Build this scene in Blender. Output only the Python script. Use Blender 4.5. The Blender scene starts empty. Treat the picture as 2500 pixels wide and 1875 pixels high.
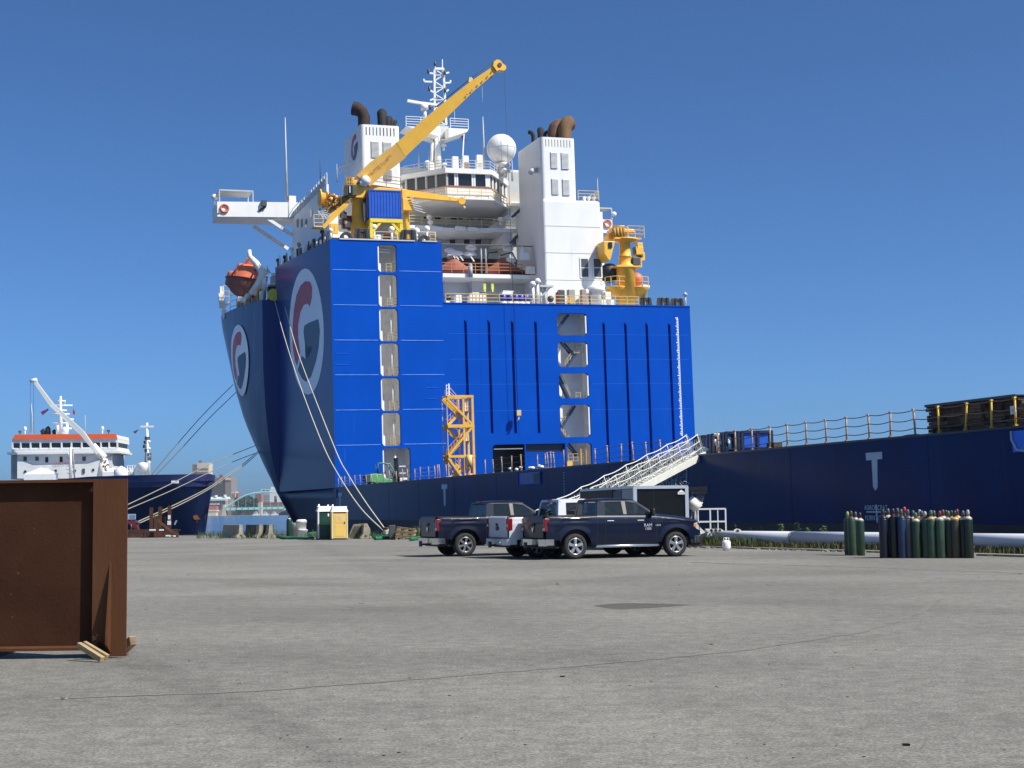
import bpy, bmesh, math, random
from mathutils import Vector, Matrix
random.seed(7)
R = math.radians
sc = bpy.context.scene
COL = sc.collection

# ---------------------------------------------------------------- camera
F, CX, CY = 3600.0, 1250.0, 937.5          # focal length and centre in photo pixels (2500 wide)
EYE = Vector((0, 0, 1.6))
PITCH, ROLL = math.atan(308.5 / F), 0.013
r0, u0, f0 = Vector((1, 0, 0)), Vector((0, -math.sin(PITCH), math.cos(PITCH))), Vector((0, math.cos(PITCH), math.sin(PITCH)))
CR = r0 * math.cos(ROLL) - u0 * math.sin(ROLL)
CU = u0 * math.cos(ROLL) + r0 * math.sin(ROLL)
cam_d = bpy.data.cameras.new('camera')
cam = bpy.data.objects.new('camera', cam_d)
COL.objects.link(cam)
cam_d.sensor_width = 36
cam_d.lens = F / 2500 * 36
cam_d.clip_start = 0.1
cam_d.clip_end = 30000
m = Matrix((CR, CU, -f0)).transposed().to_4x4()
m.translation = EYE
cam.matrix_world = m
sc.camera = cam

# ---------------------------------------------------------------- light
SUN_AZ, SUN_EL = R(62), R(50)              # azimuth to the right of straight behind the camera
sdir = Vector((math.sin(SUN_AZ) * math.cos(SUN_EL), -math.cos(SUN_AZ) * math.cos(SUN_EL), math.sin(SUN_EL)))
sd = bpy.data.lights.new('sun', 'SUN')
sd.energy = 5.0
sd.angle = R(0.53)
sd.color = (1.0, 0.96, 0.89)
so = bpy.data.objects.new('sun', sd)
so.rotation_euler = sdir.to_track_quat('Z', 'Y').to_euler()
COL.objects.link(so)
wd = bpy.data.worlds.new('World')
sc.world = wd
wd.use_nodes = True
nt = wd.node_tree
bg = nt.nodes['Background']
sky = nt.nodes.new('ShaderNodeTexSky')
sky.sky_type = 'NISHITA'
sky.sun_disc = False
sky.sun_elevation = SUN_EL
sky.sun_rotation = math.atan2(sdir.x, sdir.y)
sky.altitude = 0
sky.air_density = 0.50
sky.dust_density = 1.4
sky.ozone_density = 10.0
tint = nt.nodes.new('ShaderNodeMix'); tint.data_type = 'RGBA'; tint.blend_type = 'MULTIPLY'; tint.inputs[0].default_value = 1.0
tint.inputs[7].default_value = (0.80, 1.0, 1.04, 1)
nt.links.new(sky.outputs[0], tint.inputs[6]); nt.links.new(tint.outputs[2], bg.inputs[0])
bg.inputs[1].default_value = 0.125
sc.view_settings.view_transform = 'Standard'
sc.view_settings.look = 'None'
sc.view_settings.exposure = 0.25
sc.view_settings.gamma = 1
sc.cycles.max_bounces = 6
sc.cycles.use_denoising = True

# ---------------------------------------------------------------- pixel geometry
def ray(px, py):
    return (f0 + CR * ((px - CX) / F) + CU * ((CY - py) / F))
def W(px, py, Y):
    d = ray(px, py)
    return EYE + d * (Y / d.y)
def G(px, py, z=0.0):
    d = ray(px, py)
    return EYE + d * ((z - EYE.z) / d.z)

# frame of the heavy-lift ship: local x across (0 = near side), y towards the bow, z up from the cargo deck
TH = R(19.07)
LIST = 0.02
vv = Vector((math.cos(TH), math.sin(TH), LIST)).normalized()
uu = Vector((-math.sin(TH), math.cos(TH), 0))
ww = vv.cross(uu)
SO = W(819, 1191, 180)
SM = Matrix((vv, uu, ww)).transposed().to_4x4()
SM.translation = SO
SMI = SM.inverted()
Ec = SMI @ EYE
def hit(px, py, ax, val, MI=None, E=None):
    MI = MI or SMI
    E = E or Ec
    d = MI.to_3x3() @ ray(px, py)
    return E + d * ((val - E[ax]) / d[ax])
def A(px, py, y):
    p = hit(px, py, 1, y); return p.x, p.z
def SB(px, py, x):
    p = hit(px, py, 0, x); return p.y, p.z
def SZ(px, py, z):
    p = hit(px, py, 2, z); return p.x, p.y
def P3(px, py, y):
    return hit(px, py, 1, y)

# ---------------------------------------------------------------- materials
MATS = {}
def mat(name, col, rough=0.5, metal=0.0, var=0.0, scale=1.0, col2=None, bump=0.0, bscale=None, coat=0.0, stretch=None, spec=None, thr=None, streak=None):
    if name in MATS: return MATS[name]
    mt = bpy.data.materials.new(name); mt.use_nodes = True
    n = mt.node_tree; b = n.nodes['Principled BSDF']
    b.inputs['Base Color'].default_value = (*col, 1)
    b.inputs['Roughness'].default_value = rough
    b.inputs['Metallic'].default_value = metal
    if coat: b.inputs['Coat Weight'].default_value = coat; b.inputs['Coat Roughness'].default_value = 0.04
    if spec is not None: b.inputs['Specular IOR Level'].default_value = spec
    if var or col2 or bump:
        tc = n.nodes.new('ShaderNodeTexCoord'); mp = n.nodes.new('ShaderNodeMapping')
        n.links.new(tc.outputs['Object'], mp.inputs[0])
        if stretch: mp.inputs['Scale'].default_value = stretch
    if var or col2:
        nz = n.nodes.new('ShaderNodeTexNoise'); nz.inputs['Scale'].default_value = scale; nz.inputs['Detail'].default_value = 6; nz.inputs['Roughness'].default_value = 0.62
        n.links.new(mp.outputs[0], nz.inputs[0])
        rp = n.nodes.new('ShaderNodeValToRGB')
        lo, hi = thr or (0.3, 0.7)
        rp.color_ramp.elements[0].position = lo; rp.color_ramp.elements[1].position = hi
        c2 = col2 or tuple(min(1, c * (1 + var)) for c in col)
        c1 = col if col2 else tuple(c * (1 - var) for c in col)
        rp.color_ramp.elements[0].color = (*c1, 1); rp.color_ramp.elements[1].color = (*c2, 1)
        n.links.new(nz.outputs[0], rp.inputs[0]); n.links.new(rp.outputs[0], b.inputs['Base Color'])
    if streak:
        sc3, amt, vs_, th_ = streak
        m3 = n.nodes.new('ShaderNodeMapping'); m3.inputs['Scale'].default_value = (1, 1, vs_); n.links.new(tc.outputs['Object'], m3.inputs[0])
        z3 = n.nodes.new('ShaderNodeTexNoise'); z3.inputs['Scale'].default_value = 1.3; z3.inputs['Detail'].default_value = 7; z3.inputs['Roughness'].default_value = .7; n.links.new(m3.outputs[0], z3.inputs[0])
        r3 = n.nodes.new('ShaderNodeMapRange'); r3.inputs[1].default_value = th_; r3.inputs[2].default_value = th_ + .16; r3.inputs[4].default_value = amt; n.links.new(z3.outputs[0], r3.inputs[0])
        x3 = n.nodes.new('ShaderNodeMix'); x3.data_type = 'RGBA'; n.links.new(r3.outputs[0], x3.inputs[0]); n.links.new(rp.outputs[0], x3.inputs[6]); x3.inputs[7].default_value = (*sc3, 1); n.links.new(x3.outputs[2], b.inputs['Base Color'])
    if bump:
        n2 = n.nodes.new('ShaderNodeTexNoise'); n2.inputs['Scale'].default_value = bscale or scale * 4; n2.inputs['Detail'].default_value = 4
        n.links.new(mp.outputs[0], n2.inputs[0])
        bp = n.nodes.new('ShaderNodeBump'); bp.inputs['Strength'].default_value = bump; bp.inputs['Distance'].default_value = 0.05
        n.links.new(n2.outputs[0], bp.inputs['Height']); n.links.new(bp.outputs[0], b.inputs['Normal'])
    MATS[name] = mt
    return mt

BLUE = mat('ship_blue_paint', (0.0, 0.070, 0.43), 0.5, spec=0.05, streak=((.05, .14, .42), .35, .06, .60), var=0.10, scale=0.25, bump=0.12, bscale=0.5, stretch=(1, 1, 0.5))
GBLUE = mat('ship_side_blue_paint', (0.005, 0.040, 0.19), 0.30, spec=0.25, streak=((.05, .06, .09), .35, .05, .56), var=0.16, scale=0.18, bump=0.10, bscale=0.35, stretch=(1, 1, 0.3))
NAVY = mat('hull_navy_paint', (0.003, 0.022, 0.105), 0.30, spec=0.07, streak=((.07, .055, .045), .5, .08, .57), var=0.25, scale=0.25, bump=0.12, bscale=0.22, stretch=(1, 1, 0.35))
DNAVY = mat('dark_navy_paint', (0.003, 0.010, 0.045), 0.4, var=0.2, scale=0.5)
BOOT = mat('boot_topping', (0.030, 0.018, 0.016), 0.6, var=0.3, scale=1.0)
WHITE = mat('white_paint', (0.86, 0.84, 0.79), 0.45, col2=(0.76, 0.74, 0.69), scale=0.45, thr=(0.45, 0.85), stretch=(1, 1, 0.35), streak=((.52, .42, .32), .5, .05, .60))
GWHITE = mat('logo_white', (0.95, 0.95, 0.95), 0.4, var=0.04, scale=0.6)
CREAM2 = mat('stairwell_cream', (0.95, 0.91, 0.82), 0.6, col2=(0.84, 0.78, 0.68), scale=1.2, thr=(0.45, 0.8))
CREAM = mat('interior_cream', (0.90, 0.86, 0.76), 0.6, col2=(0.72, 0.66, 0.56), scale=1.4, thr=(0.45, 0.8))
GREYP = mat('grey_paint', (0.30, 0.31, 0.32), 0.5, var=0.15, scale=1.0)
LEDGE = mat('ledge_painted_highlight', (0.16, 0.36, 0.80), 0.3, col2=(0.02, 0.12, 0.55), scale=1.5, thr=(.45, .8))  # pale blue paints in the sun highlight along the ledges
GWALL = mat('deckhouse_shaded_white', (.48, .49, .48), .5, col2=(.40, .40, .38), scale=.6, thr=(.45, .85))  # white paint greyed, the bridge overhang's shade put into the colour
LGREY = mat('light_grey_paint', (0.52, 0.53, 0.53), 0.5, var=0.08, scale=1.0)
DGREY = mat('dark_grey_paint', (0.07, 0.075, 0.08), 0.5, var=0.2, scale=1.5)
BLACK = mat('black_paint', (0.012, 0.012, 0.014), 0.45, var=0.2, scale=2)
SOOT = mat('sooty_steel', (0.014, 0.012, 0.011), 0.8, var=0.4, scale=1.2)
RUSTP = mat('rusty_exhaust_steel', (0.20, 0.095, 0.045), 0.8, col2=(0.07, 0.035, 0.022), scale=0.9)
YEL = mat('yellow_paint', (0.92, 0.50, 0.05), 0.45, col2=(0.76, 0.38, 0.035), scale=0.7, thr=(0.45, 0.85))
PYEL = mat('pale_yellow_paint', (0.78, 0.60, 0.25), 0.55, col2=(0.62, 0.42, 0.18), scale=1.5)
ORNG = mat('lifeboat_orange', (0.85, 0.24, 0.10), 0.5, col2=(0.66, 0.15, 0.07), scale=0.9)
BROWNO = mat('faded_orange_cover', (0.38, 0.13, 0.075), 0.75, col2=(0.26, 0.08, 0.05), scale=1.0, bump=0.4, bscale=1.5)
MARO = mat('maroon_paint', (0.16, 0.02, 0.025), 0.5, var=0.2, scale=1)
REDL = mat('logo_red', (0.55, 0.03, 0.045), 0.4, var=0.1, scale=0.5)
LNAVY = mat('logo_navy', (0.03, 0.05, 0.11), 0.4, var=0.1, scale=0.5)
GLASS = mat('dark_glass', (0.012, 0.016, 0.018), 0.06, spec=0.7)
CONTB = mat('container_blue', (0.006, 0.085, 0.46), 0.45, var=0.15, scale=1.2)
ROPE = mat('pale_rope', (0.62, 0.56, 0.42), 0.85, var=0.2, scale=8)
DROPE = mat('dark_rope', (0.10, 0.09, 0.075), 0.9, var=0.2, scale=8)
WIRE = mat('steel_wire', (0.03, 0.03, 0.035), 0.6)
STAN = mat('stanchion_paint', (0.62, 0.50, 0.33), 0.6, col2=(0.35, 0.18, 0.12), scale=5)
RUST = mat('rusty_beam_steel', (0.105, 0.042, 0.02), 0.8, col2=(0.055, 0.022, 0.012), scale=2.2, bump=0.3, bscale=12)
CONC = mat('weathered_concrete', (0.40, 0.36, 0.27), 0.9, col2=(0.24, 0.21, 0.15), scale=2.5, bump=0.4, bscale=10)
WOOD = mat('pallet_wood', (0.46, 0.33, 0.18), 0.85, col2=(0.30, 0.20, 0.10), scale=6, stretch=(1, 6, 6))
DKWOOD = mat('dark_timber', (0.12, 0.075, 0.050), 0.9, col2=(0.045, 0.030, 0.022), scale=3.5, bump=0.4, bscale=9)
TAN = mat('weathered_timber_ends', (0.22, 0.15, 0.095), 0.9, col2=(0.12, 0.08, 0.05), scale=5, bump=0.4, bscale=9)
STEEL = mat('galvanised_steel', (0.55, 0.56, 0.57), 0.38, metal=0.6, var=0.1, scale=5)
CHROME = mat('chrome', (0.75, 0.75, 0.76), 0.12, metal=1.0)
ALLOY = mat('alloy_wheel', (0.62, 0.62, 0.63), 0.28, metal=0.85)
RUBBER = mat('tyre_rubber', (0.022, 0.021, 0.020), 0.85, var=0.2, scale=9)
HOSE = mat('green_hose', (0.012, 0.17, 0.075), 0.6, var=0.2, scale=5)

# ---------------------------------------------------------------- mesh helpers
class MB:
    def __init__(s): s.v = []; s.f = []; s.sm = []
    def add(s, vs, fs, smooth=False):
        o = len(s.v); s.v += [tuple(v) for v in vs]
        s.f += [tuple(i + o for i in f) for f in fs]; s.sm += [smooth] * len(fs)
        return s
    def box(s, x0, x1, y0, y1, z0, z1, M=None):
        vs = [Vector((x, y, z)) for z in (z0, z1) for y in (y0, y1) for x in (x0, x1)]
        if M: vs = [M @ v for v in vs]
        return s.add(vs, [(0, 2, 3, 1), (4, 5, 7, 6), (0, 1, 5, 4), (2, 6, 7, 3), (0, 4, 6, 2), (1, 3, 7, 5)])
    def prism(s, poly, d, n=None, smooth=False):
        """poly: 3D points in a plane, d: extrusion vector"""
        a = [Vector(p) for p in poly]; b = [p + Vector(d) for p in a]; k = len(a)
        fs = [tuple(range(k))[::-1], tuple(range(k, 2 * k))]
        s.add(a + b, fs, False)
        s.add(a + b, [(i, (i + 1) % k, k + (i + 1) % k, k + i) for i in range(k)], smooth)
        return s
    def bar(s, p, q, w, h=None, up=Vector((0, 0, 1))):
        p, q = Vector(p), Vector(q); h = h or w
        d = (q - p)
        if d.length < 1e-6: return s
        d.normalize(); up = Vector(up)
        if abs(d.dot(up)) > 0.98: up = Vector((0, 1, 0)) if abs(d.y) < .9 else Vector((1, 0, 0))
        a = d.cross(up).normalized() * w / 2; b = a.cross(d).normalized() * h / 2
        vs = [p - a - b, p + a - b, p + a + b, p - a + b, q - a - b, q + a - b, q + a + b, q - a + b]
        return s.add(vs, [(0, 1, 2, 3)[::-1], (4, 5, 6, 7), (0, 1, 5, 4), (1, 2, 6, 5), (2, 3, 7, 6), (3, 0, 4, 7)])
    def tube(s, pts, r, n=8, cap=True):
        pts = [Vector(p) for p in pts]; k = len(pts)
        rs = r if isinstance(r, (list, tuple)) else [r] * k
        ring = []; prev = None
        for i, p in enumerate(pts):
            d = (pts[min(i + 1, k - 1)] - pts[max(i - 1, 0)])
            if d.length < 1e-9: d = Vector((0, 0, 1))
            d.normalize()
            if prev is None:
                up = Vector((0, 0, 1)) if abs(d.z) < .9 else Vector((1, 0, 0))
                a = d.cross(up).normalized()
            else:
                a = (prev - d * prev.dot(d)); a = a.normalized() if a.length > 1e-6 else d.orthogonal().normalized()
            prev = a; b = d.cross(a)
            ring += [p + (a * math.cos(t) + b * math.sin(t)) * rs[i] for t in [2 * math.pi * j / n for j in range(n)]]
        fs = [(i * n + j, i * n + (j + 1) % n, (i + 1) * n + (j + 1) % n, (i + 1) * n + j) for i in range(k - 1) for j in range(n)]
        s.add(ring, fs, True)
        if cap: s.add(ring[:n], [tuple(range(n))[::-1]]); s.add(ring[-n:], [tuple(range(n))])
        return s
    def lathe(s, prof, M=None, n=20, smooth=True, cap=True):
        """prof: (radius, height) pairs round local z"""
        vs = [Vector((r * math.cos(2 * math.pi * j / n), r * math.sin(2 * math.pi * j / n), z)) for r, z in prof for j in range(n)]
        if M: vs = [M @ v for v in vs]
        k = len(prof)
        fs = [(i * n + j, i * n + (j + 1) % n, (i + 1) * n + (j + 1) % n, (i + 1) * n + j) for i in range(k - 1) for j in range(n)]
        s.add(vs, fs, smooth)
        if cap and prof[0][0] > 1e-4: s.add(vs[:n], [tuple(range(n))[::-1]])
        if cap and prof[-1][0] > 1e-4: s.add(vs[-n:], [tuple(range(n))])
        return s
    def sphere(s, c, r, n=16, m_=10, sc_=(1, 1, 1)):
        c = Vector(c)
        M = Matrix.Translation(c) @ Matrix.Diagonal((*sc_, 1))
        return s.lathe([(max(1e-5, r * math.sin(math.pi * i / m_)), -r * math.cos(math.pi * i / m_)) for i in range(m_ + 1)], M, n)
    def build(s, name, material, parent=None, bevel=0.0, loc=None):
        me = bpy.data.meshes.new(name)
        me.from_pydata(s.v, [], s.f)
        me.polygons.foreach_set('use_smooth', s.sm)
        me.update()
        b = bmesh.new(); b.from_mesh(me)
        bmesh.ops.remove_doubles(b, verts=b.verts, dist=1e-5)
        bmesh.ops.recalc_face_normals(b, faces=b.faces)
        b.to_mesh(me); b.free()
        mats_ = material if isinstance(material, (list, tuple)) else [material]
        for mm in mats_: me.materials.append(mm)
        o = bpy.data.objects.new(name, me); COL.objects.link(o)
        if parent: o.parent = parent
        if loc: o.location = loc
        if bevel:
            bv = o.modifiers.new('bevel', 'BEVEL'); bv.width = bevel; bv.segments = 2; bv.limit_method = 'ANGLE'
        return o

def tag(o, label=None, cat=None, group=None, kind=None):
    if label: o['label'] = label
    if cat: o['category'] = cat
    if group: o['group'] = group
    if kind: o['kind'] = kind
    return o
def empty(name, loc=(0, 0, 0), rz=0.0, M=None):
    o = bpy.data.objects.new(name, None); COL.objects.link(o)
    o.empty_display_size = 0.2
    if M is not None: o.matrix_world = M
    else: o.location = loc; o.rotation_euler = (0, 0, rz)
    return o
def copy_tree(o, parent=None):
    c = o.copy(); COL.objects.link(c)
    if parent: c.parent = parent; c.matrix_parent_inverse = o.matrix_parent_inverse
    for ch in o.children: copy_tree(ch, c)
    return c
def text(s_, name, size, material, parent, Mx, ext=0.004, align='CENTER'):
    cu = bpy.data.curves.new(name, 'FONT'); cu.body = s_; cu.size = size; cu.extrude = ext; cu.align_x = align; cu.align_y = 'CENTER'
    t_ = bpy.data.objects.new(name, cu); COL.objects.link(t_)
    me = bpy.data.meshes.new_from_object(t_.evaluated_get(bpy.context.evaluated_depsgraph_get()))
    bpy.data.objects.remove(t_); me.materials.clear(); me.materials.append(material)
    o = bpy.data.objects.new(name, me); COL.objects.link(o); o.parent = parent; o.matrix_local = Mx
    return o
def stripe(mb, pts, w, z=0.0):
    """flat ribbon on the ground"""
    k = len(pts); vs = []
    for i, p in enumerate(pts):
        p = Vector(p); d = (Vector(pts[min(i + 1, k - 1)]) - Vector(pts[max(i - 1, 0)])); d.z = 0; d.normalize()
        nn = Vector((-d.y, d.x, 0)); ww_ = w[i] if isinstance(w, list) else w
        vs += [p + nn * ww_ / 2, p - nn * ww_ / 2]
    vs = [(v.x, v.y, z) for v in vs]
    mb.add(vs, [(2 * i, 2 * i + 1, 2 * i + 3, 2 * i + 2) for i in range(k - 1)])
# ================================================================ GROUND, WATER
def edge_pt(px):
    h = 0.0417 * (px + 550); Y = 1.6 * F / h
    return Vector(((px - 1250) / F * Y, Y, 0))
E1, E2 = edge_pt(690), edge_pt(4200)
EL = Vector((-260, E1.y, 0))
dq = (E1 - E2).normalized()                     # direction along the quay, away from the camera
nq = Vector((dq.y, -dq.x, 0)) * (1 if dq.y > 0 else -1)   # towards the ship
if nq.x < 0: nq = -nq

def asphalt():
    mt = bpy.data.materials.new('asphalt'); mt.use_nodes = True
    n = mt.node_tree; L = n.links.new; b = n.nodes['Principled BSDF']
    tc = n.nodes.new('ShaderNodeTexCoord')
    def noise(scale, det=4, st=None, rough=0.55):
        mp = n.nodes.new('ShaderNodeMapping'); L(tc.outputs['Object'], mp.inputs[0])
        if st: mp.inputs['Scale'].default_value = st
        z = n.nodes.new('ShaderNodeTexNoise'); z.inputs['Scale'].default_value = scale; z.inputs['Detail'].default_value = det; z.inputs['Roughness'].default_value = rough
        L(mp.outputs[0], z.inputs[0]); return z.outputs[0]
    def ramp(src, stops):
        rp = n.nodes.new('ShaderNodeValToRGB'); L(src, rp.inputs[0])
        e = rp.color_ramp.elements
        e[0].position, e[0].color = stops[0][0], (*stops[0][1], 1)
        e[1].position, e[1].color = stops[-1][0], (*stops[-1][1], 1)
        for p, c in stops[1:-1]:
            q = e.new(p); q.color = (*c, 1)
        return rp.outputs[0]
    def mix(a, b_, fac, mode='MULTIPLY'):
        mx = n.nodes.new('ShaderNodeMix'); mx.data_type = 'RGBA'; mx.blend_type = mode
        L(a, mx.inputs[6]); L(b_, mx.inputs[7])
        if isinstance(fac, float): mx.inputs[0].default_value = fac
        else: L(fac, mx.inputs[0])
        return mx.outputs[2]
    base = ramp(noise(0.13, 6, rough=0.6), [(0.30, (0.170, 0.160, 0.138)), (0.5, (0.206, 0.195, 0.168)), (0.72, (0.245, 0.231, 0.195))])
    st1 = ramp(noise(0.35, 7, (0.45, 1.0, 1), 0.65), [(0.34, (0.85,) * 3), (0.5, (1.0,) * 3), (0.70, (1.09,) * 3)])
    st2 = ramp(noise(4.5, 9, (1.0, 1.0, 1), 0.82), [(0.34, (0.66,) * 3), (0.66, (1.30,) * 3)])
    gr = ramp(noise(34, 3, None, 0.8), [(0.34, (0.40,) * 3), (0.5, (1.0,) * 3), (0.66, (1.7,) * 3)])
    gr2 = ramp(noise(110, 2, None, 0.8), [(0.3, (0.6,) * 3), (0.7, (1.4,) * 3)])
    dark = ramp(noise(0.9, 3, (0.35, 1.3, 1), 0.5), [(0.66, (1.0,) * 3), (0.74, (0.72,) * 3)])
    c = mix(base, st1, 1.0); c = mix(c, st2, 1.0); c = mix(c, gr, 0.75); c = mix(c, gr2, 0.6); c = mix(c, dark, 0.5)
    # wide worn patches with their own edges
    vor = n.nodes.new('ShaderNodeTexVoronoi'); vor.inputs['Scale'].default_value = 0.11
    mp = n.nodes.new('ShaderNodeMapping'); mp.inputs['Rotation'].default_value = (0, 0, 0.5)
    L(tc.outputs['Object'], mp.inputs[0]); L(mp.outputs[0], vor.inputs[0])
    vr = ramp(vor.outputs['Color'], [(0.2, (0.93,) * 3), (0.8, (1.05,) * 3)])
    c = mix(c, vr, 0.9)
    # broad worn tracks where lorries drive: soft bands across the yard
    def band(p, q, half, dk, nz_):
        nonlocal c
        d_ = (q - p).normalized(); nn = Vector((-d_.y, d_.x, 0))
        dt = n.nodes.new('ShaderNodeVectorMath'); dt.operation = 'DOT_PRODUCT'; L(tc.outputs['Object'], dt.inputs[0]); dt.inputs[1].default_value = nn
        a1 = n.nodes.new('ShaderNodeMath'); a1.operation = 'SUBTRACT'; L(dt.outputs['Value'], a1.inputs[0]); a1.inputs[1].default_value = nn.dot(p)
        a2 = n.nodes.new('ShaderNodeMath'); a2.operation = 'MULTIPLY_ADD'; L(noise(1.2, 4), a2.inputs[0]); a2.inputs[1].default_value = nz_; L(a1.outputs[0], a2.inputs[2])
        a3 = n.nodes.new('ShaderNodeMath'); a3.operation = 'ABSOLUTE'; L(a2.outputs[0], a3.inputs[0])
        c = mix(c, ramp(a3.outputs[0], [(half * .5, (dk,) * 3), (half, (1.0,) * 3)]), 1.0)
    band(G(340, 1600), G(900, 1850), .34, .86, .35)
    band(G(1150, 1470), G(1900, 1760), .6, .93, .6)
    band(G(700, 1420), G(2300, 1480), .9, .92, .8)
    L(c, b.inputs['Base Color'])
    b.inputs['Roughness'].default_value = 0.93; b.inputs['Specular IOR Level'].default_value = 0.25
    bp = n.nodes.new('ShaderNodeBump'); bp.inputs['Strength'].default_value = 0.35; bp.inputs['Distance'].default_value = 0.02
    L(noise(60, 4, None, 0.7), bp.inputs['Height']); L(bp.outputs[0], b.inputs['Normal'])
    return mt
ASPH = asphalt()
g = MB()
pts = [EL, E1, E2, Vector((E2.x, -60, 0)), Vector((-260, -60, 0))]
g.add([tuple(p) for p in pts], [(0, 1, 2, 3, 4)])
ground = g.build('ground', ASPH); tag(ground, kind='structure')
QW = mat('quay_concrete', (0.22, 0.20, 0.17), 0.9, col2=(0.12, 0.11, 0.10), scale=1.2, bump=0.4, bscale=6)
qw = MB()
for a, b_ in ((EL, E1), (E1, E2)):
    qw.add([a + Vector((0, 0, -0.002)), b_ + Vector((0, 0, -0.002)), b_ + Vector((0, 0, -4)), a + Vector((0, 0, -4))], [(0, 1, 2, 3)])
# a slightly raised coping
tag(qw.build('quay_face', QW), kind='structure')
cp = MB()
for a, b_, nn in ((EL, E1, Vector((0, -1, 0))), (E1, E2, -nq)):
    a2, b2 = a + nn * 0.7, b_ + nn * 0.7
    cp.add([a, b_, b2, a2, a + Vector((0, 0, .06)), b_ + Vector((0, 0, .06)), b2 + Vector((0, 0, .06)), a2 + Vector((0, 0, .06))], [(4, 5, 6, 7), (3, 2, 6, 7), (0, 1, 5, 4)])
tag(cp.build('quay_coping', mat('coping_concrete', (0.27, 0.25, 0.20), 0.9, col2=(0.15, 0.14, 0.115), scale=1.5)), kind='structure')

def water_mat():
    mt = bpy.data.materials.new('water'); mt.use_nodes = True
    n = mt.node_tree; L = n.links.new; b = n.nodes['Principled BSDF']
    b.inputs['Base Color'].default_value = (0.012, 0.045, 0.10, 1); b.inputs['Roughness'].default_value = 0.12; b.inputs['IOR'].default_value = 1.33; b.inputs['Specular IOR Level'].default_value = .28
    tc = n.nodes.new('ShaderNodeTexCoord'); hh = []
    for s_, st in ((0.35, (0.5, 1, 1)), (0.03, (0.3, 1, 1))):
        mp = n.nodes.new('ShaderNodeMapping'); mp.inputs['Scale'].default_value = st; L(tc.outputs['Object'], mp.inputs[0])
        z = n.nodes.new('ShaderNodeTexNoise'); z.inputs['Scale'].default_value = s_; z.inputs['Detail'].default_value = 5; L(mp.outputs[0], z.inputs[0]); hh.append(z.outputs[0])
    ad = n.nodes.new('ShaderNodeMath'); ad.operation = 'ADD'; L(hh[0], ad.inputs[0]); L(hh[1], ad.inputs[1])
    bp = n.nodes.new('ShaderNodeBump'); bp.inputs['Strength'].default_value = 0.9; bp.inputs['Distance'].default_value = 1.2
    L(ad.outputs[0], bp.inputs['Height']); L(bp.outputs[0], b.inputs['Normal'])
    rp = n.nodes.new('ShaderNodeValToRGB'); rp.color_ramp.elements[0].color = (0.012, 0.045, 0.105, 1); rp.color_ramp.elements[1].color = (0.03, 0.085, 0.17, 1)
    rp.color_ramp.elements[0].position = .4; rp.color_ramp.elements[1].position = .62
    L(hh[1], rp.inputs[0]); L(rp.outputs[0], b.inputs['Base Color'])
    return mt
wt = MB(); wt.add([(-5500, 20, -1.5), (5500, 20, -1.5), (5500, 5300, -1.5), (-5500, 5300, -1.5)], [(0, 1, 2, 3)])
tag(wt.build('water', water_mat()), kind='structure')

# tar seams and the tyre marks are thin sheets on the asphalt
TAR = mat('tar_seam', (0.165, 0.156, 0.136), 0.95, col2=(0.205, 0.194, 0.168), scale=4.0, thr=(0.35, 0.55), spec=.1)
def seam(name, pxs, w, z, label=None, m_=None):
    pts = [G(*p) for p in pxs]; fine = []
    for i in range(len(pts) - 1):
        k = 14
        for j in range(k):
            q = pts[i].lerp(pts[i + 1], j / k); q += Vector((random.uniform(-1, 1), random.uniform(-1, 1), 0)) * min(w * 0.35, .04); fine.append(q)
    fine.append(pts[-1])
    mb = MB(); stripe(mb, fine, [w * (random.uniform(.5, 1.2) if w < .3 else random.uniform(.9, 1.05)) for _ in fine], z)
    return tag(mb.build(name, m_ or TAR), kind='structure')
seam('ground_tar_seam', [(150, 1705), (620, 1688), (1000, 1660), (1400, 1628), (1800, 1590), (2100, 1545), (2240, 1500), (2300, 1462)], 0.09, 0.004)
seam('ground_tyre_mark', [(1440, 1366), (1750, 1375), (2100, 1385), (2500, 1400)], 0.14, 0.004)
seam('ground_tyre_mark', [(1700, 1372), (2000, 1393), (2300, 1412), (2500, 1421)], 0.14, 0.0022)
seam('ground_tyre_mark', [(330, 1338), (700, 1334), (1000, 1332)], 0.5, 0.0012)
seam('ground_tyre_mark', [(760, 1380), (860, 1378), (960, 1375)], 0.2, 0.0022, m_=mat('rust_stain', (0.13, 0.07, 0.045), 0.9, var=.2, scale=3))
# lens-shaped shadow in the middle of the yard, painted as a dark sheet
st_ = MB()
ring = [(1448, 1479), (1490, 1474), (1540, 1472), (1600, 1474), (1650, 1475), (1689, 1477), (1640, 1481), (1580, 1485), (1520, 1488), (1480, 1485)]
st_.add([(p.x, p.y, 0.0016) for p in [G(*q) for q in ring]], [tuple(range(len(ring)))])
tag(st_.build('ground_painted_shadow', mat('shadow_paint', (0.105, 0.098, 0.085), 0.95, spec=.1, var=.2, scale=2)), kind='structure')
# grit scattered over the yard
gm = MB(); random.seed(99)
for k in range(150):
    p = G(random.uniform(330, 2490), 1340 + 530 * random.random() ** 1.3); s_ = random.uniform(.005, .015) * (1 if p.y < 25 else 1.6); a = random.random() * 6
    gm.prism([p + Vector((s_ * random.uniform(.6, 1.3) * math.cos(a + t), s_ * random.uniform(.4, .9) * math.sin(a + t), .001)) for t in (0, 1.3, 2.6, 3.9, 5.2)], (0, 0, s_ * .35))
tag(gm.build('grit', mat('grit_stone', (.05, .045, .04), .9, col2=(.32, .30, .25), scale=.8, thr=(.5, .62))), 'small dark and pale grit scattered over the asphalt', 'grit', kind='stuff')
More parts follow.
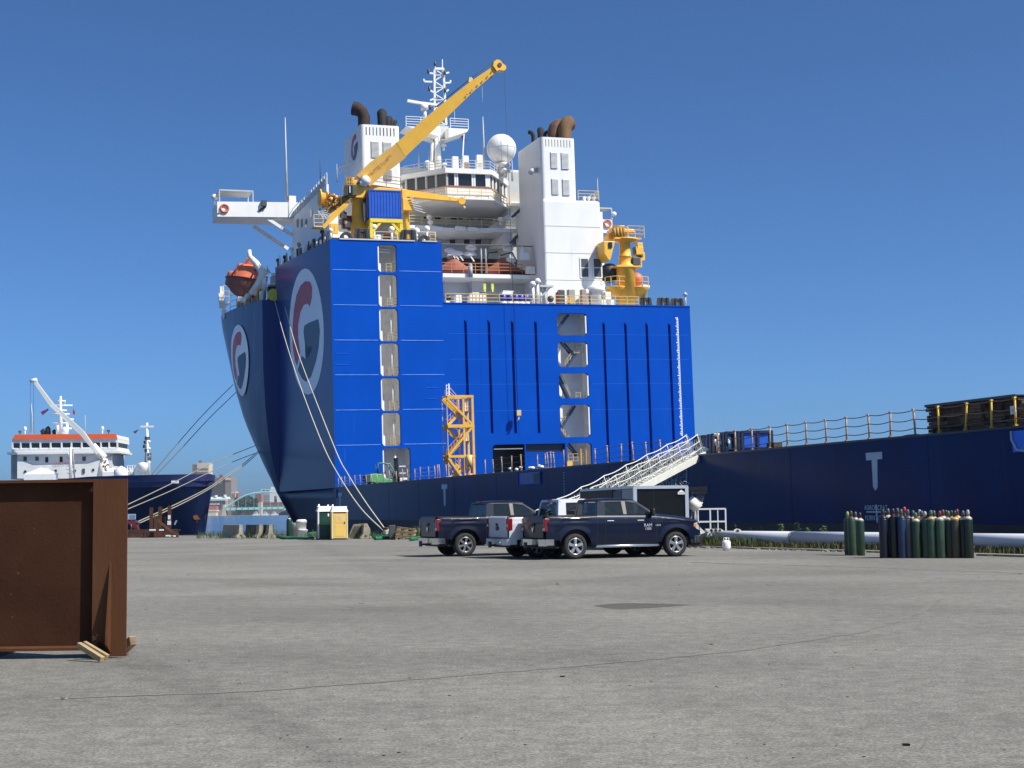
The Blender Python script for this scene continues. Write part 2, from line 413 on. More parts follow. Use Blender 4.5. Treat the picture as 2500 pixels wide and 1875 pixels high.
# small litter lying on the asphalt
lm = MB()
for px, py, s_ in ((1363, 1427, .05), (1362, 1425, .04), (150, 1707, .05), (1740, 1574, .03), (1372, 1652, .03), (586, 1669, .02), (2220, 1820, .035), (2492, 1402, .05), (1660, 1430, .03)):
    p = G(px, py); lm = MB()
    for k in range(3):
        a = random.random() * 6; q = p + Vector((math.cos(a), math.sin(a), 0)) * s_ * .5
        lm.prism([q + Vector((s_ * random.uniform(.5, 1) * math.cos(t), s_ * random.uniform(.5, 1) * math.sin(t), .003)) for t in (0, 1.3, 2.6, 3.9, 5.2)], (0, 0, s_ * .2))
    o = lm.build('stone_chip', BLACK if px in (2220, 1372) else CONC); tag(o, 'small scrap lying on the open asphalt', 'debris', 'small scraps lying on the asphalt')

# ================================================================ HEAVY-LIFT SHIP
ship = tag(empty('heavy_lift_ship', M=SM), 'huge blue and white heavy lift ship moored along the quay', 'ship')
def S(mb, name, m_, parent=None, bevel=0.0):
    return mb.build(name, m_, parent or ship, bevel)
BW = 47.6
SPL = (-2.2, 26.0)            # near side of the tall block splays out to here
ZT = A(806, 584, 0)[1]        # top of the tall block
ZL = A(1380, 745, 0)[1]       # top of the wide lower wall
XR = A(1684, 751, 0)[0]
XC = A(1080, 665, 0)[0]
ZD = -3.85                    # top of the boot topping
print('SHIP', 'ZT', ZT, 'ZL', ZL, 'XR', XR, 'XC', XC)
# --- lower hull
hull = MB()
y0 = -178
ft = [(0, y0), (0, -.012), (XR, -.012), (XR, y0)]
hull.prism([(x, y, ZD) for x, y in ft], (0, 0, -ZD))
S(hull, 'hull', NAVY)
hb = MB(); ft2 = [(0.01, y0), (.01, 0), (XR - .01, 0), (XR - .01, y0)]
hb.prism([(x, y, -9) for x, y in ft2], (0, 0, 9 + ZD - 0.002))
S(hb, 'boot_topping', BOOT)
# deck edge beading and doubler strip
de = MB(); de.box(-0.06, 0.25, y0, -0.2, 0.0, 0.10); S(de, 'deck_edge', DNAVY)
# weld seams along the hull side
ws = MB()
for y in range(-170, 0, 12): ws.box(-0.012, 0, y, y + .06, ZD + .05, -.05)
ws.box(-0.012, 0, y0, -1, -2.15, -2.09)
S(ws, 'weld_seams', NAVY)

# --- tall block and wide wall, with their openings
def wall(x0, x1, z0, z1, holes, ya=0.0, th=0.5, name='block_wall', m_=BLUE, door=None, slots=()):
    """plate with one column of rounded openings (x0,x1,z0,z1,r)"""
    mb = MB()
    hx0 = min(h[0] for h in holes); hx1 = max(h[1] for h in holes)
    def bx(xa, xb, za, zb2):
        c_ = xa
        for (s0, s1, sb, st) in sorted(slots):
            if s0 < xa or s1 > xb or st <= za or sb >= zb2: continue
            mb.box(c_, s0, ya, ya + th, za, zb2); lo_, hi_ = max(sb, za), min(st, zb2)
            if hi_ < zb2: mb.box(s0, s1, ya, ya + th, hi_, zb2)
            if lo_ > za + .01: mb.box(s0, s1, ya, ya + th, za, lo_)
            c_ = s1
        mb.box(c_, xb, ya, ya + th, za, zb2)
    bx(hx1, x1, z0, z1)
    if door: bx(x0, door[0], z0, door[2]); bx(x0, hx0, door[2], z1)
    else: bx(x0, hx0, z0, z1)
    zc = z1
    for h in sorted(holes, key=lambda q: -q[3]):
        if zc - h[3] > 0.01: mb.box(hx0, hx1, ya, ya + th, h[3], zc)
        if h[0] > hx0 + .005: mb.box(max(hx0, door[1]) if door and h[2] < .5 else hx0, h[0], ya, ya + th, h[2], h[3])
        if h[1] < hx1 - .005: mb.box(h[1], hx1, ya, ya + th, h[2], h[3])
        r = h[4]
        for cx, cz, sx, sz in ((h[0], h[3], 1, -1), (h[1], h[3], -1, -1), (h[0], h[2], 1, 1), (h[1], h[2], -1, 1)):
            if cz == h[2] and h[2] < 0.5: continue
            ctr = (cx + sx * r, cz + sz * r)
            arc = [(ctr[0] - sx * r * math.cos(t), ctr[1] - sz * r * math.sin(t)) for t in [math.pi / 2 * k / 6 for k in range(7)]]
            mb.prism([(cx, ya, cz)] + [(p[0], ya, p[1]) for p in arc], (0, th, 0))
        zc = h[2]
    if zc > z0 + .01: mb.box(hx0, hx1, ya, ya + th, z0, zc)
    return S(mb, name, m_)
def hole(px0, py0, px1, py1, r):
    a = A(px0, (py0 + py1) / 2, 0)[0]; b_ = A(px1, (py0 + py1) / 2, 0)[0]
    return (a, b_, A((px0 + px1) / 2, py1, 0)[1], A((px0 + px1) / 2, py0, 0)[1], r)
LH = [hole(922, 597, 967, 664, .42), hole(924.7, 670, 970, 748.7, .42), hole(926.5, 753.5, 972.6, 833, .42), hole(928.6, 838, 975.3, 918, .42),
      hole(931, 923, 977.7, 1003, .42), hole(933, 1008, 979.5, 1088.6, .42)]
dr = hole(935, 1094, 1003, 1183, .42); LH.append((dr[0], dr[1], 0.02, dr[3], .42))
lx0 = sum(h[0] for h in LH[:6]) / 6; lx1 = sum(h[1] for h in LH[:6]) / 6
LH = [(lx0, lx1, h[2], h[3], h[4]) for h in LH[:6]] + [(lx0, dr[1], .02, dr[3], .42)]
RH = [hole(1359.7, 765, 1432.6, 819, .55), hole(1362, 834.7, 1436, 896, .55), hole(1365.7, 911, 1440, 972, .55), hole(1368.7, 988, 1444.7, 1067, .55), hole(1383, 1080, 1446, 1150, .4)]
rx0 = sum(h[0] for h in RH[:4]) / 4; rx1 = sum(h[1] for h in RH[:4]) / 4
RH = [(rx0, rx1, h[2], h[3], h[4]) for h in RH[:4]] + [(A(1384, 1100, 0)[0], rx1, .02, RH[4][3], .4)]
wall(0.0, XC, 0, ZT, LH)
DX0, DX1, DZ = A(1203, 1110, 0)[0], A(1383, 1110, 0)[0] - 0.15, A(1290, 1084, 0)[1]
RH[4] = (RH[4][0], RH[4][1], .02, DZ, .4)
SL = []
for px, py, pb in ((1134, 779, 0), (1191, 780, 1057), (1248, 781, 1057), (1305, 782, 1057), (1471, 785, 0), (1524, 786, 0), (1576, 787, 0), (1631, 788, 0)):
    x, z = A(px, py, 0); zb = A(px + 8, pb, 0)[1] if pb else 0; x += (.10 if pb or px == 1134 else .12); SL.append((x - .17, x + .17, zb, z))
    mb = MB(); mb.box(x - .2, x + .2, .5, .55, zb, z + .1); S(mb, 'slot_back', BLUE)
    mb = MB(); mb.box(x + .175, x + .25, -.06, 0, zb, z - .1); mb.prism([(x - .17, .0, z), (x + .17, 0, z), (x + .17, 0, z - .5)], (0, .48, 0)); S(mb, 'slot_rim', BLUE)
wall(XC + .002, XR, 0, ZL, RH, door=(DX0, DX1, DZ), slots=SL)
mb = MB()
for cx, sx in ((DX0, 1),):
    mb.prism([(cx, 0, DZ)] + [(cx + sx * (.5 - .5 * math.cos(t)), 0, DZ - .5 + .5 * math.sin(t)) for t in [math.pi / 2 * k / 6 for k in range(7)]], (0, .35, 0))
S(mb, 'block_wall', BLUE)
# side walls, roofs and backs of the blocks
mb = MB()
mb.add([(0, .0, 0), (SPL[0], SPL[1], 0), (SPL[0], SPL[1], ZT + .6), (0, 0, ZT)], [(0, 1, 2, 3)])
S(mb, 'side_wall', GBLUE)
mb = MB(); mb.prism([(0.02, .51, ZT - .02), (XC, .51, ZT - .02), (XC, 26, ZT - .02), (SPL[0] + .05, 26, ZT - .02)], (0, 0, .02)); S(mb, 'block_deck', LGREY); mb = MB(); mb.box(XC - .3, XC, .51, 26, 0, ZT - .03); S(mb, 'side_wall', BLUE)
mb = MB(); mb.box(XC + .01, XR, .51, 40, ZL - .3, ZL - .01); S(mb, 'block_deck', LGREY); mb = MB(); mb.box(XR - .3, XR, .51, 40, 0, ZL - .31); S(mb, 'side_wall', BLUE)
# raised rims along the upper edges
mb = MB(); mb.box(1.2, 10.8, -.12, .2, ZT, ZT + .16); mb.box(11.8, 13.0 if XC < 14 else XC - .6, -.12, .2, ZT, ZT + .16); S(mb, 'edge_rim', LGREY)
mb = MB(); mb.box(XC + .1, XR, -.08, .3, ZL, ZL + .14); S(mb, 'edge_rim', BLUE)
# horizontal ledges, the sun's highlight painted into their pale colour
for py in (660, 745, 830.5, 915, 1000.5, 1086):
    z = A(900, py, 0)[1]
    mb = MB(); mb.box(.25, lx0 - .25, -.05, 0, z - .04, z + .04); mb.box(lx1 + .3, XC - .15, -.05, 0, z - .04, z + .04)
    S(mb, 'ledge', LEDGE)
for py in (815, 877, 938, 1003):
    z = A(1200, py, 0)[1]
    mb = MB(); mb.box(XC + .6, rx0 - .4, -.02, 0, z - .02, z + .02); mb.box(rx1 + .4, XR - .4, -.02, 0, z - .02, z + .02)
    S(mb, 'ledge', mat('faint_ledge', (.01, .14, .62), .4))
for px, pw in ((835, 30), (1055, 28)):
    for py in (862.6, 890) if px == 835 else (946, 973):
        x, z = A(px, py, 0); mb = MB(); mb.box(x - .8, x + .8, -.05, 0, z - .03, z + .03); S(mb, 'step_bar', mat('faint_ledge', (.01, .14, .62), .4))
# vertical plate seams
mb = MB()
for px in (1170, 1258): x = A(px, 800, 0)[0]; mb.box(x, x + .05, -.02, 0, DZ + 1, ZL - .2)
S(mb, 'plate_seam', BLUE)
# draught marks on the right of the wall
mb = MB(); xd, zt_ = A(1652, 776, 0); zb_ = A(1668, 1065, 0)[1]; z = zt_; k = 0
while z > zb_:
    w_ = .5 if k % 5 == 0 else (.28 if k % 2 else .16)
    mb.box(xd - w_ / 2 + .05, xd + .16, -.008, 0, z - .07, z + .05); z -= .22; k += 1
mb.box(xd + .15, xd + .2, -.008, 0, zb_, zt_)
S(mb, 'draught_marks', GWHITE)

# --- insides of the openings
def shaft(x0, x1, z0, z1, dep, name):
    mb = MB(); mb.box(x0, x1, dep, dep + .2, z0, z1); mb.box(x0 - .2, x0, .51, dep + .2, z0, z1); mb.box(x1, x1 + .2, .51, dep + .2, z0, z1)
    mb.box(x0, x1, .51, dep, z1 - .1, z1)
    return S(mb, name, CREAM2 if 'stair' in name else CREAM)
sh = shaft(lx0 - .1, lx1 + .15, dr[3] + .2, LH[0][3] + .3, 3.2, 'ladder_shaft')
mb = MB(); mb.box(lx0 - .1, dr[1] + .1, 3.0, 3.2, 0, dr[3] + .1); mb.box(dr[1] + .01, dr[1] + .2, .51, 3.0, 0, dr[3] + .1); mb.box(lx0 - .3, lx0 - .1, .51, 3, 0, dr[3] + .1); mb.box(lx0 - .1, dr[1] + .1, .51, 3.0, dr[3] + .12, dr[3] + .2); S(mb, 'door_recess', CREAM)
for h in LH:
    mb = MB(); mb.box(h[0], h[0] + .17, .10, .5, h[2] + .25, h[3] - .25); mb.box(h[0] + .17, h[0] + .42, .25, .55, h[2], h[2] + (h[3] - h[2]) * .32)
    S(mb, 'frame_plate', WHITE)
for h in LH[1:6]:
    mb = MB(); mb.tube([(h[1] - .75, .8, h[2] - .1), (h[1] - .72, .8, h[3] - .9), (h[1] - .85, 1.6, h[3] - .4)], .11, 8); S(mb, 'vent_pipe', WHITE)
for h in LH[:6]:
    mb = MB(); xa, xb = h[1] - 1.25, h[1] + .02
    for q in (.35, .75, 1.15): mb.bar((xa, .5, h[2] + q), (xb, .5, h[2] + q), .05)
    for q in (xa, xa + .62): mb.bar((q, .5, h[2]), (q, .5, h[2] + 1.15), .05)
    S(mb, 'railing', PYEL)
    mb = MB(); mb.sphere((h[0] + .75, 2.7, h[2] + (h[3] - h[2]) * .6), .13); mb.box(h[0] + .6, h[0] + .9, 3.0, 3.2, h[2] + 1.2, h[2] + 2.3); S(mb, 'junction_box', WHITE)
h = LH[0]; mb = MB(); mb.bar((h[0] + .4, 1, h[3] - .45), (h[1] - .5, 1, h[3] - .5), .16); mb.bar((h[0] + .2, 1, h[3] - .8), (h[1] - .45, 1, h[3] - .82), .16); S(mb, 'strip_light', WHITE)
mb = MB(); h = LH[6]; mb.tube([(h[0] + 1.75, .7, 1.6), (h[0] + 1.75, .7, h[3] - .35)], .13, 8); mb.bar((h[0] + 2.2, .6, 2.45), (h[1], .6, 2.45), .13); mb.bar((h[0] + 2.2, .6, 1.6), (h[1], .6, 1.6), .1); mb.bar((h[0] + 2.2, .5, .9), (h[1], .5, .9), .25); S(mb, 'vent_pipe', CREAM)
shaft(rx0 - .1, rx1 + .1, 0, RH[0][3] + .3, 2.7, 'stair_shaft')
STB = mat('stair_blue', (0.02, 0.05, 0.13), .5)
def flight(p, q, yy):
    p, q = Vector(p), Vector(q)
    mb = MB(); mb.bar(p, q, .12, .3); mb.bar(p + Vector((0, .8, 0)), q + Vector((0, .8, 0)), .12, .3)
    n_ = int((q - p).length / .28)
    for i in range(n_): c = p.lerp(q, (i + .5) / n_); mb.box(c.x - .12, c.x + .12, c.y, c.y + .8, c.z - .02, c.z + .02)
    st = S(mb, 'stair_flight', STB)
    mb = MB(); up = Vector((0, 0, 1.0))
    mb.bar(p + up, q + up, .05); mb.bar(p + up * .5, q + up * .5, .05)
    for i in range(5): c = p.lerp(q, i / 4); mb.bar(c, c + up, .05)
    mb.build('handrail', PYEL, st)
zs = [h[2] for h in RH]
ph = lambda a, b_, y=.9: (A(a, b_, 0)[0], y, A(a, b_, 0)[1])
flight(ph(1366, 805), ph(1394, 766), .9); flight(ph(1366, 803, 1.9), ph(1392, 838, 1.9), 1.9)
flight(ph(1383, 836, .9), ph(1408, 866, .9), 1); flight(ph(1386, 900, .9), ph(1412, 862, .9), 1)
flight(ph(1370, 916, .9), ph(1398, 975, .9), 1); flight(ph(1378, 1042, .9), ph(1410, 990, .9), 1)
flight(ph(1375, 1042, 1.9), ph(1394, 1072, 1.9), 1); flight(ph(1393, 1080, .9), ph(1418, 1112, .9), 1)
for (a, b_) in ((1412, 850), (1416, 965), (1398, 1115)):
    x, z = A(a, b_, 0); mb = MB()
    for q in (0, .45, .9): mb.bar((x - .3, .7, z + q - .5), (rx1 - .3, .7, z + q - .5), .05)
    for q in (-.3, .35, 1.0): mb.bar((x + q, .7, z - .6), (x + q, .7, z + .4), .05)
    S(mb, 'railing', PYEL)
for h in RH[:4]:
    mb = MB(); mb.box(h[1] - .3, h[1] - .12, .05, .4, h[2] + .3, h[3] - .3); S(mb, 'frame_plate', WHITE)
mb = MB(); mb.box(A(1385, 1130, 0)[0] + .2, A(1402, 1130, 0)[0], .6, 1.4, .5, 2.6); mb.bar(ph(1421, 1090, .5), ph(1423, 1140, .5), .12); mb.bar(ph(1421, 1090, .5), ph(1436, 1088, .5), .12); mb.bar(ph(1434, 1090, .5), ph(1436, 1140, .5), .08)
S(mb, 'deck_machinery', YEL)
# garage door opening: black inside and a blue shutter half way
mb = MB(); mb.box(DX0 - .1, DX1 + .05, 3.5, 3.6, 0, DZ); mb.box(DX0 - .2, DX0 - .1, .51, 3.5, 0, DZ + .1); mb.box(DX0, DX1, .51, 3.5, DZ + .02, DZ + .1); S(mb, 'garage_recess', BLACK)
xs = A(1283, 1120, 0)[0]; zs_ = A(1330, 1103, 0)[1]
mb = MB(); mb.box(xs, DX1, .12, .3, 0, zs_); mb.box(xs - .06, xs + .1, .02, .3, 0, DZ); S(mb, 'sliding_door', BLUE)
mb = MB(); mb.box(xs, DX1, .5, .6, zs_, DZ); S(mb, 'lintel_panel', DNAVY)
mb = MB(); mb.box(DX0 + .2, xs - .3, .1, .35, DZ - .62, DZ - .5); S(mb, 'door_track', GREYP)

# --- emblem
RED_ = [(.31, .78), (.02, .80), (-.27, .73), (-.52, .58), (-.70, .34), (-.81, .01), (-.81, -.24), (-.70, -.47), (-.57, -.56), (-.38, -.34), (-.47, -.08), (-.45, .11), (-.30, .31), (-.09, .42), (.13, .44), (.25, .39), (.38, .52), (.41, .68)]
NAV_ = [(.75, .13), (.71, .19), (.13, .13), (-.09, .09), (-.14, 0), (-.07, -.2), (.09, -.26), (.33, -.23), (.30, -.3), (.13, -.40), (-.05, -.44), (-.27, -.39), (-.49, -.59), (-.52, -.63), (-.27, -.76), (-.05, -.80), (.24, -.71), (.53, -.47), (.71, -.24), (.78, 0)]
def emblem(parent, fn, disc=True):
    """fn(u, v, off) -> local point on the surface"""
    out = []
    if disc:
        e = MB(); n_ = 48; vs = [fn(0, 0, .02)]; rings = 6
        for k in range(1, rings + 1):
            vs += [fn(k / rings * math.cos(2 * math.pi * i / n_), k / rings * math.sin(2 * math.pi * i / n_), .02) for i in range(n_)]
        fs = [(0, 1 + i, 1 + (i + 1) % n_) for i in range(n_)]
        for k in range(rings - 1): fs += [(1 + k * n_ + i, 1 + (k + 1) * n_ + i, 1 + (k + 1) * n_ + (i + 1) % n_, 1 + k * n_ + (i + 1) % n_) for i in range(n_)]
        e.add(vs, fs); base = e.build('emblem', GWHITE, parent)
    for poly, m_, nm in ((RED_, REDL, 'red_arc'), (NAV_, LNAVY, 'dark_arc')):
        b = bmesh.new(); f_ = b.faces.new([b.verts.new((u, v, 0)) for u, v in poly]); bmesh.ops.triangulate(b, faces=[f_])
        for _ in range(2):
            bmesh.ops.subdivide_edges(b, edges=b.edges[:], cuts=1, use_grid_fill=False)
            bmesh.ops.triangulate(b, faces=b.faces[:])
        for v in b.verts: v.co = Vector(fn(v.co.x, v.co.y, .045))
        me = bpy.data.meshes.new(nm); b.to_mesh(me); b.free(); me.materials.append(m_)
        o = bpy.data.objects.new(nm, me); COL.objects.link(o); o.parent = base if disc else parent
# on the tall block's side: solve the ellipse ends on that plane
def side_pt(px, py):
    # plane through (0,0) and SPL, vertical in ship frame
    nrm = Vector((SPL[1], -SPL[0], 0)).normalized()
    d = SMI.to_3x3() @ ray(px, py)
    return Ec + d * ((-Ec.dot(nrm)) / d.dot(nrm))
pa, pb, pt, pbm = side_pt(707, 808), side_pt(791, 808), side_pt(749, 653), side_pt(752, 963)
cen = side_pt(751, 808)
ax = (pb - pa) / 2; az_ = Vector((0, 0, (pt.z - pbm.z) / 2))
nside = Vector((-SPL[1], SPL[0], 0)).normalized()
print('EMBLEM half width', ax.length, 'half height', az_.z)
ctr2 = (pa + pb) / 2; ctr2.z = (pt.z + pbm.z) / 2
emblem(ship, lambda u, v, o_: ctr2 + ax * u + az_ * v + nside * o_)
# --- bow block with flare
Yb = 26.0
rightc = [(640, 731), (641, 800), (642.6, 900), (648, 995), (656, 1076), (669.7, 1144), (688, 1199)]
leftc = [(540, 764), (545, 800), (557, 854), (575, 939), (599.5, 1023), (626, 1084), (650.7, 1138.6), (680, 1197)]
def interp(tab, py):
    if py <= tab[0][1]: return tab[0][0]
    for (a, b_), (c, d) in zip(tab, tab[1:]):
        if py <= d: return a + (c - a) * (py - b_) / (d - b_)
    return tab[-1][0]
zb0 = ZT * 0.885
Z0b = A(640, 731, Yb)[1]
levels = []
NZ = 14
for k in range(NZ + 1):
    t = k / NZ
    z = Z0b * (1 - t) + 0.0 * t
    # pixel row of this level on the right curve
    py = 731
    for _ in range(30):
        zz = A(interp(rightc, py), py, Yb)[1]; py += (zz - z) * 18
    xr = A(interp(rightc, py), py, Yb)[0]
    yl = Yb + 17 * (1 - t) + 3 * t            # local y of the silhouette edge
    pyl = py + 20
    for _ in range(30):
        zz = A(interp(leftc, pyl), pyl, yl)[1]; pyl += (zz - z) * 18
    xl = A(interp(leftc, pyl), pyl, yl)[0]
    levels.append((z, xr, xl, yl))
def bow_ring(z, xr, xl, yl):
    p = [Vector((xr, Yb, z))]
    for s_ in (.15, .3, .45, .6, .75, .9):
        p.append(Vector((xr + (xl - xr) * s_, Yb + (yl - Yb) * s_, z)) + Vector((-1, 0, 0)) * .5 * math.sin(math.pi * s_))
    p.append(Vector((xl, yl, z)))
    p.append(Vector((xl + .8, yl + 6, z)))
    mid = XR / 2; tip = 58 + (1 - (Z0b - z) / Z0b) * 20
    p += [Vector((mid * .35, tip - 12, z)), Vector((mid, tip, z)), Vector((2 * mid - mid * .35, tip - 12, z)), Vector((XR - xl, yl + 6, z)), Vector((XR, Yb, z))]
    return p
mb = MB(); rings = [bow_ring(*l) for l in levels]; k = len(rings[0])
vs = [v for r_ in rings for v in r_]
mb.add(vs, [(i * k + j, i * k + j + 1, (i + 1) * k + j + 1, (i + 1) * k + j) for i in range(NZ) for j in range(k - 1)], True)
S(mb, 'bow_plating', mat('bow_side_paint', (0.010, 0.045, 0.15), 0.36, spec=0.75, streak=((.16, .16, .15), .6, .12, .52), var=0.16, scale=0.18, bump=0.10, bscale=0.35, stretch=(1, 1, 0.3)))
def low_ring(z):
    l_ = levels[-1]; dx = -z * .52; r_ = bow_ring(0, l_[1], l_[2], l_[3]); r_ = [Vector((p.x + dx * (1 if p.x < mid_ else -1), p.y, z)) for p in r_]
    return [Vector((0, -.012, z))] + [Vector((r_[0].x * q, r_[0].y * q, z)) for q in (.25, .5, .75, .9)] + r_ + [Vector((XR, -.012, z))]
mid_ = XR / 2
for nm, zz, m_ in (('bow_hull', (0, -1.3, -2.6, ZD), NAVY), ('bow_boot_topping', (ZD, -6, -9), BOOT)):
    rr_ = [low_ring(z) for z in zz]; kl = len(rr_[0]); mb = MB(); mb.add([v for q in rr_ for v in q], [(i * kl + j, i * kl + j + 1, (i + 1) * kl + j + 1, (i + 1) * kl + j) for i in range(len(rr_) - 1) for j in range(kl - 1)], True)
    if nm == 'bow_hull': mb.add(rr_[0], [tuple(range(kl))])
    S(mb, nm, m_)
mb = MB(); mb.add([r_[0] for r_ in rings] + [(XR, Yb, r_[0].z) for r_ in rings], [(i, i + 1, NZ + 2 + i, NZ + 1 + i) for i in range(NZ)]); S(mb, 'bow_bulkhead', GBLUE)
mb = MB(); mb.add([v + Vector((0, 0, -.05)) for v in rings[0]], [tuple(range(k))]); S(mb, 'forecastle_deck', GREYP)
# draught marks on the bulkhead and the bow emblem
mb = MB(); z = A(683, 760, Yb)[1]; k2 = 0
while z > 1:
    xx = A(683 + (Z0b - z) * .35, 900, Yb - .02)[0]; w_ = .5 if k2 % 5 == 0 else .2
    mb.box(xx - w_ / 2, xx + .12, Yb - .03, Yb, z - .06, z + .06); z -= .3; k2 += 1
S(mb, 'draught_marks', mat('dim_marks', (0.2, 0.25, 0.35), .5))
def bow_pt(s_, z, off=0.0):
    """s_: 0 at the bulkhead edge .. 1 at the silhouette"""
    t = max(0, min(NZ - 1e-6, (Z0b - z) / Z0b * NZ)); i = int(t); fr = t - i
    l0, l1 = levels[i], levels[i + 1]
    xr, xl, yl = [a * (1 - fr) + b_ * fr for a, b_ in zip(l0[1:], l1[1:])]
    q = [0, .15, .3, .45, .6, .75, .9, 1]
    for a, b_ in zip(q, q[1:]):
        if s_ <= b_ + 1e-9:
            g_ = (s_ - a) / (b_ - a); bu = lambda s__: .5 * math.sin(math.pi * s__) if s__ < 1 else 0
            bulge = bu(a) * (1 - g_) + bu(b_) * g_; break
    d = Vector((xl - xr, yl - Yb, 0)); nn = Vector((-d.y, d.x, 0)).normalized()
    return Vector((xr + (xl - xr) * s_ - bulge, Yb + (yl - Yb) * s_, z)) + nn * off
zc_ = levels[0][0] * .46; ztop = A(578, 797, 36)[1]; zbot = A(590, 968, 34)[1]
zmid, zh = (ztop + zbot) / 2, (ztop - zbot) / 2
def bow_emb(u, v, o_):
    z = zmid + v * zh
    t = max(0, (Z0b - z) / Z0b)
    # widths measured in pixels: the emblem spans columns 565-600
    smid = .62 + .10 * (-v); sh_ = .30 + .10 * (-v) * .5
    return bow_pt(max(0.02, min(.97, smid - u * sh_)), z, o_ + .12)
emblem(ship, bow_emb)

# --- accommodation: side wall, decks, front
YA = 16.0
zf = lambda px, py, y: A(px, py, y)[1]
xL = 1.0
ysw0, ysw1 = YA, 33.0
mb = MB()
zbk = SB(735, 512, xL)[1]
print('side wall z', zbk, 'y', SB(712, 600, xL), SB(865, 445, xL))
ZS = A(985, 470, YA)[1]
ys_far = SB(714, 560, xL)[0]; ysw1 = ys_far
mb.box(xL, xL + .3, YA - 10, ysw1, ZT, ZS - 1.5); S(mb, 'accommodation_side', WHITE)
mb = MB(); mb.box(xL + .31, XR - 2, 24, 26, ZL + .1, ZS); S(mb, 'accommodation_block', WHITE)
mb = MB(); mb.box(xL + .31, 11, 12, 24, ZT + .1, ZS - 1.6); S(mb, 'accommodation_block', WHITE)
def windows(plist, y, name='window', w=.95, hgt=1.0, m_=GLASS, fr=True):
    for px, py in plist:
        x, z = A(px, py, y)
        mb = MB(); mb.box(x - w / 2 - .1, x + w / 2 + .1, y - .06, y - .004, z - hgt / 2 - .1, z + hgt / 2 + .1)
        o = S(mb, name, LGREY)
        mb = MB(); mb.box(x - w / 2, x + w / 2, y - .1, y - .05, z - hgt / 2, z + hgt / 2); mb.build('pane', m_, o, .03)
# small windows on the side wall
for py, pxs in ((545, (727, 737, 748)), (520, (760, 780)), (497, (790, 812))):
    for px in pxs:
        y_, z_ = SB(px, py, xL); mb = MB(); mb.box(xL - .05, xL - .003, y_ - .6, y_ + .6, z_ - .55, z_ + .55); S(mb, 'side_window', GLASS)
# railing along the top of the side wall
def rail_line(name, pts, h=1.1, m_=PYEL, n_=8, r=.035, rails=(1, .66, .33)):
    mb = MB(); pts = [Vector(p) for p in pts]
    for a, b_ in zip(pts, pts[1:]):
        for q in rails: mb.bar(a + Vector((0, 0, h * q)), b_ + Vector((0, 0, h * q)), r * 2)
        kk = max(1, int((b_ - a).length / 1.6))
        for i in range(kk + 1): c = a.lerp(b_, i / kk); mb.bar(c, c + Vector((0, 0, h)), r * 2.2)
    return S(mb, name, m_)
ztopS = ZS - 1.5
rail_line('railing', [(xL + .1, ysw1, ztopS), (xL + .1, YA - 10, ztopS)], 1.5, WHITE)
mb = MB(); mb.box(xL + .15, xL + .2, YA - 9, ysw1, ztopS, ztopS + 1.0); S(mb, 'wind_screen', LGREY)

# aft face of the accommodation, with decks stepping
YF = 20.0
mb = MB(); x0, x1 = XC + .4, A(1305, 560, YF)[0]
zt2 = zf(1150, 500, YF); zb2 = zf(1150, 600, YF)
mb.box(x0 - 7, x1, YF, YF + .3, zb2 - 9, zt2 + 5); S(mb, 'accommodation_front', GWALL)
for py, pxs in ((527, (1041, 1068, 1107, 1122, 1147, 1173, 1194, 1225, 1275)), (589, (1104, 1139, 1167, 1208, 1232, 1257, 1280))):
    windows([(p, py + (p - 1150) * .012) for p in pxs], YF, w=.85, hgt=1.15)
windows([(1089, 530)], YF, 'door', 1.2, 2.2, LGREY)
# overhanging walkway decks (white edge)
def deck_band(px0, px1, py0, py1, y0_, y1_, m_=WHITE, name='walkway_deck'):
    a = A(px0, py0, y0_); b_ = A(px1, py1, y0_); mb = MB(); mb.box(a[0], b_[0], y0_, y1_, b_[1], a[1]); return S(mb, name, m_)
deck_band(992, 1045, 549, 558, 14.5, 19.9); deck_band(1200, 1296, 556, 569, 14.5, 19.9)
mb = MB(); mb.prism([(A(1045, 549, 14.5)[0], 14.5, A(1045, 549, 14.5)[1]), (A(1090, 560, 14.5)[0], 14.5, A(1090, 556, 14.5)[1]), (A(1200, 556, 14.5)[0], 14.5, A(1200, 557, 14.5)[1]), (A(1200, 568, 14.5)[0], 14.5, A(1200, 568, 14.5)[1]), (A(1110, 568, 14.5)[0], 14.5, A(1110, 568, 14.5)[1]), (A(1045, 558, 14.5)[0], 14.5, A(1045, 558, 14.5)[1])], (0, 5.3, 0)); S(mb, 'walkway_deck', WHITE)
za = A(1100, 553, 14.5)[1]
rail_line('railing', [(A(1000, 549, 14.6)[0], 14.6, za + .2), (A(1060, 549, 14.6)[0], 14.6, za + .1), (A(1290, 556, 14.6)[0], 14.6, za)], 1.2, PYEL)
# pipework and lamps on the walkway
for px, py in ((1120, 558), (1150, 560)):
    x, z = A(px, py, 14.2); mb = MB(); mb.box(x - .5, x + .5, 13.9, 14.4, z - .25, z + .25); mb.sphere((x + .7, 14.1, z), .28, 8, 6); mb.bar((x, 14.1, z), (x + .9, 14.0, z - .5), .15); S(mb, 'searchlight', WHITE)
for px, py in ((1049, 532), (1052, 545), (1223, 537)):
    x, z = A(px, py, 14.4); mb = MB(); mb.tube([(x, 14.6, z - .8), (x, 14.6, z)], .16); mb.sphere((x, 14.6, z + .15), .42, 10, 8, (1, 1, .8)); S(mb, 'mushroom_vent', CREAM)
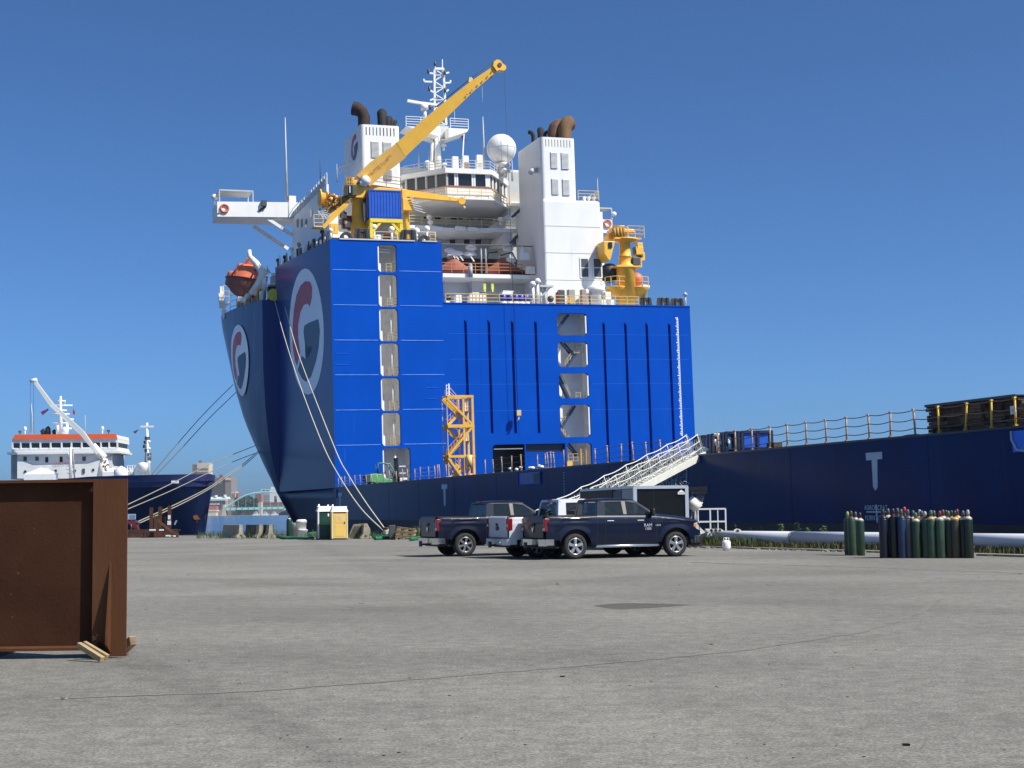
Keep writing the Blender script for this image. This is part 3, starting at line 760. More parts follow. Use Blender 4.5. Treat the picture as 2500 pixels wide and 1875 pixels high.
# grey cross beam, boat deck, covered boats
deck_band(1081, 1311, 594, 601, 8.0, 8.8, GREYP, 'cross_beam'); 
for px in (1174, 1185, 1306): a = A(px, 602, 8.4); b_ = A(px + 2, 667, 8.4); mb = MB(); mb.tube([(a[0], 8.4, a[1]), (b_[0], 8.4, b_[1])], .12); S(mb, 'beam_post', GREYP)
deck_band(1081, 1312, 667, 681, 7.5, 19.9, WHITE, 'boat_deck')
zbd = A(1200, 667, 7.6)[1]
rail_line('railing', [(XC + .3, 7.7, zbd), (A(1275, 667, 7.7)[0], 7.7, zbd)], 1.3, mat('orange_rail', (.55, .22, .08), .6))
a = A(1081, 620, 14); b_ = A(1300, 668, 14); mb = MB(); mb.box(a[0], b_[0], 17, 17.2, b_[1], a[1]); S(mb, 'boat_deck_bulkhead', mat('dark_maroon', (.045, .018, .016), .7))
a = A(1082, 682, 12); b_ = A(1312, 738, 12); mb = MB(); mb.box(a[0], b_[0], 12.0, 12.2, ZL, a[1]); S(mb, 'lower_bulkhead', LGREY)
mb = MB(); mb.box(*[A(q, 720, 11.7)[0] for q in (1146, 1177)], 10.5, 11.9, ZL, A(1160, 684, 11.7)[1]); S(mb, 'pillar', LGREY)
for q in (1118, 1130): mb = MB(); x = A(q, 700, 11.8)[0]; mb.box(x - .5, x + .5, 11.9, 11.99, ZL, ZL + 2); S(mb, 'door', BLACK)
mb = MB(); x, z = A(1148, 655, 7.3); mb.tube([(x, 7.2, z - 1.2), (x, 7.2, z + .3)], .3, 12); mb.sphere((x, 7.2, z + .35), .3, 10, 6); S(mb, 'floodlight', GREYP)
# white inclined supports below the bridge
zg = lambda px, py: (A(px, py, 15)[0], 15, A(px, py, 15)[1])
mb = MB(); mb.prism([zg(1248, 500), zg(1255, 506), zg(1232, 556), zg(1192, 556), zg(1246, 520)], (0, 4.8, 0)); S(mb, 'bridge_support', WHITE)
mb = MB(); mb.prism([zg(1236, 560), zg(1251, 560), zg(1251, 594), zg(1218, 594), zg(1226, 575)], (0, 4.8, 0)); S(mb, 'bridge_support', WHITE)
for a, b_ in (((1254, 528), (1287, 495)), ((1250, 592), (1276, 562))):
    p, q = A(*a, 14), A(*b_, 14); flight((p[0], 14, p[1]), (q[0], 14, q[1]), 14)
# wheelhouse
ZR = A(1087, 409, 11)[1]; ZW1 = A(1150, 430, 11)[1]; ZW0 = A(1150, 455, 11)[1]; ZB = A(1150, 483, 11)[1]
P = [Vector((*SZ(981, 427, ZR), 0)), Vector((*SZ(1087, 409, ZR), 0)), Vector((*SZ(1201, 414, ZR), 0)), Vector((*SZ(1242, 443, ZR), 0))]
print('wheelhouse', P)
yb_ = max(p.y for p in P) + 1.0
poly = P + [Vector((P[3].x, yb_, 0)), Vector((P[0].x, yb_, 0))]
cen_ = sum(poly, Vector()) / len(poly)
def inset(pl, d): return [cen_ + (p - cen_) * (1 - d / (p - cen_).length) for p in pl]
def pr(name, pl, z0, z1, m_, par=None): mb = MB(); mb.prism([(p.x, p.y, z0) for p in pl], (0, 0, z1 - z0)); return S(mb, name, m_, par)
pr('bridge_roof', poly, ZW1 + .35, ZR, WHITE)
inn = inset(poly, .55)
pr('bridge_wall', inn, ZB, ZW0, WHITE); pr('bridge_glazing', inset(poly, .62), ZW0 + .002, ZW1 + .34, GLASS)
segs = [(0, 1, (0, .25, .5, .74, 1)), (1, 2, (0, .19, .24, .60, .65, .93, .97, 1)), (2, 3, (.2, .4, .6, .8, 1))]
for a, b_, ts in segs:
    for t in ts:
        p = inn[a].lerp(inn[b_], t); mb = MB(); mb.box(p.x - .12, p.x + .12, p.y - .12, p.y + .12, ZW0, ZW1 + .36); S(mb, 'window_mullion', WHITE)
mb = MB()
for i in range(3): mb.bar(Vector((inn[i].x, inn[i].y, ZW0 + .05)), Vector((inn[i + 1].x, inn[i + 1].y, ZW0 + .05)), .25, .12)
S(mb, 'window_sill', mat('sill_red', (.35, .12, .07), .6))
out_ = [cen_ + (p - cen_) * 1.02 for p in poly]
pr('bridge_walkway', out_, ZB - .25, ZB - .02, WHITE)
rail_line('railing', [(out_[0].x, out_[0].y, ZB), (out_[1].x, out_[1].y, ZB), (out_[2].x, out_[2].y, ZB), (out_[3].x, out_[3].y, ZB)], 1.25, PYEL)
rail_line('railing', [(p.x, p.y, ZR) for p in inset(poly, .3)[:4]], 1.2, LGREY)
# soffit under the bridge tapering to the accommodation front
mb = MB(); lo = [Vector((cen_.x + (p.x - cen_.x) * .86, max(p.y + 3.5, YF - .3), 0)) for p in P]
lo = [Vector((p.x, min(p.y, YF - .05), 0)) for p in lo]
vs = [(p.x, p.y, ZB - .26) for p in P] + [(p.x, p.y, ZB - 1.0) for p in lo]
mb.add(vs, [(0, 1, 5, 4), (1, 2, 6, 5), (2, 3, 7, 6)]); S(mb, 'bridge_soffit', WHITE)
# side bridge part behind the right funnel
a = A(1243, 431, 22); b_ = A(1296, 500, 22); mb = MB(); mb.box(a[0], b_[0] + 6, 22, 24, b_[1], a[1] + 1); S(mb, 'bridge_side_part', WHITE)
a = A(1243, 457, 22); b_ = A(1294, 483, 22); mb = MB(); mb.box(a[0] + .3, b_[0], 21.9, 22, b_[1], a[1]); S(mb, 'bridge_side_window', GLASS)
deck_band(1244, 1300, 492, 497, 18, 21.9); rail_line('railing', [(A(1244, 492, 18)[0], 18, A(1260, 492, 18)[1]), (A(1300, 492, 18)[0], 18, A(1260, 492, 18)[1])], 1.2, PYEL)
mb = MB(); x, z = A(1300, 528, 13); mb.box(x - .5, x + .2, 13, 13.5, z - .9, z + .9); S(mb, 'fire_locker', mat('fire_red', (.45, .03, .02), .5))
# --- near bridge wing
yw = 29.0
a = A(530, 492, yw); b_ = A(738, 531, yw); zlo = A(600, 531, yw)[1]
mb = MB(); mb.prism([(a[0], yw, A(530, 492, yw)[1]), (b_[0], yw, A(738, 494, yw)[1]), (b_[0] - 1.2, yw, A(735, 531, yw)[1]), (a[0], yw, zlo)], (0, .25, 0))
mb.prism([(a[0], yw + .25, A(530, 492, yw)[1]), (a[0], yw + 5, A(530, 492, yw)[1]), (a[0], yw + 5, zlo), (a[0], yw + .25, zlo)], (.2, 0, 0))
mb.box(a[0] + .2, b_[0], yw + .25, yw + 5, zlo, zlo + .3); mb.box(a[0] + .2, b_[0], yw + 4.8, yw + 5, zlo + .3, A(600, 492, yw)[1]); S(mb, 'bridge_wing', WHITE)
zt_ = A(580, 492, yw)[1]; zc2 = A(560, 464, yw)[1]
c0, c1 = A(536, 470, yw)[0], A(618, 470, yw)[0]
mb = MB()
for x in (c0, c1): mb.bar((x, yw + .2, zt_), (x, yw + .2, zc2), .16); mb.bar((x, yw + 4.5, zt_), (x, yw + 4.5, zc2), .16)
mb.bar((c0, yw + .2, zc2), (c1, yw + .2, zc2), .2); mb.box(c0, c1, yw + .3, yw + 4.6, zc2 - .05, zc2 + .12); S(mb, 'wing_canopy', LGREY)
mb = MB(); x, z = A(526, 478, yw); mb.sphere((x, yw + 1, z), .45, 12, 8); mb.bar((x, yw + 1, z - .2), (x, yw + 1, zt_ - .6), .15); S(mb, 'searchlight', WHITE)
def lifering(px, py, y, r=.5):
    x, z = A(px, py, y); mb = MB()
    mb.tube([(x + r * math.cos(t), y - .1, z + r * math.sin(t)) for t in [2 * math.pi * k / 16 for k in range(17)]], .13, 8, False); S(mb, 'life_ring', ORNG)
lifering(548, 509, yw - .05, .55)
mb = MB(); p, q = A(532, 520, yw), A(556, 513, yw); mb.bar((p[0], yw - .1, p[1]), (q[0], yw - .1, q[1]), .12); S(mb, 'lifebuoy_bracket', ORNG)
mb = MB(); x, z = A(644, 497, yw); mb.box(x - .35, x + .35, yw - .5, yw, z - .4, z + .4); x2, z2 = A(640, 507, yw); mb.prism([(x2 - .7, yw - .02, z2 - .5), (x2 + .5, yw - .02, z2 + .4), (x2 + .6, yw - .02, z2 + .1), (x2 - .4, yw - .02, z2 - .7)], (0, -.05, 0)); S(mb, 'floodlight', DGREY)
for (s0, s1) in (((628, 541), (714, 598)), ((650, 532), (714, 575))):
    p, q = A(*s0, yw + .5), A(*s1, yw + .5); mb = MB(); mb.bar((p[0], yw + (.5 if s0[0] == 650 else 4), p[1]), (q[0], yw + (.5 if s0[0] == 650 else 4), q[1]), .55, .45); S(mb, 'wing_strut', WHITE)
rail_line('railing', [(a[0] + .3, yw + 4.9, zt_), (b_[0], yw + 4.9, zt_)], .55, LGREY, rails=(1,))
mb = MB(); x, z = A(716, 488, yw); mb.box(x - .5, x + .5, yw + .5, yw + 1.5, zt_, z + .7); S(mb, 'wing_locker', CREAM)
def aerial(px, py0, py1, y, r=.07, name='whip_aerial', m_=LGREY):
    a_, b2 = A(px, py0, y), A(px - (py1 - py0) * .006 * -1, py1, y); mb = MB(); mb.tube([(b2[0], y, b2[1]), (b2[0], y, (a_[1] * .55 + b2[1] * .45)), (b2[0], y, a_[1])], [r * 1.6, r, r * .4], 6); S(mb, name, m_)
aerial(699, 287, 490, yw + 1, .14); aerial(782, 365, 460, yw - 4, .05, m_=DGREY); aerial(823, 400, 445, 22, .06); aerial(1182, 285, 412, 16, .12); aerial(1251, 388, 440, 20, .09); aerial(1023, 358, 420, 20, .1); aerial(1047, 358, 412, 20, .08); aerial(1460, 435, 484, 8, .06); aerial(1178, 210, 250, 16, .03)
aerial(1110, 270, 300, 18, .05)
# far bridge wing peeping past the funnel
yw2 = 27; a = A(1460, 535, yw2); b_ = A(1496, 569, yw2); mb = MB(); mb.box(a[0], b_[0], yw2, yw2 + 5, b_[1], a[1]); S(mb, 'bridge_wing', WHITE)
c = A(1493, 509, yw2); mb = MB(); mb.bar((c[0], yw2, a[1]), (c[0], yw2, c[1]), .16); mb.bar((a[0], yw2, c[1]), (c[0], yw2, c[1]), .18); mb.box(a[0], c[0], yw2, yw2 + 4, c[1] - .1, c[1]); S(mb, 'wing_canopy', LGREY)
lifering(1483, 546, yw2 - .05, .55); mb = MB(); x, z = A(1499, 523, yw2); mb.sphere((x, yw2, z), .4, 10, 8); S(mb, 'searchlight', WHITE)
# ceiling-high flags bunting-like rail near the left funnel
mb = MB()
for i in range(4):
    x, z = A(834 + i * 6, 416 - i * 4, 14); mb.tube([(x + .4 * math.cos(t), 14, z + .55 * math.sin(t)) for t in [k * .7 for k in range(7)]], .09, 6)
S(mb, 'vent_loops', WHITE)

# --- funnels
def funnel(px0, pxm, px1, pyt, pyb, y, dep, louv, slots, slot_py, name='funnel'):
    xa = A(pxm, pyt, y)[0]; xb = A(px1, (pyt + pyb) / 2, y)[0]; zt_ = A((pxm + px1) / 2, pyt, y)[1]; zb_ = A((pxm + px1) / 2, pyb, y)[1]
    mb = MB(); r = .5
    # rounded aft corners; top band is open (slots)
    zs0, zs1 = A(pxm, slot_py[1], y)[1], A(pxm, slot_py[0], y)[1]
    def foot(z0, z1):
        pl = []
        for cx, cy, a0 in ((xa + r, y + r, math.pi), (xb - r, y + r, 1.5 * math.pi)):
            pl += [(cx + r * math.cos(a0 + t), cy + r * math.sin(a0 + t), z0) for t in [math.pi / 2 * k / 5 for k in range(6)]]
        pl += [(xb, y + dep, z0), (xa, y + dep, z0)]
        mb.prism(pl, (0, 0, z1 - z0), smooth=False)
    foot(zb_, zs0)
    mb.box(xa + .5, xb - .5, y, y + .12, zs1, zt_)
    n_ = slots; sw = (xb - xa - 1.1) / n_
    for i in range(n_ + 1):
        x = xa + .55 + i * sw; mb.box(x - .16, x + .16, y, y + .12, zs0, zs1)
    mb.box(xa, xa + .12, y + .5, y + dep, zs0, zt_); mb.box(xb - .12, xb, y + .5, y + dep, zs0, zt_)
    for cx, a0 in ((xa + r, math.pi), (xb - r, 1.5 * math.pi)):
        arc = [(cx + q * math.cos(a0 + t), y + r + q * math.sin(a0 + t)) for q, ts_ in ((r, range(6)), (r - .12, range(5, -1, -1))) for t in [math.pi / 2 * k / 5 for k in ts_]]
        mb.prism([(p[0], p[1], zs0) for p in arc], (0, 0, zt_ - zs0))
    o = S(mb, name, WHITE)
    mb = MB(); mb.box(xa + .2, xb - .2, y + .25, y + dep - .2, zs0, zs0 + .05); mb.build('funnel_top', DGREY, o)
    for (lx0_, ly0_, lx1_, ly1_) in louv:
        p, q = A(lx0_, ly0_, y), A(lx1_, ly1_, y); mb = MB(); mb.box(p[0], q[0], y - .06, y - .003, q[1], p[1])
        nn_ = 14; hh = (p[1] - q[1]) / nn_
        for i in range(nn_):
            z = q[1] + i * hh; mb.add([(p[0] + .05, y - .14, z), (q[0] - .05, y - .14, z), (q[0] - .05, y - .06, z + hh * .9), (p[0] + .05, y - .06, z + hh * .9)], [(0, 1, 2, 3)])
        mb.build('louvre', LGREY, o)
    return o, xa, xb, zt_, zs0
def stack_pipe(o, px, py0, py1, y, r, bend=(0, 0, 0), m_=SOOT, flare=1.0, bell=0.0):
    """exhaust pipe standing on a funnel, bent at its top"""
    a_ = Vector(P3(px, py1, y)); t_ = Vector(P3(px, py0, y)); L_ = t_.z - a_.z
    pts = [a_ - Vector((0, 0, 2)), a_ + Vector((0, 0, L_ * .45)), a_ + Vector((bend[0] * .3, bend[1] * .3, L_ * .68)), a_ + Vector((bend[0] * .75, bend[1] * .75, L_ * .82)), a_ + Vector((bend[0] * 1.3, bend[1] * 1.15, L_ * .88))]
    mb = MB(); mb.tube(pts, [r, r, r * 1.05, r * (1.1 + .2 * bell), r * (1.1 + .3 * bell)], 14, False)
    mb.tube(pts, [r * .9] * 5, 14, False)
    mb.build('exhaust_pipe', m_, o)
YFL = 9.0
fl, xa, xb, ztl, zsl = funnel(852, 879.5, 977.5, 305.5, 470, YFL, 10, [(905, 344.5, 926.5, 385), (934, 346, 957, 388), (936, 414, 958, 440)], 9, (309, 329))
yfs, zfs = SB(866, 377, xa - .0), 0
def fem(u, v, o_):
    q0, q1 = SB(857, 377, xa)[0], SB(876, 377, xa)[0]; zt0, zt1 = SB(866, 324, xa)[1], SB(868, 394, xa)[1]
    return Vector((xa - o_, (q0 + q1) / 2 + (q1 - q0) / 2 * u * 1.1, (zt0 + zt1) / 2 + (zt0 - zt1) / 2 * v * 1.1))
emblem(fl, fem, disc=False)
stack_pipe(fl, 889, 256, 307, YFL + 3, .82, (-1.0, .6, 0), mat('brown_soot', (.035, .018, .013), .85, var=.4, scale=1), bell=.2)
stack_pipe(fl, 933, 268, 308, YFL + 4, .62, (.2, .8, 0)); stack_pipe(fl, 947, 285, 308, YFL + 4, .42, (.3, .5, 0)); stack_pipe(fl, 956, 292, 309, YFL + 4, .26, (.2, .4, 0)); stack_pipe(fl, 963, 293, 309, YFL + 4, .24, (.25, .4, 0)); stack_pipe(fl, 941, 288, 308, YFL + 6, .22, (.2, .4, 0))
fr_, xa2, xb2, ztr, zsr = funnel(1281, 1319, 1410, 336, 700, 4.0, 9, [(1343, 371, 1362, 411), (1369, 372.5, 1389.5, 413), (1345.5, 436, 1364.5, 475), (1372, 437, 1391.5, 477)], 9, (339, 357))
for args in ((1302, 318, 341, 10, .28, (-.35, .4, 0)), (1320, 312, 338, 8, .42, (.2, .6, 0)), (1331, 318, 338, 8, .22, (.35, .4, 0))): stack_pipe(fr_, *args)
stack_pipe(fr_, 1352, 300, 338, 7, 0.85, (.95, .4, 0), RUSTP, bell=.2); stack_pipe(fr_, 1379, 293, 338, 6, 0.92, (.75, .3, 0), mat('ochre_exhaust', (.26, .14, .055), .8, col2=(.14, .07, .03), scale=.8), bell=.2)
# wide casing below the right funnel
ca, cb = A(1330, 486, 3.7), A(1469, 487, 3.7); mb = MB(); mb.box(A(1325, 486, 3.7)[0], A(1469, 600, 3.7)[0], 3.7, 15, ZL + .02, ca[1]); o = S(mb, 'engine_casing', WHITE, bevel=.25)
for px0, px1 in ((1418, 1437.5), (1448.5, 1469)):
    p, q = A(px0, 632, 3.7), A(px1 - 1.5, 676, 3.7); mb = MB(); mb.box(p[0] - .18, q[0] + .18, 3.6, 3.695, q[1] - .18, p[1] + .18); f_ = mb.build('casing_window', WHITE, o)
    mb = MB(); mb.box(p[0], q[0], 3.57, 3.6, q[1], (p[1] + q[1]) / 2 - .07); mb.box(p[0], q[0], 3.57, 3.6, (p[1] + q[1]) / 2 + .07, p[1]); mb.build('grille', DGREY, f_)
for py in (553, 618, 684): z = A(1400, py, 3.7)[1]; mb = MB(); mb.box(A(1330, 600, 3.7)[0], A(1469, 600, 3.7)[0] - .1, 3.67, 3.7, z - .03, z + .03); mb.build('weld_seam', LGREY, o)
zc3 = A(1440, 487, 3.7)[1]; rail_line('railing', [(A(1412, 486, 4)[0], 4, zc3), (A(1462, 486, 4)[0], 4, zc3), (A(1462, 486, 4)[0], 12, zc3)], 1.25, PYEL)
for px in (1427, 1438, 1450): x = A(px, 480, 6)[0]; mb = MB(); mb.tube([(x, 6, zc3), (x, 6, zc3 + .6)], .15); mb.sphere((x, 6, zc3 + .7), .25, 8, 6); S(mb, 'mushroom_vent', WHITE)
mb = MB(); x, z = A(1296, 421, 6); mb.tube([(x + 1, 6, z + .3), (x, 5.4, z + .2), (x - .4, 5, z - .3)], .35, 10); S(mb, 'air_intake', LGREY)

# --- mast, radome
YM = 18.0
def mp(px, py, dy=0): return Vector(P3(px, py, YM + dy))
mb = MB()
b1, t1 = mp(1066, 412), mp(1068, 305)
mb.tube([mp(1069, 412), mp(1068, 372), mp(1066, 310)], [.55, .5, .45], 14); mb.tube([mp(1054, 412), mp(1055, 330)], .22, 10); S(mb, 'mast_column', WHITE)
mb = MB()
legs = [(1061, 305, 1060, 168, 0), (1089, 305, 1082, 168, 0), (1062, 305, 1061, 168, 2), (1090, 305, 1083, 168, 2)]
for x0_, y0_, x1_, y1_, dy in legs: mb.bar(mp(x0_, y0_, dy), mp(x1_, y1_, dy), .22)
for i in range(9):
    t0, t1_ = i / 9, (i + 1) / 9
    for dy in (0, 2):
        l0, l1 = mp(1061, 305, dy).lerp(mp(1060, 168, dy), t0), mp(1061, 305, dy).lerp(mp(1060, 168, dy), t1_)
        q0, q1 = mp(1089, 305, dy).lerp(mp(1082, 168, dy), t0), mp(1089, 305, dy).lerp(mp(1082, 168, dy), t1_)
        mb.bar(l0, q1 if i % 2 else q0, .1); mb.bar(l0 if i % 2 else q0, q1 if i % 2 else l1, .12)
    mb.bar(l0 - Vector((0, 2, 0)), l0, .1)
mb.bar(mp(1060, 168), mp(1083, 168), .3); mb.bar(mp(1080, 175), mp(1080, 145), .13); mb.bar(mp(1062, 168), mp(1062, 155), .15)
S(mb, 'mast_lattice', WHITE)
mb = MB()
for pts in (((1034, 193), (1036, 199), (1055, 200)), ((1100, 196), (1099, 202), (1082, 203)), ((1046, 178), (1060, 180)), ((1096, 177), (1084, 180)), ((1048, 220), (1060, 226)), ((1095, 219), (1086, 226)), ((1050, 245), (1062, 240))):
    for a_, b2 in zip(pts, pts[1:]): mb.bar(mp(*a_), mp(*b2), .22)
S(mb, 'mast_yards', WHITE)
for px, py in ((1046, 174), (1048, 217), (1087, 220), (1086, 177), (1050, 262), (1062, 156)):
    mb = MB(); p = mp(px, py, -.3); mb.tube([p - Vector((0, 0, .32)), p + Vector((0, 0, .32))], .17, 8); S(mb, 'navigation_light', DGREY)
mb = MB(); mb.bar(mp(994, 246), mp(1028, 252), .45, .35); mb.bar(mp(1028, 252), mp(1065, 256), .45, .35); mb.tube([mp(1035, 256), mp(1037, 268)], .55, 10); mb.tube([mp(1036, 268), mp(1038, 292)], .28, 8); S(mb, 'radar_scanner', WHITE)
zp = mp(1050, 320).z; zq = mp(1110, 322).z
pl_l, pl_r = mp(983, 315).x, mp(1134, 325).x
mb = MB(); mb.prism([(pl_l, YM - 2, zp), (mp(1060, 318).x, YM - 2, zp), (mp(1060, 318).x, YM - 2, zp - 1.2), (pl_l + 1.5, YM - 2, zp - .4)], (0, 4, 0)); mb.prism([(mp(1085, 318).x, YM - 2, zq), (pl_r, YM - 2, zq), (pl_r - .2, YM - 2, zq - .4), (mp(1085, 318).x, YM - 2, zq - 1.4)], (0, 4, 0)); S(mb, 'mast_platform', WHITE)
rail_line('railing', [(pl_l, YM - 1.9, zp), (mp(1055, 318).x, YM - 1.9, zp)], 1.4, WHITE, rails=(1, .75, .5, .25)); rail_line('railing', [(mp(1090, 318).x, YM - 1.9, zq), (pl_r, YM - 1.9, zq)], 1.4, WHITE, rails=(1, .75, .5, .25))
mb = MB(); mb.prism([mp(1066, 305), mp(1096, 308), mp(1084, 335), mp(1070, 345)], (0, 1.5, 0)); S(mb, 'mast_bracket', LGREY)
mb = MB(); mb.tube([mp(1058, 320), mp(1060, 408)], .16, 6); mb.tube([mp(1075, 330), mp(1062, 408)], .12, 6); S(mb, 'mast_cable', DGREY)
for px, py in ((1082, 345), (1083, 357), (1052, 402), (1085, 403), (1043, 398)):
    mb = MB(); p = mp(px, py); mb.lathe([(.42, 0), (.36, .22), (.1, .36)], Matrix.Translation(p), 12); mb.tube([p - Vector((0, 0, .6)), p], .15, 8); S(mb, 'antenna_dome', WHITE)
p = mp(1132, 335); mb = MB(); mb.bar(mp(1133, 322), mp(1128, 410), .16); S(mb, 'flag_pole', WHITE)
mb = MB(); mb.prism([mp(1126, 332), mp(1133, 330), mp(1138, 345), mp(1130, 344)], (0, .05, 0)); S(mb, 'house_flag', mat('dark_flag', (.05, .03, .06), .8))
RC = P3(1224, 364, 15.0); rr = 36.0 * (RC - Ec).length / F
mb = MB(); mb.sphere(RC, rr, 32, 20); o = S(mb, 'radome', WHITE)
mb = MB()
mb.tube([RC + Vector((rr * 1.003 * math.cos(t), rr * 1.003 * math.sin(t), 0)) for t in [2 * math.pi * k / 40 for k in range(41)]], .035, 4, False)
for a0 in (0.2, 1.25, 2.3): mb.tube([RC + Vector((rr * 1.003 * math.cos(t) * math.cos(a0), rr * 1.003 * math.cos(t) * math.sin(a0), rr * 1.003 * math.sin(t))) for t in [2 * math.pi * k / 40 for k in range(41)]], .03, 4, False)
mb.build('radome_seam', LGREY, o)
mb = MB(); mb.lathe([(rr * .55, RC.z - rr * 1.0), (rr * .4, RC.z - rr * 1.15), (rr * .32, ZR)], Matrix.Translation((RC.x, RC.y, 0)), 16); S(mb, 'radome_pedestal', CREAM)
for px, py in ((1233, 402), (1234, 416)): p = P3(px, py, 13.5); mb = MB(); mb.lathe([(.05, .35), (.6, .25), (.75, 0), (.7, -.3), (.3, -.35)], Matrix.Translation(p), 14); mb.tube([p - Vector((0, 0, 1)), p], .2); S(mb, 'antenna_dome', WHITE)
for px, py in ((1111, 390), (1136, 388), (1170, 386), (1169, 405), (1138, 404), (1052, 405)):
    p = P3(px, py, 13.5); mb = MB(); mb.box(p.x - .4, p.x + .4, p.y - .3, p.y + .3, ZR, p.z + .4); S(mb, 'roof_equipment', CREAM if px != 1138 else mat('tarp_brown', (.4, .25, .15), .8))
# --- main crane on the tall block
YC = 4.0
def cp_(px, py, dy=0): return Vector(P3(px, py, YC + dy))
mb = MB(); p = cp_(872, 470)
zb_ = ZT
mb.lathe([(.95, zb_), (.95, cp_(872, 545).z), (.78, cp_(872, 542).z), (.72, cp_(872, 496).z), (.95, cp_(872, 492).z), (.95, cp_(872, 488).z)], Matrix.Translation((p.x, YC, 0)), 20); S(mb, 'crane_pedestal', YEL)
hx0, hx1 = cp_(856, 470).x, cp_(886, 470).x
mb = MB(); mb.box(hx0, hx1, YC - 1.4, YC + 1.6, cp_(870, 488).z, cp_(870, 445).z); mb.prism([cp_(845, 448, -1), cp_(856, 432, -1), cp_(868, 434, -1), cp_(882, 460, -1), cp_(870, 476, -1), cp_(854, 470, -1)], (0, 2.4, 0))
mb.prism([cp_(880, 452, -1), cp_(978, 462, -1), cp_(978, 466, -1), cp_(880, 472, -1)], (0, 2.4, 0))
S(mb, 'slewing_house', YEL, bevel=.06)
mb = MB()
for dx in (846, 852, 858): mb.bar(cp_(dx, 432, -1.6), cp_(dx + 1, 458, -1.6), .18)
for py in (434, 444, 456): mb.bar(cp_(845, py, -1.6), cp_(860, py + 1, -1.6), .15)
for px, py in ((850, 440), (855, 448), (849, 452)): mb.tube([cp_(px, py, -1.3), cp_(px + 6, py + 1, -1)], .4, 8)
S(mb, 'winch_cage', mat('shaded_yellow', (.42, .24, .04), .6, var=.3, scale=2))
mb = MB(); mb.box(cp_(832, 475).x, cp_(858, 475).x, YC - 3.2, YC - 1.5, cp_(845, 490).z, cp_(845, 463).z); o = S(mb, 'operator_cab', mat('cab_olive', (.10, .085, .03), .5, var=.2, scale=2), bevel=.08)
mb = MB(); mb.box(cp_(837, 475).x, cp_(847, 475).x, YC - 3.3, YC - 3.22, cp_(845, 486).z, cp_(845, 466).z); mb.build('cab_window', GLASS, o)
mb = MB(); mb.box(cp_(839, 475).x, cp_(841, 475).x, YC - 3.36, YC - 3.31, cp_(845, 484).z, cp_(845, 468).z); mb.build('window_bar', WHITE, o)
mb = MB(); mb.prism([cp_(873, 443, -1.8), cp_(885, 428, -1.8), cp_(888, 440, -1.8), cp_(880, 452, -1.8)], (0, .3, 0)); S(mb, 'hydraulic_shield', STB)
mb = MB(); p = cp_(892, 441, -1.8); mb.sphere(p, .65, 12, 8); mb.tube([cp_(878, 447, -1.8), cp_(895, 450, -1.8)], .3, 8); S(mb, 'hydraulic_joint', WHITE)
# jib: tapered box girder reaching up and over to the right, coming towards the stern
def jp(px, py, t): return Vector(P3(px, py, YC * (1 - t) + .2 * t - 1.2))
def jib(sec, name, m_, width):
    mb = MB(); vs = []
    for (ux, uy, lx, ly, t), wd_ in zip(sec, width):
        U, L_ = jp(ux, uy, t), jp(lx, ly, t); vs += [U + Vector((0, -wd_, 0)), U + Vector((0, wd_, 0)), L_ + Vector((0, wd_, 0)), L_ + Vector((0, -wd_, 0))]
    k = len(sec)
    fs = [(i * 4 + j, i * 4 + (j + 1) % 4, (i + 1) * 4 + (j + 1) % 4, (i + 1) * 4 + j) for i in range(k - 1) for j in range(4)] + [(0, 1, 2, 3), tuple(range(4 * k - 4, 4 * k))]
    mb.add(vs, fs); return S(mb, name, m_)
JY = mat('jib_orange_yellow', (1.0, 0.58, 0.13), .42, col2=(0.92, 0.48, 0.09), scale=.5)
jib([(869, 430, 902, 456, 0), (900, 399.5, 938, 425, .12), (960, 356, 982, 392, .32), (968, 350.5, 990, 385, .36)], 'crane_jib', JY, [.4, .4, .38, .36])
jib([(966, 350, 988, 384, .36), (1063, 267, 1080, 297, .65), (1147, 200.5, 1158, 221, .88), (1202, 163.5, 1211, 176, 1)], 'crane_jib', YEL, [.36, .32, .3, .28])
mb = MB(); mb.prism([jp(*q, 1) + Vector((0, -.5, 0)) for q in ((1201, 163), (1203, 153), (1210, 148), (1218, 149), (1224, 157), (1232, 163), (1233, 170), (1228, 175), (1217, 173), (1210, 176))], (0, 1.0, 0)); o = S(mb, 'jib_head', YEL)
mb = MB(); c = jp(1217, 161, 1); mb.tube([c + Vector((0, -.6, 0)), c + Vector((0, .6, 0))], .28, 12); mb.build('sheave_pin', RUSTP, o)
mb = MB(); mb.bar(jp(1146, 201, .88), jp(1148, 190, .88), .35); mb.bar(jp(1148, 190, .88), jp(1152, 196, .88), .3); S(mb, 'jib_bracket', PYEL)
mb = MB()
for (a_, b2, t) in ((1138, 238, .85), (1150, 228, .88), (1163, 216, .9), (1175, 206, .93), (1188, 194, .96), (1198, 183, .98)): c = jp(a_, b2 - 4, t); mb.box(c.x - .07, c.x + .07, c.y - .42, c.y - .34, c.z + .02, c.z + .14)
mb.bar(jp(1192, 188, .97), jp(1201, 188, .97), .3); S(mb, 'jib_fitting', DGREY)
mb = MB(); mb.tube([jp(1060, 264, .64), jp(1144, 196, .88), jp(1203, 151, 1)], .05, 5); S(mb, 'luffing_wire', WIRE)
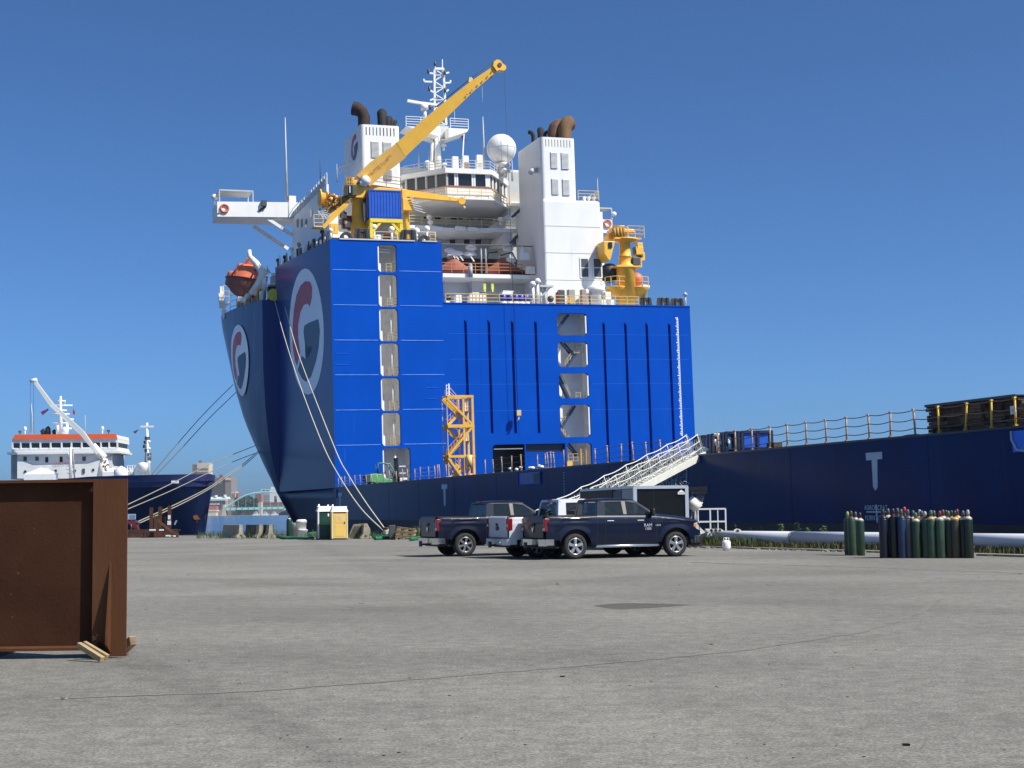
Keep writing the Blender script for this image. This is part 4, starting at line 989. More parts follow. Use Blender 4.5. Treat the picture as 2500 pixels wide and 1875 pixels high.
# lettering on the jib
pA, pB = jp(900, 430, .09), jp(946, 388, .26); dxl = (pB - pA).normalized(); nl = Vector((0, -1, 0)); upl = dxl.cross(nl) * -1
nl2 = (dxl.cross(upl)).normalized()
Mt = Matrix((dxl, upl, nl2)).transposed().to_4x4(); Mt.translation = (pA + pB) / 2 + Vector((0, -.405, 0))
if Mt.to_3x3() @ Vector((0, 0, 1)) @ Vector((0, -1, 0)) < 0:
    Mt = Matrix((dxl, -upl, -nl2)).transposed().to_4x4(); Mt.translation = (pA + pB) / 2 + Vector((0, -.405, 0))
text('SWL MT7.5L - J7M', 'jib_lettering', .55, mat('brown_letter', (.38, .17, .035), .6), ship, Mt, .002)
# hoist wire and hook block
hp_ = jp(1231, 170, 1); q = Vector((hp_.x + .15, hp_.y, P3(1266, 1000, hp_.y).z))
q = P3(1264, 1000, hp_.y)
mb = MB(); mb.tube([hp_, Vector((hp_.x + (q.x - hp_.x) * 1.0, hp_.y, q.z))], .03, 5); S(mb, 'hoist_wire', WIRE)
hk = P3(1266, 1008, hp_.y); mb = MB(); mb.box(hk.x - .28, hk.x + .28, hk.y - .2, hk.y + .2, hk.z - .35, hk.z + .35); mb.tube([hk - Vector((0, 0, .3)), hk - Vector((.0, 0, .8)), hk - Vector((.3, 0, 1.0))], .1, 6); S(mb, 'hook_block', PYEL)
# folded boom and winch drum of the crane (left)
mb = MB(); vs = []
for (ux, uy, lx, ly, wd_) in ((785, 555, 790, 560, .4), (812, 520, 818, 533, .5), (832, 503, 842, 510, .6), (846, 490, 850, 500, .6)):
    U, L_ = cp_(ux, uy, -2), cp_(lx, ly, -2); vs += [U + Vector((0, -wd_, 0)), U + Vector((0, wd_, 0)), L_ + Vector((0, wd_, 0)), L_ + Vector((0, -wd_, 0))]
mb.add(vs, [(i * 4 + j, i * 4 + (j + 1) % 4, (i + 1) * 4 + (j + 1) % 4, (i + 1) * 4 + j) for i in range(3) for j in range(4)] + [(0, 1, 2, 3), (12, 13, 14, 15)]); S(mb, 'folded_boom', YEL)
mb = MB(); mb.bar(cp_(798, 520, -1.4), cp_(850, 478, -1.4), .9, .8); S(mb, 'boom_girder', mat('brown_yellow', (.30, .17, .035), .6, var=.25, scale=1.5))
mb = MB(); c = cp_(806, 492, -1); mb.tube([c + Vector((-1.3, 0, .4)), c + Vector((1.2, 0, -.3))], .8, 16)
for t in (-1.3, -.4, .4, 1.2): mb.tube([c + Vector((t - .08, 0, -.3 * t)), c + Vector((t + .08, 0, -.3 * t))], 1.15, 16)
S(mb, 'winch_drum', YEL)
for k in range(14):
    pass
mb = MB(); random.seed(3)
for k in range(16): a_ = cp_(random.uniform(790, 826), random.uniform(478, 508), -2.2); mb.tube([a_, a_ + Vector((random.uniform(-.5, .5), 0, random.uniform(-.5, .5)))], .14, 6)
S(mb, 'winch_fittings', mat('winch_brown', (.25, .12, .03), .6))
mb = MB()
for px in (776, 786, 796): mb.bar(cp_(px, 515 + (px - 776) * .4, -2), cp_(px + 14, 535 + (px - 776) * .2, -2), .1)
for k in range(5): mb.bar(cp_(776 + k * 3.5, 517 + k * 4, -2), cp_(797 + k * 3.5, 514 + k * 4, -2), .08)
S(mb, 'ladder', LGREY)
# platforms and stairs around
rail_line('railing', [(cp_(759, 560).x, YC - 2, cp_(759, 560).z), (cp_(781, 560).x, YC - 2, cp_(781, 560).z)], 1.5, PYEL)
mb = MB(); mb.box(cp_(758, 561).x, cp_(781, 561).x, YC - 2.2, YC - .5, cp_(770, 562).z, cp_(770, 559).z); S(mb, 'platform', PYEL)
mb = MB(); a_, b2 = cp_(805, 547, -2), cp_(824, 572, -2)
mb.box(a_.x, b2.x, YC - 2.4, YC - 2.1, b2.z, b2.z + .35); mb.box(a_.x, b2.x, YC - 2.4, YC - 2.1, a_.z - .35, a_.z); mb.box(a_.x, a_.x + .45, YC - 2.4, YC - 2.1, b2.z + .35, a_.z - .35); mb.box(b2.x - .45, b2.x, YC - 2.4, YC - 2.1, b2.z + .35, a_.z - .35); S(mb, 'access_frame', YEL)
# machinery clutter (grey/brown) between cab and rail
random.seed(11)
for k in range(16):
    px = random.uniform(832, 858); py = random.uniform(520, 556); p = cp_(px, py, .5 + random.random())
    mb = MB(); s_ = random.uniform(.25, .55)
    if k % 3: mb.box(p.x - s_, p.x + s_, p.y - s_, p.y + s_, p.z - s_, p.z + s_)
    else: mb.tube([p, p + Vector((0, 0, s_ * 3))], s_ * .5, 8)
    S(mb, 'deck_machinery', (DGREY, RUSTP, LGREY, MARO)[k % 4], bevel=.05)
# --- provision crane behind the container
mb = MB(); vs = []
YP = 5.5
for (ux, uy, lx, ly, wd_) in ((890, 450, 890, 464, .5), (978, 463, 980, 480, .5), (1060, 474, 1060, 488, .35), (1117, 485, 1117, 492, .25)):
    U, L_ = P3(ux, uy, YP), P3(lx, ly, YP); vs += [U + Vector((0, -wd_, 0)), U + Vector((0, wd_, 0)), L_ + Vector((0, wd_, 0)), L_ + Vector((0, -wd_, 0))]
mb.add(vs, [(i * 4 + j, i * 4 + (j + 1) % 4, (i + 1) * 4 + (j + 1) % 4, (i + 1) * 4 + j) for i in range(3) for j in range(4)] + [(0, 1, 2, 3), (12, 13, 14, 15)]); S(mb, 'provision_jib', YEL)
mb = MB(); c = P3(1126, 491, YP); mb.tube([c + Vector((0, -.35, 0)), c + Vector((0, .35, 0))], .5, 14); S(mb, 'jib_sheave', YEL)
mb = MB(); c2 = P3(1133, 507, YP); mb.tube([c, c2], .04, 5); mb.sphere(c2, .22, 8, 6); S(mb, 'hook', PYEL)
mb = MB(); a_, b2 = P3(978, 488, YP), P3(1004, 518, YP); mb.box(a_.x, b2.x, YP - 1, YP + 1, b2.z, a_.z); a_, b2 = P3(977, 464, YP), P3(990, 488, YP); mb.box(a_.x, b2.x, YP - .8, YP + .8, b2.z, a_.z); S(mb, 'provision_crane_house', YEL, bevel=.08)
mb = MB(); c = P3(992, 540, YP); mb.lathe([(.42, ZT), (.42, P3(992, 531, YP).z), (.36, P3(992, 520, YP).z)], Matrix.Translation((c.x, YP, 0)), 14); S(mb, 'provision_crane_pedestal', YEL)
rail_line('railing', [(P3(905, 452, YP).x, YP - .6, P3(905, 452, YP).z), (P3(975, 461, YP).x, YP - .6, P3(975, 461, YP).z)], 1.3, PYEL)
mb = MB(); x, z = A(1001, 498, YP - 1.2)
for k in range(6): mb.bar((x + k * .12, YP - 1.2, z + .8 - k * .3), (x + .5 + k * .3, YP - 1.2, z + .9 - k * .4), .09)
S(mb, 'hose_reel', LGREY)
# container stand
FY = 1.6
def fp(px, py, dy=0): return Vector(P3(px, py, FY + dy))
mb = MB(); zf_ = fp(940, 535).z
for px in (906, 979):
    for dy in (0, 2.4): x = fp(px, 560).x; mb.box(x - .2, x + .2, FY + dy - .2, FY + dy + .2, ZT, zf_)
mb.box(fp(903, 540).x, fp(982, 540).x, FY - .25, FY + .25, zf_ - .45, zf_); mb.box(fp(903, 540).x, fp(982, 540).x, FY + 2.15, FY + 2.65, zf_ - .45, zf_)
for x in (fp(906, 540).x, fp(979, 540).x): mb.box(x - .2, x + .2, FY + .25, FY + 2.15, zf_ - .4, zf_ - .02)
for sx, px in ((1, 909), (-1, 976)): x = fp(px, 545).x; mb.bar((x, FY - .02, zf_ - 1.6), (x + sx * 1.1, FY - .02, zf_ - .4), .3)
S(mb, 'container_stand', mat('stand_yellow', (.85, .62, .03), .45, var=.08, scale=1))
c0_, c1_ = fp(900, 500).x, fp(979, 500).x; czt = fp(940, 465).z; czb = zf_ + .02
cont = tag(empty('shipping_container', M=SM @ Matrix.Translation((c0_, FY - .2, czb))), 'short blue corrugated container standing on a yellow frame beside the crane', 'container')
wc, hc, dc = c1_ - c0_, czt - czb, 3.6
mb = MB(); n_ = 10; prof = [(0.1, 0.05)]
for i in range(n_):
    x = .15 + (wc - .3) * i / n_; s_ = (wc - .3) / n_
    prof += [(x, .05), (x + s_ * .4, .05), (x + s_ * .5, -.0), (x + s_ * .9, -.0)]
prof += [(wc - .1, .05)]
mb.add([(x, y, .2) for x, y in prof] + [(x, y, hc - .15) for x, y in prof], [(i, i + 1, len(prof) + i + 1, len(prof) + i) for i in range(len(prof) - 1)])
mb.box(.03, .08, .1, dc - .1, .15, hc - .1); mb.box(wc - .08, wc - .03, .1, dc - .1, .15, hc - .1); mb.box(.1, wc - .1, dc - .1, dc - .05, .15, hc - .1); mb.build('wall_panel', CONTB, cont)
mb = MB(); mb.box(.1, wc - .1, .1, dc - .1, hc - .06, hc - .03); mb.build('roof', CONTB, cont)
mb = MB()
for x in (0, wc - .14):
    for y in (-.04, dc - .1): mb.box(x, x + .14, y, y + .14, 0, hc)
for z in (0, hc - .14):
    mb.box(.14, wc - .14, -.04, .1, z, z + .14); mb.box(0, .14, .1, dc - .1, z, z + .14); mb.box(wc - .14, wc, .1, dc - .1, z, z + .14)
mb.build('frame', CONTB, cont)
mb = MB(); mb.tube([(-.03, .9, .3), (-.03, .9, hc - .3)], .05, 6); mb.build('lock_rod', LGREY, cont)
# fairleads and chocks on the edges
CHK = mat('chock_black', (.035, .038, .045), .45, var=.25, scale=2)
def chock(px0, py0, px1, py1, zbase, y=.6, round_=False):
    x0, x1 = A(px0, py1, y)[0], A(px1, py1, y)[0]; w_ = x1 - x0; h_ = w_ * (py1 - py0) / (px1 - px0) + .0
    mb = MB()
    if round_:
        n_ = 14; cx = (x0 + x1) / 2; out = [(x0, zbase)] + [(cx - w_ / 2 * math.cos(t), zbase + h_ * .45 + h_ * .55 * math.sin(t)) for t in [math.pi * k / n_ for k in range(n_ + 1)]] + [(x1, zbase)]
        inn_ = [(cx - w_ * .22, zbase + h_ * .28)] + [(cx - w_ * .25 * math.cos(t), zbase + h_ * .45 + h_ * .28 * math.sin(t)) for t in [math.pi * k / n_ for k in range(n_ + 1)]] + [(cx + w_ * .22, zbase + h_ * .28)]
    else:
        out = [(x0, zbase), (x0 + w_ * .12, zbase + h_), (x1 - w_ * .12, zbase + h_), (x1, zbase)]
        inn_ = [(x0 + w_ * .35, zbase + h_ * .25), (x0 + w_ * .38, zbase + h_ * .72), (x1 - w_ * .38, zbase + h_ * .72), (x1 - w_ * .35, zbase + h_ * .25)]
    k = len(out); vs = [(x, y, z) for x, z in out] + [(x, y, z) for x, z in inn_] + [(x, y + .9, z) for x, z in out] + [(x, y + .9, z) for x, z in inn_]
    fs = []
    for i in range(k):
        j = (i + 1) % k
        fs += [(i, j, k + j, k + i), (2 * k + i, 2 * k + j, 3 * k + j, 3 * k + i), (i, j, 2 * k + j, 2 * k + i), (k + i, k + j, 3 * k + j, 3 * k + i)]
    mb.add(vs, fs)
    if not round_:
        for f_ in (.2, .28, .72, .80): mb.bar((x0 + w_ * f_ + (.06 if f_ < .5 else -.06) * w_ * 0, y - .06, zbase), (x0 + w_ * (f_ + (.5 - f_) * .25), y - .06, zbase + h_), .1, .14)
        mb.box(x0 - .05, x1 + .05, y - .1, y + 1, zbase, zbase + .22)
    S(mb, 'fairlead', CHK, bevel=.03)
for a_ in ((865, 553, 906, 583), (979, 556, 1019, 586)): chock(*a_, ZT + .01)
for a_ in ((833, 560, 861, 582), (1025, 569, 1049, 588)): chock(*a_, ZT + .01, round_=True)
for a_ in ((1565, 722, 1594, 747), (1608, 723, 1638, 748), (1641, 724, 1672, 748)): chock(*a_, ZL + .01, 2.0)
mb = MB(); mb.box(A(806, 582, .6)[0] + .2, A(832, 582, .6)[0], .4, 1.2, ZT, ZT + .3); S(mb, 'chock_base', CHK)
# gear seen along the top edge of the tall block
random.seed(5)
mb = MB(); p, q = A(913, 585, 1), A(970, 585, 1)
rail_line('railing', [(p[0], .9, ZT), (q[0], .9, ZT)], 1.3, PYEL, rails=(1, .5)); rail_line('railing', [(A(1050, 585, 1)[0], 1.0, ZT), (XC - .5, 1.0, ZT)], 1.2, PYEL, rails=(1, .5)); rail_line('railing', [(A(1019, 585, 1)[0], 1.2, ZT + 1), (XC - .4, 1.2, ZT + 1)], .5, CREAM, rails=(1,))
for px, m_ in ((916, LGREY), (926, WHITE), (936, DGREY), (946, mat('tarp_orange', (.7, .16, .05), .7)), (952, mat('tarp_purple', (.18, .06, .22), .7)), (960, CREAM), (1036, WHITE)):
    x = A(px, 580, 2.4)[0]; s_ = random.uniform(.35, .6); mb = MB(); mb.box(x - s_ * .8, x + s_ * .8, 2.2, 3, ZT, ZT + s_ * 2.2); S(mb, 'deck_locker', m_, bevel=.06)
for px, h_ in ((914, 1.9), (957, 1.7), (1018, 1.6), (1043, 1.9)): x = A(px, 580, 1.6)[0]; mb = MB(); mb.tube([(x, 1.7, ZT), (x, 1.7, ZT + h_)], .16, 8); mb.sphere((x, 1.7, ZT + h_ + .1), .42, 10, 8); S(mb, 'mushroom_vent', WHITE)
mb = MB(); mb.box(A(915, 575, 3)[0], A(958, 575, 3)[0], 3.2, 5, ZT + 1.2, ZT + 3.0); S(mb, 'deck_house', WHITE)
# near side top edge: stanchion-like gear receding to the bow
for k in range(22):
    t = k / 21; base_ = Vector((0.25, .6, ZT)).lerp(Vector((SPL[0] + .3, 25.5, ZT + .55)), t); h_ = random.uniform(.8, 1.7)
    mb = MB()
    if k % 3 == 0: mb.tube([base_, base_ + Vector((0, 0, h_))], .13, 6); mb.sphere(base_ + Vector((0, 0, h_)), .3, 8, 6)
    elif k % 3 == 1: mb.box(base_.x, base_.x + .5, base_.y - .3, base_.y + .3, base_.z, base_.z + h_ * .8)
    else: mb.bar(base_, base_ + Vector((0, .3, h_)), .16); mb.bar(base_ + Vector((0, .8, 0)), base_ + Vector((0, .3, h_)), .14)
    S(mb, 'edge_fitting', (CREAM, DGREY, STAN, BLACK, WHITE)[k % 5])
mb = MB(); b3 = Vector((.4, 7, ZT)); mb.box(.2, 1.6, 5.5, 8.6, ZT + .3, ZT + 1.7); S(mb, 'covered_winch', mat('blue_tarp', (.01, .12, .40), .6, var=.3, scale=2), bevel=.3)
for yy in (9.6, 10.6): mb = MB(); mb.tube([(.5, yy, ZT + .9), (.5, yy + .5, ZT + .9)], .8, 14); S(mb, 'rubber_fender', BLACK)
# gear on the wide wall's deck
zd = ZL
rail_line('railing', [(XC + .5, .5, zd), (A(1316, 740, .5)[0], .5, zd)], 1.35, YEL if False else PYEL); rail_line('railing', [(A(1356, 740, .5)[0], .5, zd), (A(1560, 745, .5)[0], .5, zd)], 1.35, PYEL)
gear = [(1088, 1098, 720, CREAM), (1113, 1127, 720, CREAM), (1153, 1170, 714, CREAM), (1175, 1212, 712, DGREY)]
for p0, p1, py, m_ in gear: x0, x1 = A(p0, py, 3)[0], A(p1, py, 3)[0]; mb = MB(); mb.box(x0, x1, 3, 4, zd, A(p0, py, 3)[1]); S(mb, 'deck_locker', m_, bevel=.05)
mb = MB()
for px in (1183, 1202): p = P3(px, 700, 3.4); mb.tube([p, Vector((p.x, p.y, zd))], .12, 6); mb.box(p.x - .18, p.x + .18, p.y - .1, p.y + .1, p.z - .4, p.z + .4)
S(mb, 'warning_light', mat('lime', (.6, .65, .1), .5))
mb = MB(); mb.prism([P3(1224, 722, 3), P3(1229, 709, 3), P3(1255, 710, 3), P3(1250, 722, 3)], (0, 1.5, 0)); S(mb, 'cable_cover', CREAM)
mb = MB(); p = P3(1095, 727, 1.0); mb.sphere(p, .45, 10, 8); S(mb, 'lamp_head', mat('lamp_brown', (.12, .09, .07), .5)); mb = MB(); p = P3(1344, 730, 1.0); mb.sphere(p, .45, 10, 8); S(mb, 'lamp_head', mat('lamp_brown', (.12, .09, .07), .5))
for px, h_ in ((1314, 3.0), (1302, 2.6)): x = A(px, 740, 1.5)[0]; mb = MB(); mb.tube([(x, 1.5, zd), (x, 1.5, zd + h_)], .2, 10); mb.lathe([(.2, 0), (.5, .2), (.3, .6), (.05, .7)], Matrix.Translation((x, 1.5, zd + h_)), 10); S(mb, 'ventilator', WHITE)
mb = MB(); x0, x1 = A(1318, 700, 2)[0], A(1350, 700, 2)[0]; zz = A(1330, 701, 2)[1]; mb.box(x0, x1, 1.8, 3.4, zz, zz + .25); 
for x in (x0 + .2, x1 - 1): mb.tube([(x, 2.4, zd), (x, 2.4, zz)], .2, 8)
mb.bar((x1 - .2, 2.2, zz + .1), (x1 - 1.6, 2.2, zz - 1.2), .15); S(mb, 'davit_platform', LGREY)
for px, w_, h_ in ((1455, 1.2, 3.0), (1432, .5, 2.5)):
    x = A(px, 740, 2.6)[0]; mb = MB(); mb.lathe([(w_ * .62, 0), (w_ * .62, h_ * .72), (w_ * .66, h_ * .74), (w_, h_ * .76), (w_ * 1.02, h_ * .80), (w_ * 1.0, h_ * .95), (w_ * .6, h_)], Matrix.Translation((x, 2.6, zd)), 22); S(mb, 'mushroom_vent', WHITE)
for p0, p1, py, m_ in ((1365, 1379, 707, DGREY), (1361, 1367, 712, MARO), (1388, 1404, 706, mat('chair_grey', (.35, .33, .3), .5)), (1477, 1492, 712, CREAM), (1468, 1500, 730, WHITE), (1420, 1432, 706, mat('mesh_brown', (.35, .27, .2), .7))):
    x0, x1 = A(p0, py, 2)[0], A(p1, py, 2)[0]; mb = MB(); mb.box(x0, x1, 2, 2.8, zd, A(p0, py, 2)[1]); S(mb, 'deck_locker', m_, bevel=.08)
mb = MB(); x = A(1392, 730, 1.2)[0]
for q in (-.5, 0, .5): mb.bar((x + q, 1.2, zd), (x + q * .6, 1.2, zd + 1.3), .14)
mb.bar((x - .5, 1.2, zd + .7), (x + .5, 1.2, zd + .7), .14); S(mb, 'deck_winch', YEL)
mb = MB(); x, z = A(1673, 722, 1); mb.tube([(x, 1, zd), (x, 1, z)], .12, 8); mb.lathe([(.1, 0), (.4, .1), (.05, .5)], Matrix.Translation((x, 1, z)), 10); S(mb, 'corner_lamp', LGREY)
for py, px0, px1 in ((640, 1290, 1311),): pass
mb = MB(); p, q = A(1271, 654, 7), A(1288, 676, 7); 
p, q = A(1284, 651, 7.2), A(1306, 671, 7.2); mb.box(p[0], q[0], 7.0, 7.6, zbd, p[1]); S(mb, 'deck_locker', CREAM)
p, q = A(1270, 616, 7.4), A(1293, 634, 7.4); mb = MB(); mb.box(p[0], q[0], 7.4, 8.2, q[1], p[1]); mb.prism([(p[0], 7.4, p[1]), (p[0] + .6, 7.4, p[1]), (p[0] + .3, 7.4, p[1] + .9)], (0, .8, 0)); S(mb, 'lamp_housing', WHITE)
for px, py in ((1098, 612), (1107, 616), (1118, 618), (1145, 620), (1150, 606), (1248, 636), (1240, 608)):
    p = P3(px, py, 9); mb = MB(); mb.sphere(p, .5, 8, 6, (1.6, .6, .7)); mb.bar(p, p + Vector((.7, 0, -1.0)), .15); S(mb, 'davit_fitting', WHITE)
for a_ in ((1188, 634, 1192, 618, 1215, 615), (1222, 624, 1250, 616, 1262, 640)): mb = MB(); mb.tube([P3(a_[0], a_[1], 9), P3(a_[2], a_[3], 9), P3(a_[4], a_[5], 9)], .12, 6); S(mb, 'boat_davit', DGREY)
# --- pedestal crane on the far side
YQ = 3.0
def qp(px, py, dy=0): return Vector(P3(px, py, YQ + dy))
c = qp(1529, 700).x
K_ = lambda py: qp(1529, py).z
mb = MB(); mb.lathe([(1.3, zd), (1.3, K_(655)), (1.36, K_(654)), (1.3, K_(651)), (.9, K_(645)), (.86, K_(629)), (.95, K_(628)), (.78, K_(625)), (.74, K_(592)), (1.75, K_(588)), (1.75, K_(584))], Matrix.Translation((c, YQ, 0)), 24); S(mb, 'crane_pedestal', YEL)
def ring_rail(cx, cy, r, z, h=1.3, a0=0, a1=6.283, m_=PYEL, name='platform_rail'):
    mb = MB(); N = 16
    pts = [Vector((cx + r * math.cos(a0 + (a1 - a0) * i / N), cy + r * math.sin(a0 + (a1 - a0) * i / N), z)) for i in range(N + 1)]
    for q in (1, .5): mb.tube([p + Vector((0, 0, h * q)) for p in pts], .045, 5)
    for p in pts[::2]: mb.bar(p, p + Vector((0, 0, h)), .08)
    S(mb, name, m_)
for cx_, r_, py in ((c - 1.6, 1.45, 702), (c + 1.75, 1.45, 702)):
    z = K_(py); mb = MB(); mb.lathe([(.8, z - 1.3), (r_ * .8, z - .4), (r_, z - .1), (r_, z)], Matrix.Translation((cx_, YQ, 0)), 18); S(mb, 'crane_platform', YEL); ring_rail(cx_, YQ, r_, z)
mb = MB(); z = K_(652); mb.box(c - 1.9, c + 1.8, YQ - 1.4, YQ + 1.3, z - .2, z); mb.box(c - 2.0, c + 1.9, YQ - 1.3, YQ + 1.3, K_(588), K_(584)); S(mb, 'crane_platform', YEL)
mb = MB(); a_, b2 = qp(1474, 588, -1.8), qp(1504, 636, -1.8); mb.prism([(a_.x, a_.y, a_.z), (b2.x, a_.y, a_.z), (b2.x - .8, a_.y, b2.z), (a_.x + .6, a_.y, b2.z), (a_.x, a_.y, b2.z + .9)], (0, 2.4, 0)); o = S(mb, 'operator_cab', YEL, bevel=.08)
mb = MB(); a_, b2 = qp(1486, 591, -1.9), qp(1495, 605, -1.9); mb.box(a_.x, b2.x, a_.y - .03, a_.y + .05, b2.z, a_.z); mb.build('cab_window', GLASS, o)
mb = MB(); a_, b2 = qp(1497, 553), qp(1520, 584); mb.box(a_.x, b2.x, YQ - 1, YQ + 1.5, b2.z, a_.z); mb.box(a_.x - .5, b2.x + 1.5, YQ - .8, YQ + 1.2, a_.z - .9, a_.z - .4); mb.box(a_.x - 1.0, a_.x, YQ - .6, YQ + 1, b2.z - .2, b2.z + .5); S(mb, 'slewing_house', YEL, bevel=.1)
mb = MB()
for px in (1499, 1507, 1515, 1522): mb.tube([qp(px, 556, -1.1), qp(px + 2, 580, -1.1)], .22, 8)
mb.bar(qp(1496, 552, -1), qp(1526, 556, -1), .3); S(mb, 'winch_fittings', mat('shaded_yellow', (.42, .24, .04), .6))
rail_line('platform_rail', [(qp(1522, 585).x, YQ - 1.5, K_(585)), (qp(1562, 585).x, YQ - 1.5, K_(585)), (qp(1562, 585).x, YQ + 1.5, K_(585))], 1.6, PYEL)
rail_line('platform_rail', [(qp(1524, 585).x, YQ + 1.4, K_(578)), (qp(1545, 585).x, YQ + 1.4, K_(578))], 1.6, PYEL)
for k in range(9):
    p = qp(random.uniform(1550, 1562), random.uniform(600, 640), random.uniform(-.6, .6)); s_ = random.uniform(.3, .6); mb = MB(); mb.box(p.x - s_, p.x + s_, p.y - s_, p.y + s_, p.z - s_, p.z + s_); S(mb, 'crane_machinery', (BLACK, DGREY, YEL)[k % 3], bevel=.06)
mb = MB(); mb.bar(qp(1566, 600), qp(1566, 652), .12); mb.bar(qp(1561, 600), qp(1561, 652), .12); mb.bar(qp(1561, 600), qp(1566, 600), .12)
for k in range(8): mb.bar(qp(1561, 602 + k * 6), qp(1566, 602 + k * 6), .08)
S(mb, 'ladder', PYEL)
mb = MB(); p = qp(1488, 667, 1.2); mb.sphere(p, 1.5, 12, 8, (1, .8, .9)); S(mb, 'covered_hook', BLACK)
mb = MB(); p = qp(1554, 682, .5); mb.sphere(p, .9, 12, 8); S(mb, 'float_buoy', ORNG)
mb = MB(); p = qp(1572, 705, 2.5); mb.lathe([(.8, 0), (.8, .4), (.45, .5), (.45, -2.0)], Matrix.Translation(p), 14); S(mb, 'mushroom_vent', CREAM)
# --- near lifeboat davit and bow gear
def np_(px, py, y=34): return Vector(P3(px, py, y))
mb = MB(); mb.tube([np_(609, 610, 30), np_(609, 625, 30), np_(624, 642, 30), np_(637, 660, 30), np_(640, 672, 30), np_(630, 695, 30), np_(611, 718, 30)], [.25, .35, .5, .55, .6, .55, .35], 8); mb.tube([np_(640, 672, 30), np_(644, 700, 30), np_(643, 730, 30)], [.5, .45, .4], 8); mb.tube([np_(640, 690, 30), np_(620, 720, 30)], .35, 8); S(mb, 'lifeboat_davit', WHITE)
mb = MB()
for k in range(14): p = np_(random.uniform(640, 654), random.uniform(655, 730), 30); mb.bar(p, p + Vector((random.uniform(-.6, .6), 0, random.uniform(-.7, .7))), .18)
S(mb, 'davit_fittings', CREAM)
mb = MB(); a_, b2 = np_(656, 693, 28), np_(688, 698, 28); mb.box(a_.x, b2.x + .6, 27, 29, b2.z, a_.z); S(mb, 'davit_platform', WHITE)
for p0, p1, py0, py1, m_ in ((663, 674, 667, 675, WHITE), (660, 677, 676, 692, LGREY), (681, 691, 672, 693, CREAM)):
    a_, b2 = np_(p0, py0, 28), np_(p1, py1, 28); mb = MB(); mb.box(a_.x, b2.x, 27.6, 28.4, b2.z, a_.z); S(mb, 'deck_locker', m_, bevel=.06)
mb = MB(); a_, b2 = np_(655, 699, 29), np_(691, 728, 29); mb.box(a_.x, b2.x + 1, 29, 30, Z0b, a_.z); S(mb, 'forecastle_house', BLACK)
mb = MB(); c = np_(667, 720, 25.8); mb.tube([c, c - Vector((0, .3, 0))], .42 * 2, 16); S(mb, 'line_guard', mat('disc_yellow', (.7, .6, .06), .5))
mb = MB(); a_, b2 = np_(537, 699, 42), np_(547, 716, 42); mb.box(a_.x, b2.x, 42, 42.6, b2.z, a_.z); mb.bar(np_(540, 716, 42), np_(544, 752, 42), .9, .7); mb.bar(np_(544, 752, 42), np_(561, 738, 42), .3); mb.bar(np_(546, 757, 42), np_(551, 776, 41), .6); S(mb, 'bow_light_post', WHITE)
rail_line('railing', [np_(545, 736, 42), np_(560, 736, 42)], 2.4, PYEL); rail_line('railing', [np_(562, 764, 41), np_(580, 758, 38)], 4.2, LGREY, rails=(1, .8, .6, .4, .2))
mb = MB(); mb.bar(np_(573, 762, 40), np_(578, 756, 40), .6); S(mb, 'bow_fairlead', WHITE)
for k in range(18):
    t = k / 17; px = 582 + 56 * t; py = 752 - 24 * t; p = np_(px, py, 40 - 12 * t); p.z = Z0b; mb = MB(); h_ = random.uniform(.8, 2.2); mb.box(p.x - .2, p.x + .25, p.y, p.y + .6, p.z, p.z + h_)
    S(mb, 'forecastle_gear', (PYEL, STAN, ORNG, YEL, DGREY, CREAM)[k % 6])
# --- marks, recesses and lettering on the hull side
def hs(px, py): y, z = SB(px, py, 0); return y, z
def hull_poly(name, pts, m_, off=.015):
    mb = MB(); mb.prism([(-off, *hs(*p)) for p in pts], (off - .002, 0, 0)); return S(mb, name, m_)
MG = mat('tug_mark_grey', (.62, .66, .68), .5, var=.1, scale=1)
hull_poly('tug_mark', [(2114, 1106), (2153.5, 1103), (2154, 1120.5), (2142, 1121.5), (2143, 1189), (2138, 1198), (2132, 1189), (2128.5, 1123), (2115, 1124)], MG)
hull_poly('tug_mark', [(1078, 1183), (1091.5, 1182), (1092, 1193), (1087.6, 1193.3), (1088, 1231), (1086, 1237), (1084, 1231), (1082.8, 1194), (1078.5, 1194)], MG)
hull_poly('tug_mark', [(825, 1203), (834.5, 1202), (835, 1211.5), (832, 1212), (832, 1245), (830.5, 1252), (829, 1245), (828.5, 1212.5), (825.5, 1212.5)], MG)
hull_poly('hull_cross_mark', [(2138, 1232), (2141, 1232), (2143.5, 1276), (2140.5, 1276)], MG); hull_poly('hull_cross_mark', [(2116, 1248), (2166, 1248), (2166, 1251.5), (2116, 1251.5)], MG, .02)
def hull_text(s_, px, py, size):
    y, z = hs(px, py); Mt = Matrix(((0, 0, -1, -.02), (-1, 0, 0, y), (0, 1, 0, z), (0, 0, 0, 1))); text(s_, 'hull_lettering', size, MG, ship, Mt)
hull_text('ASIROF', 2126, 1240, .32); hull_text('SCRAT', 2153, 1240, .32); hull_text('FORNT', 2128, 1265, .32); hull_text('LS', 2148, 1265, .32)
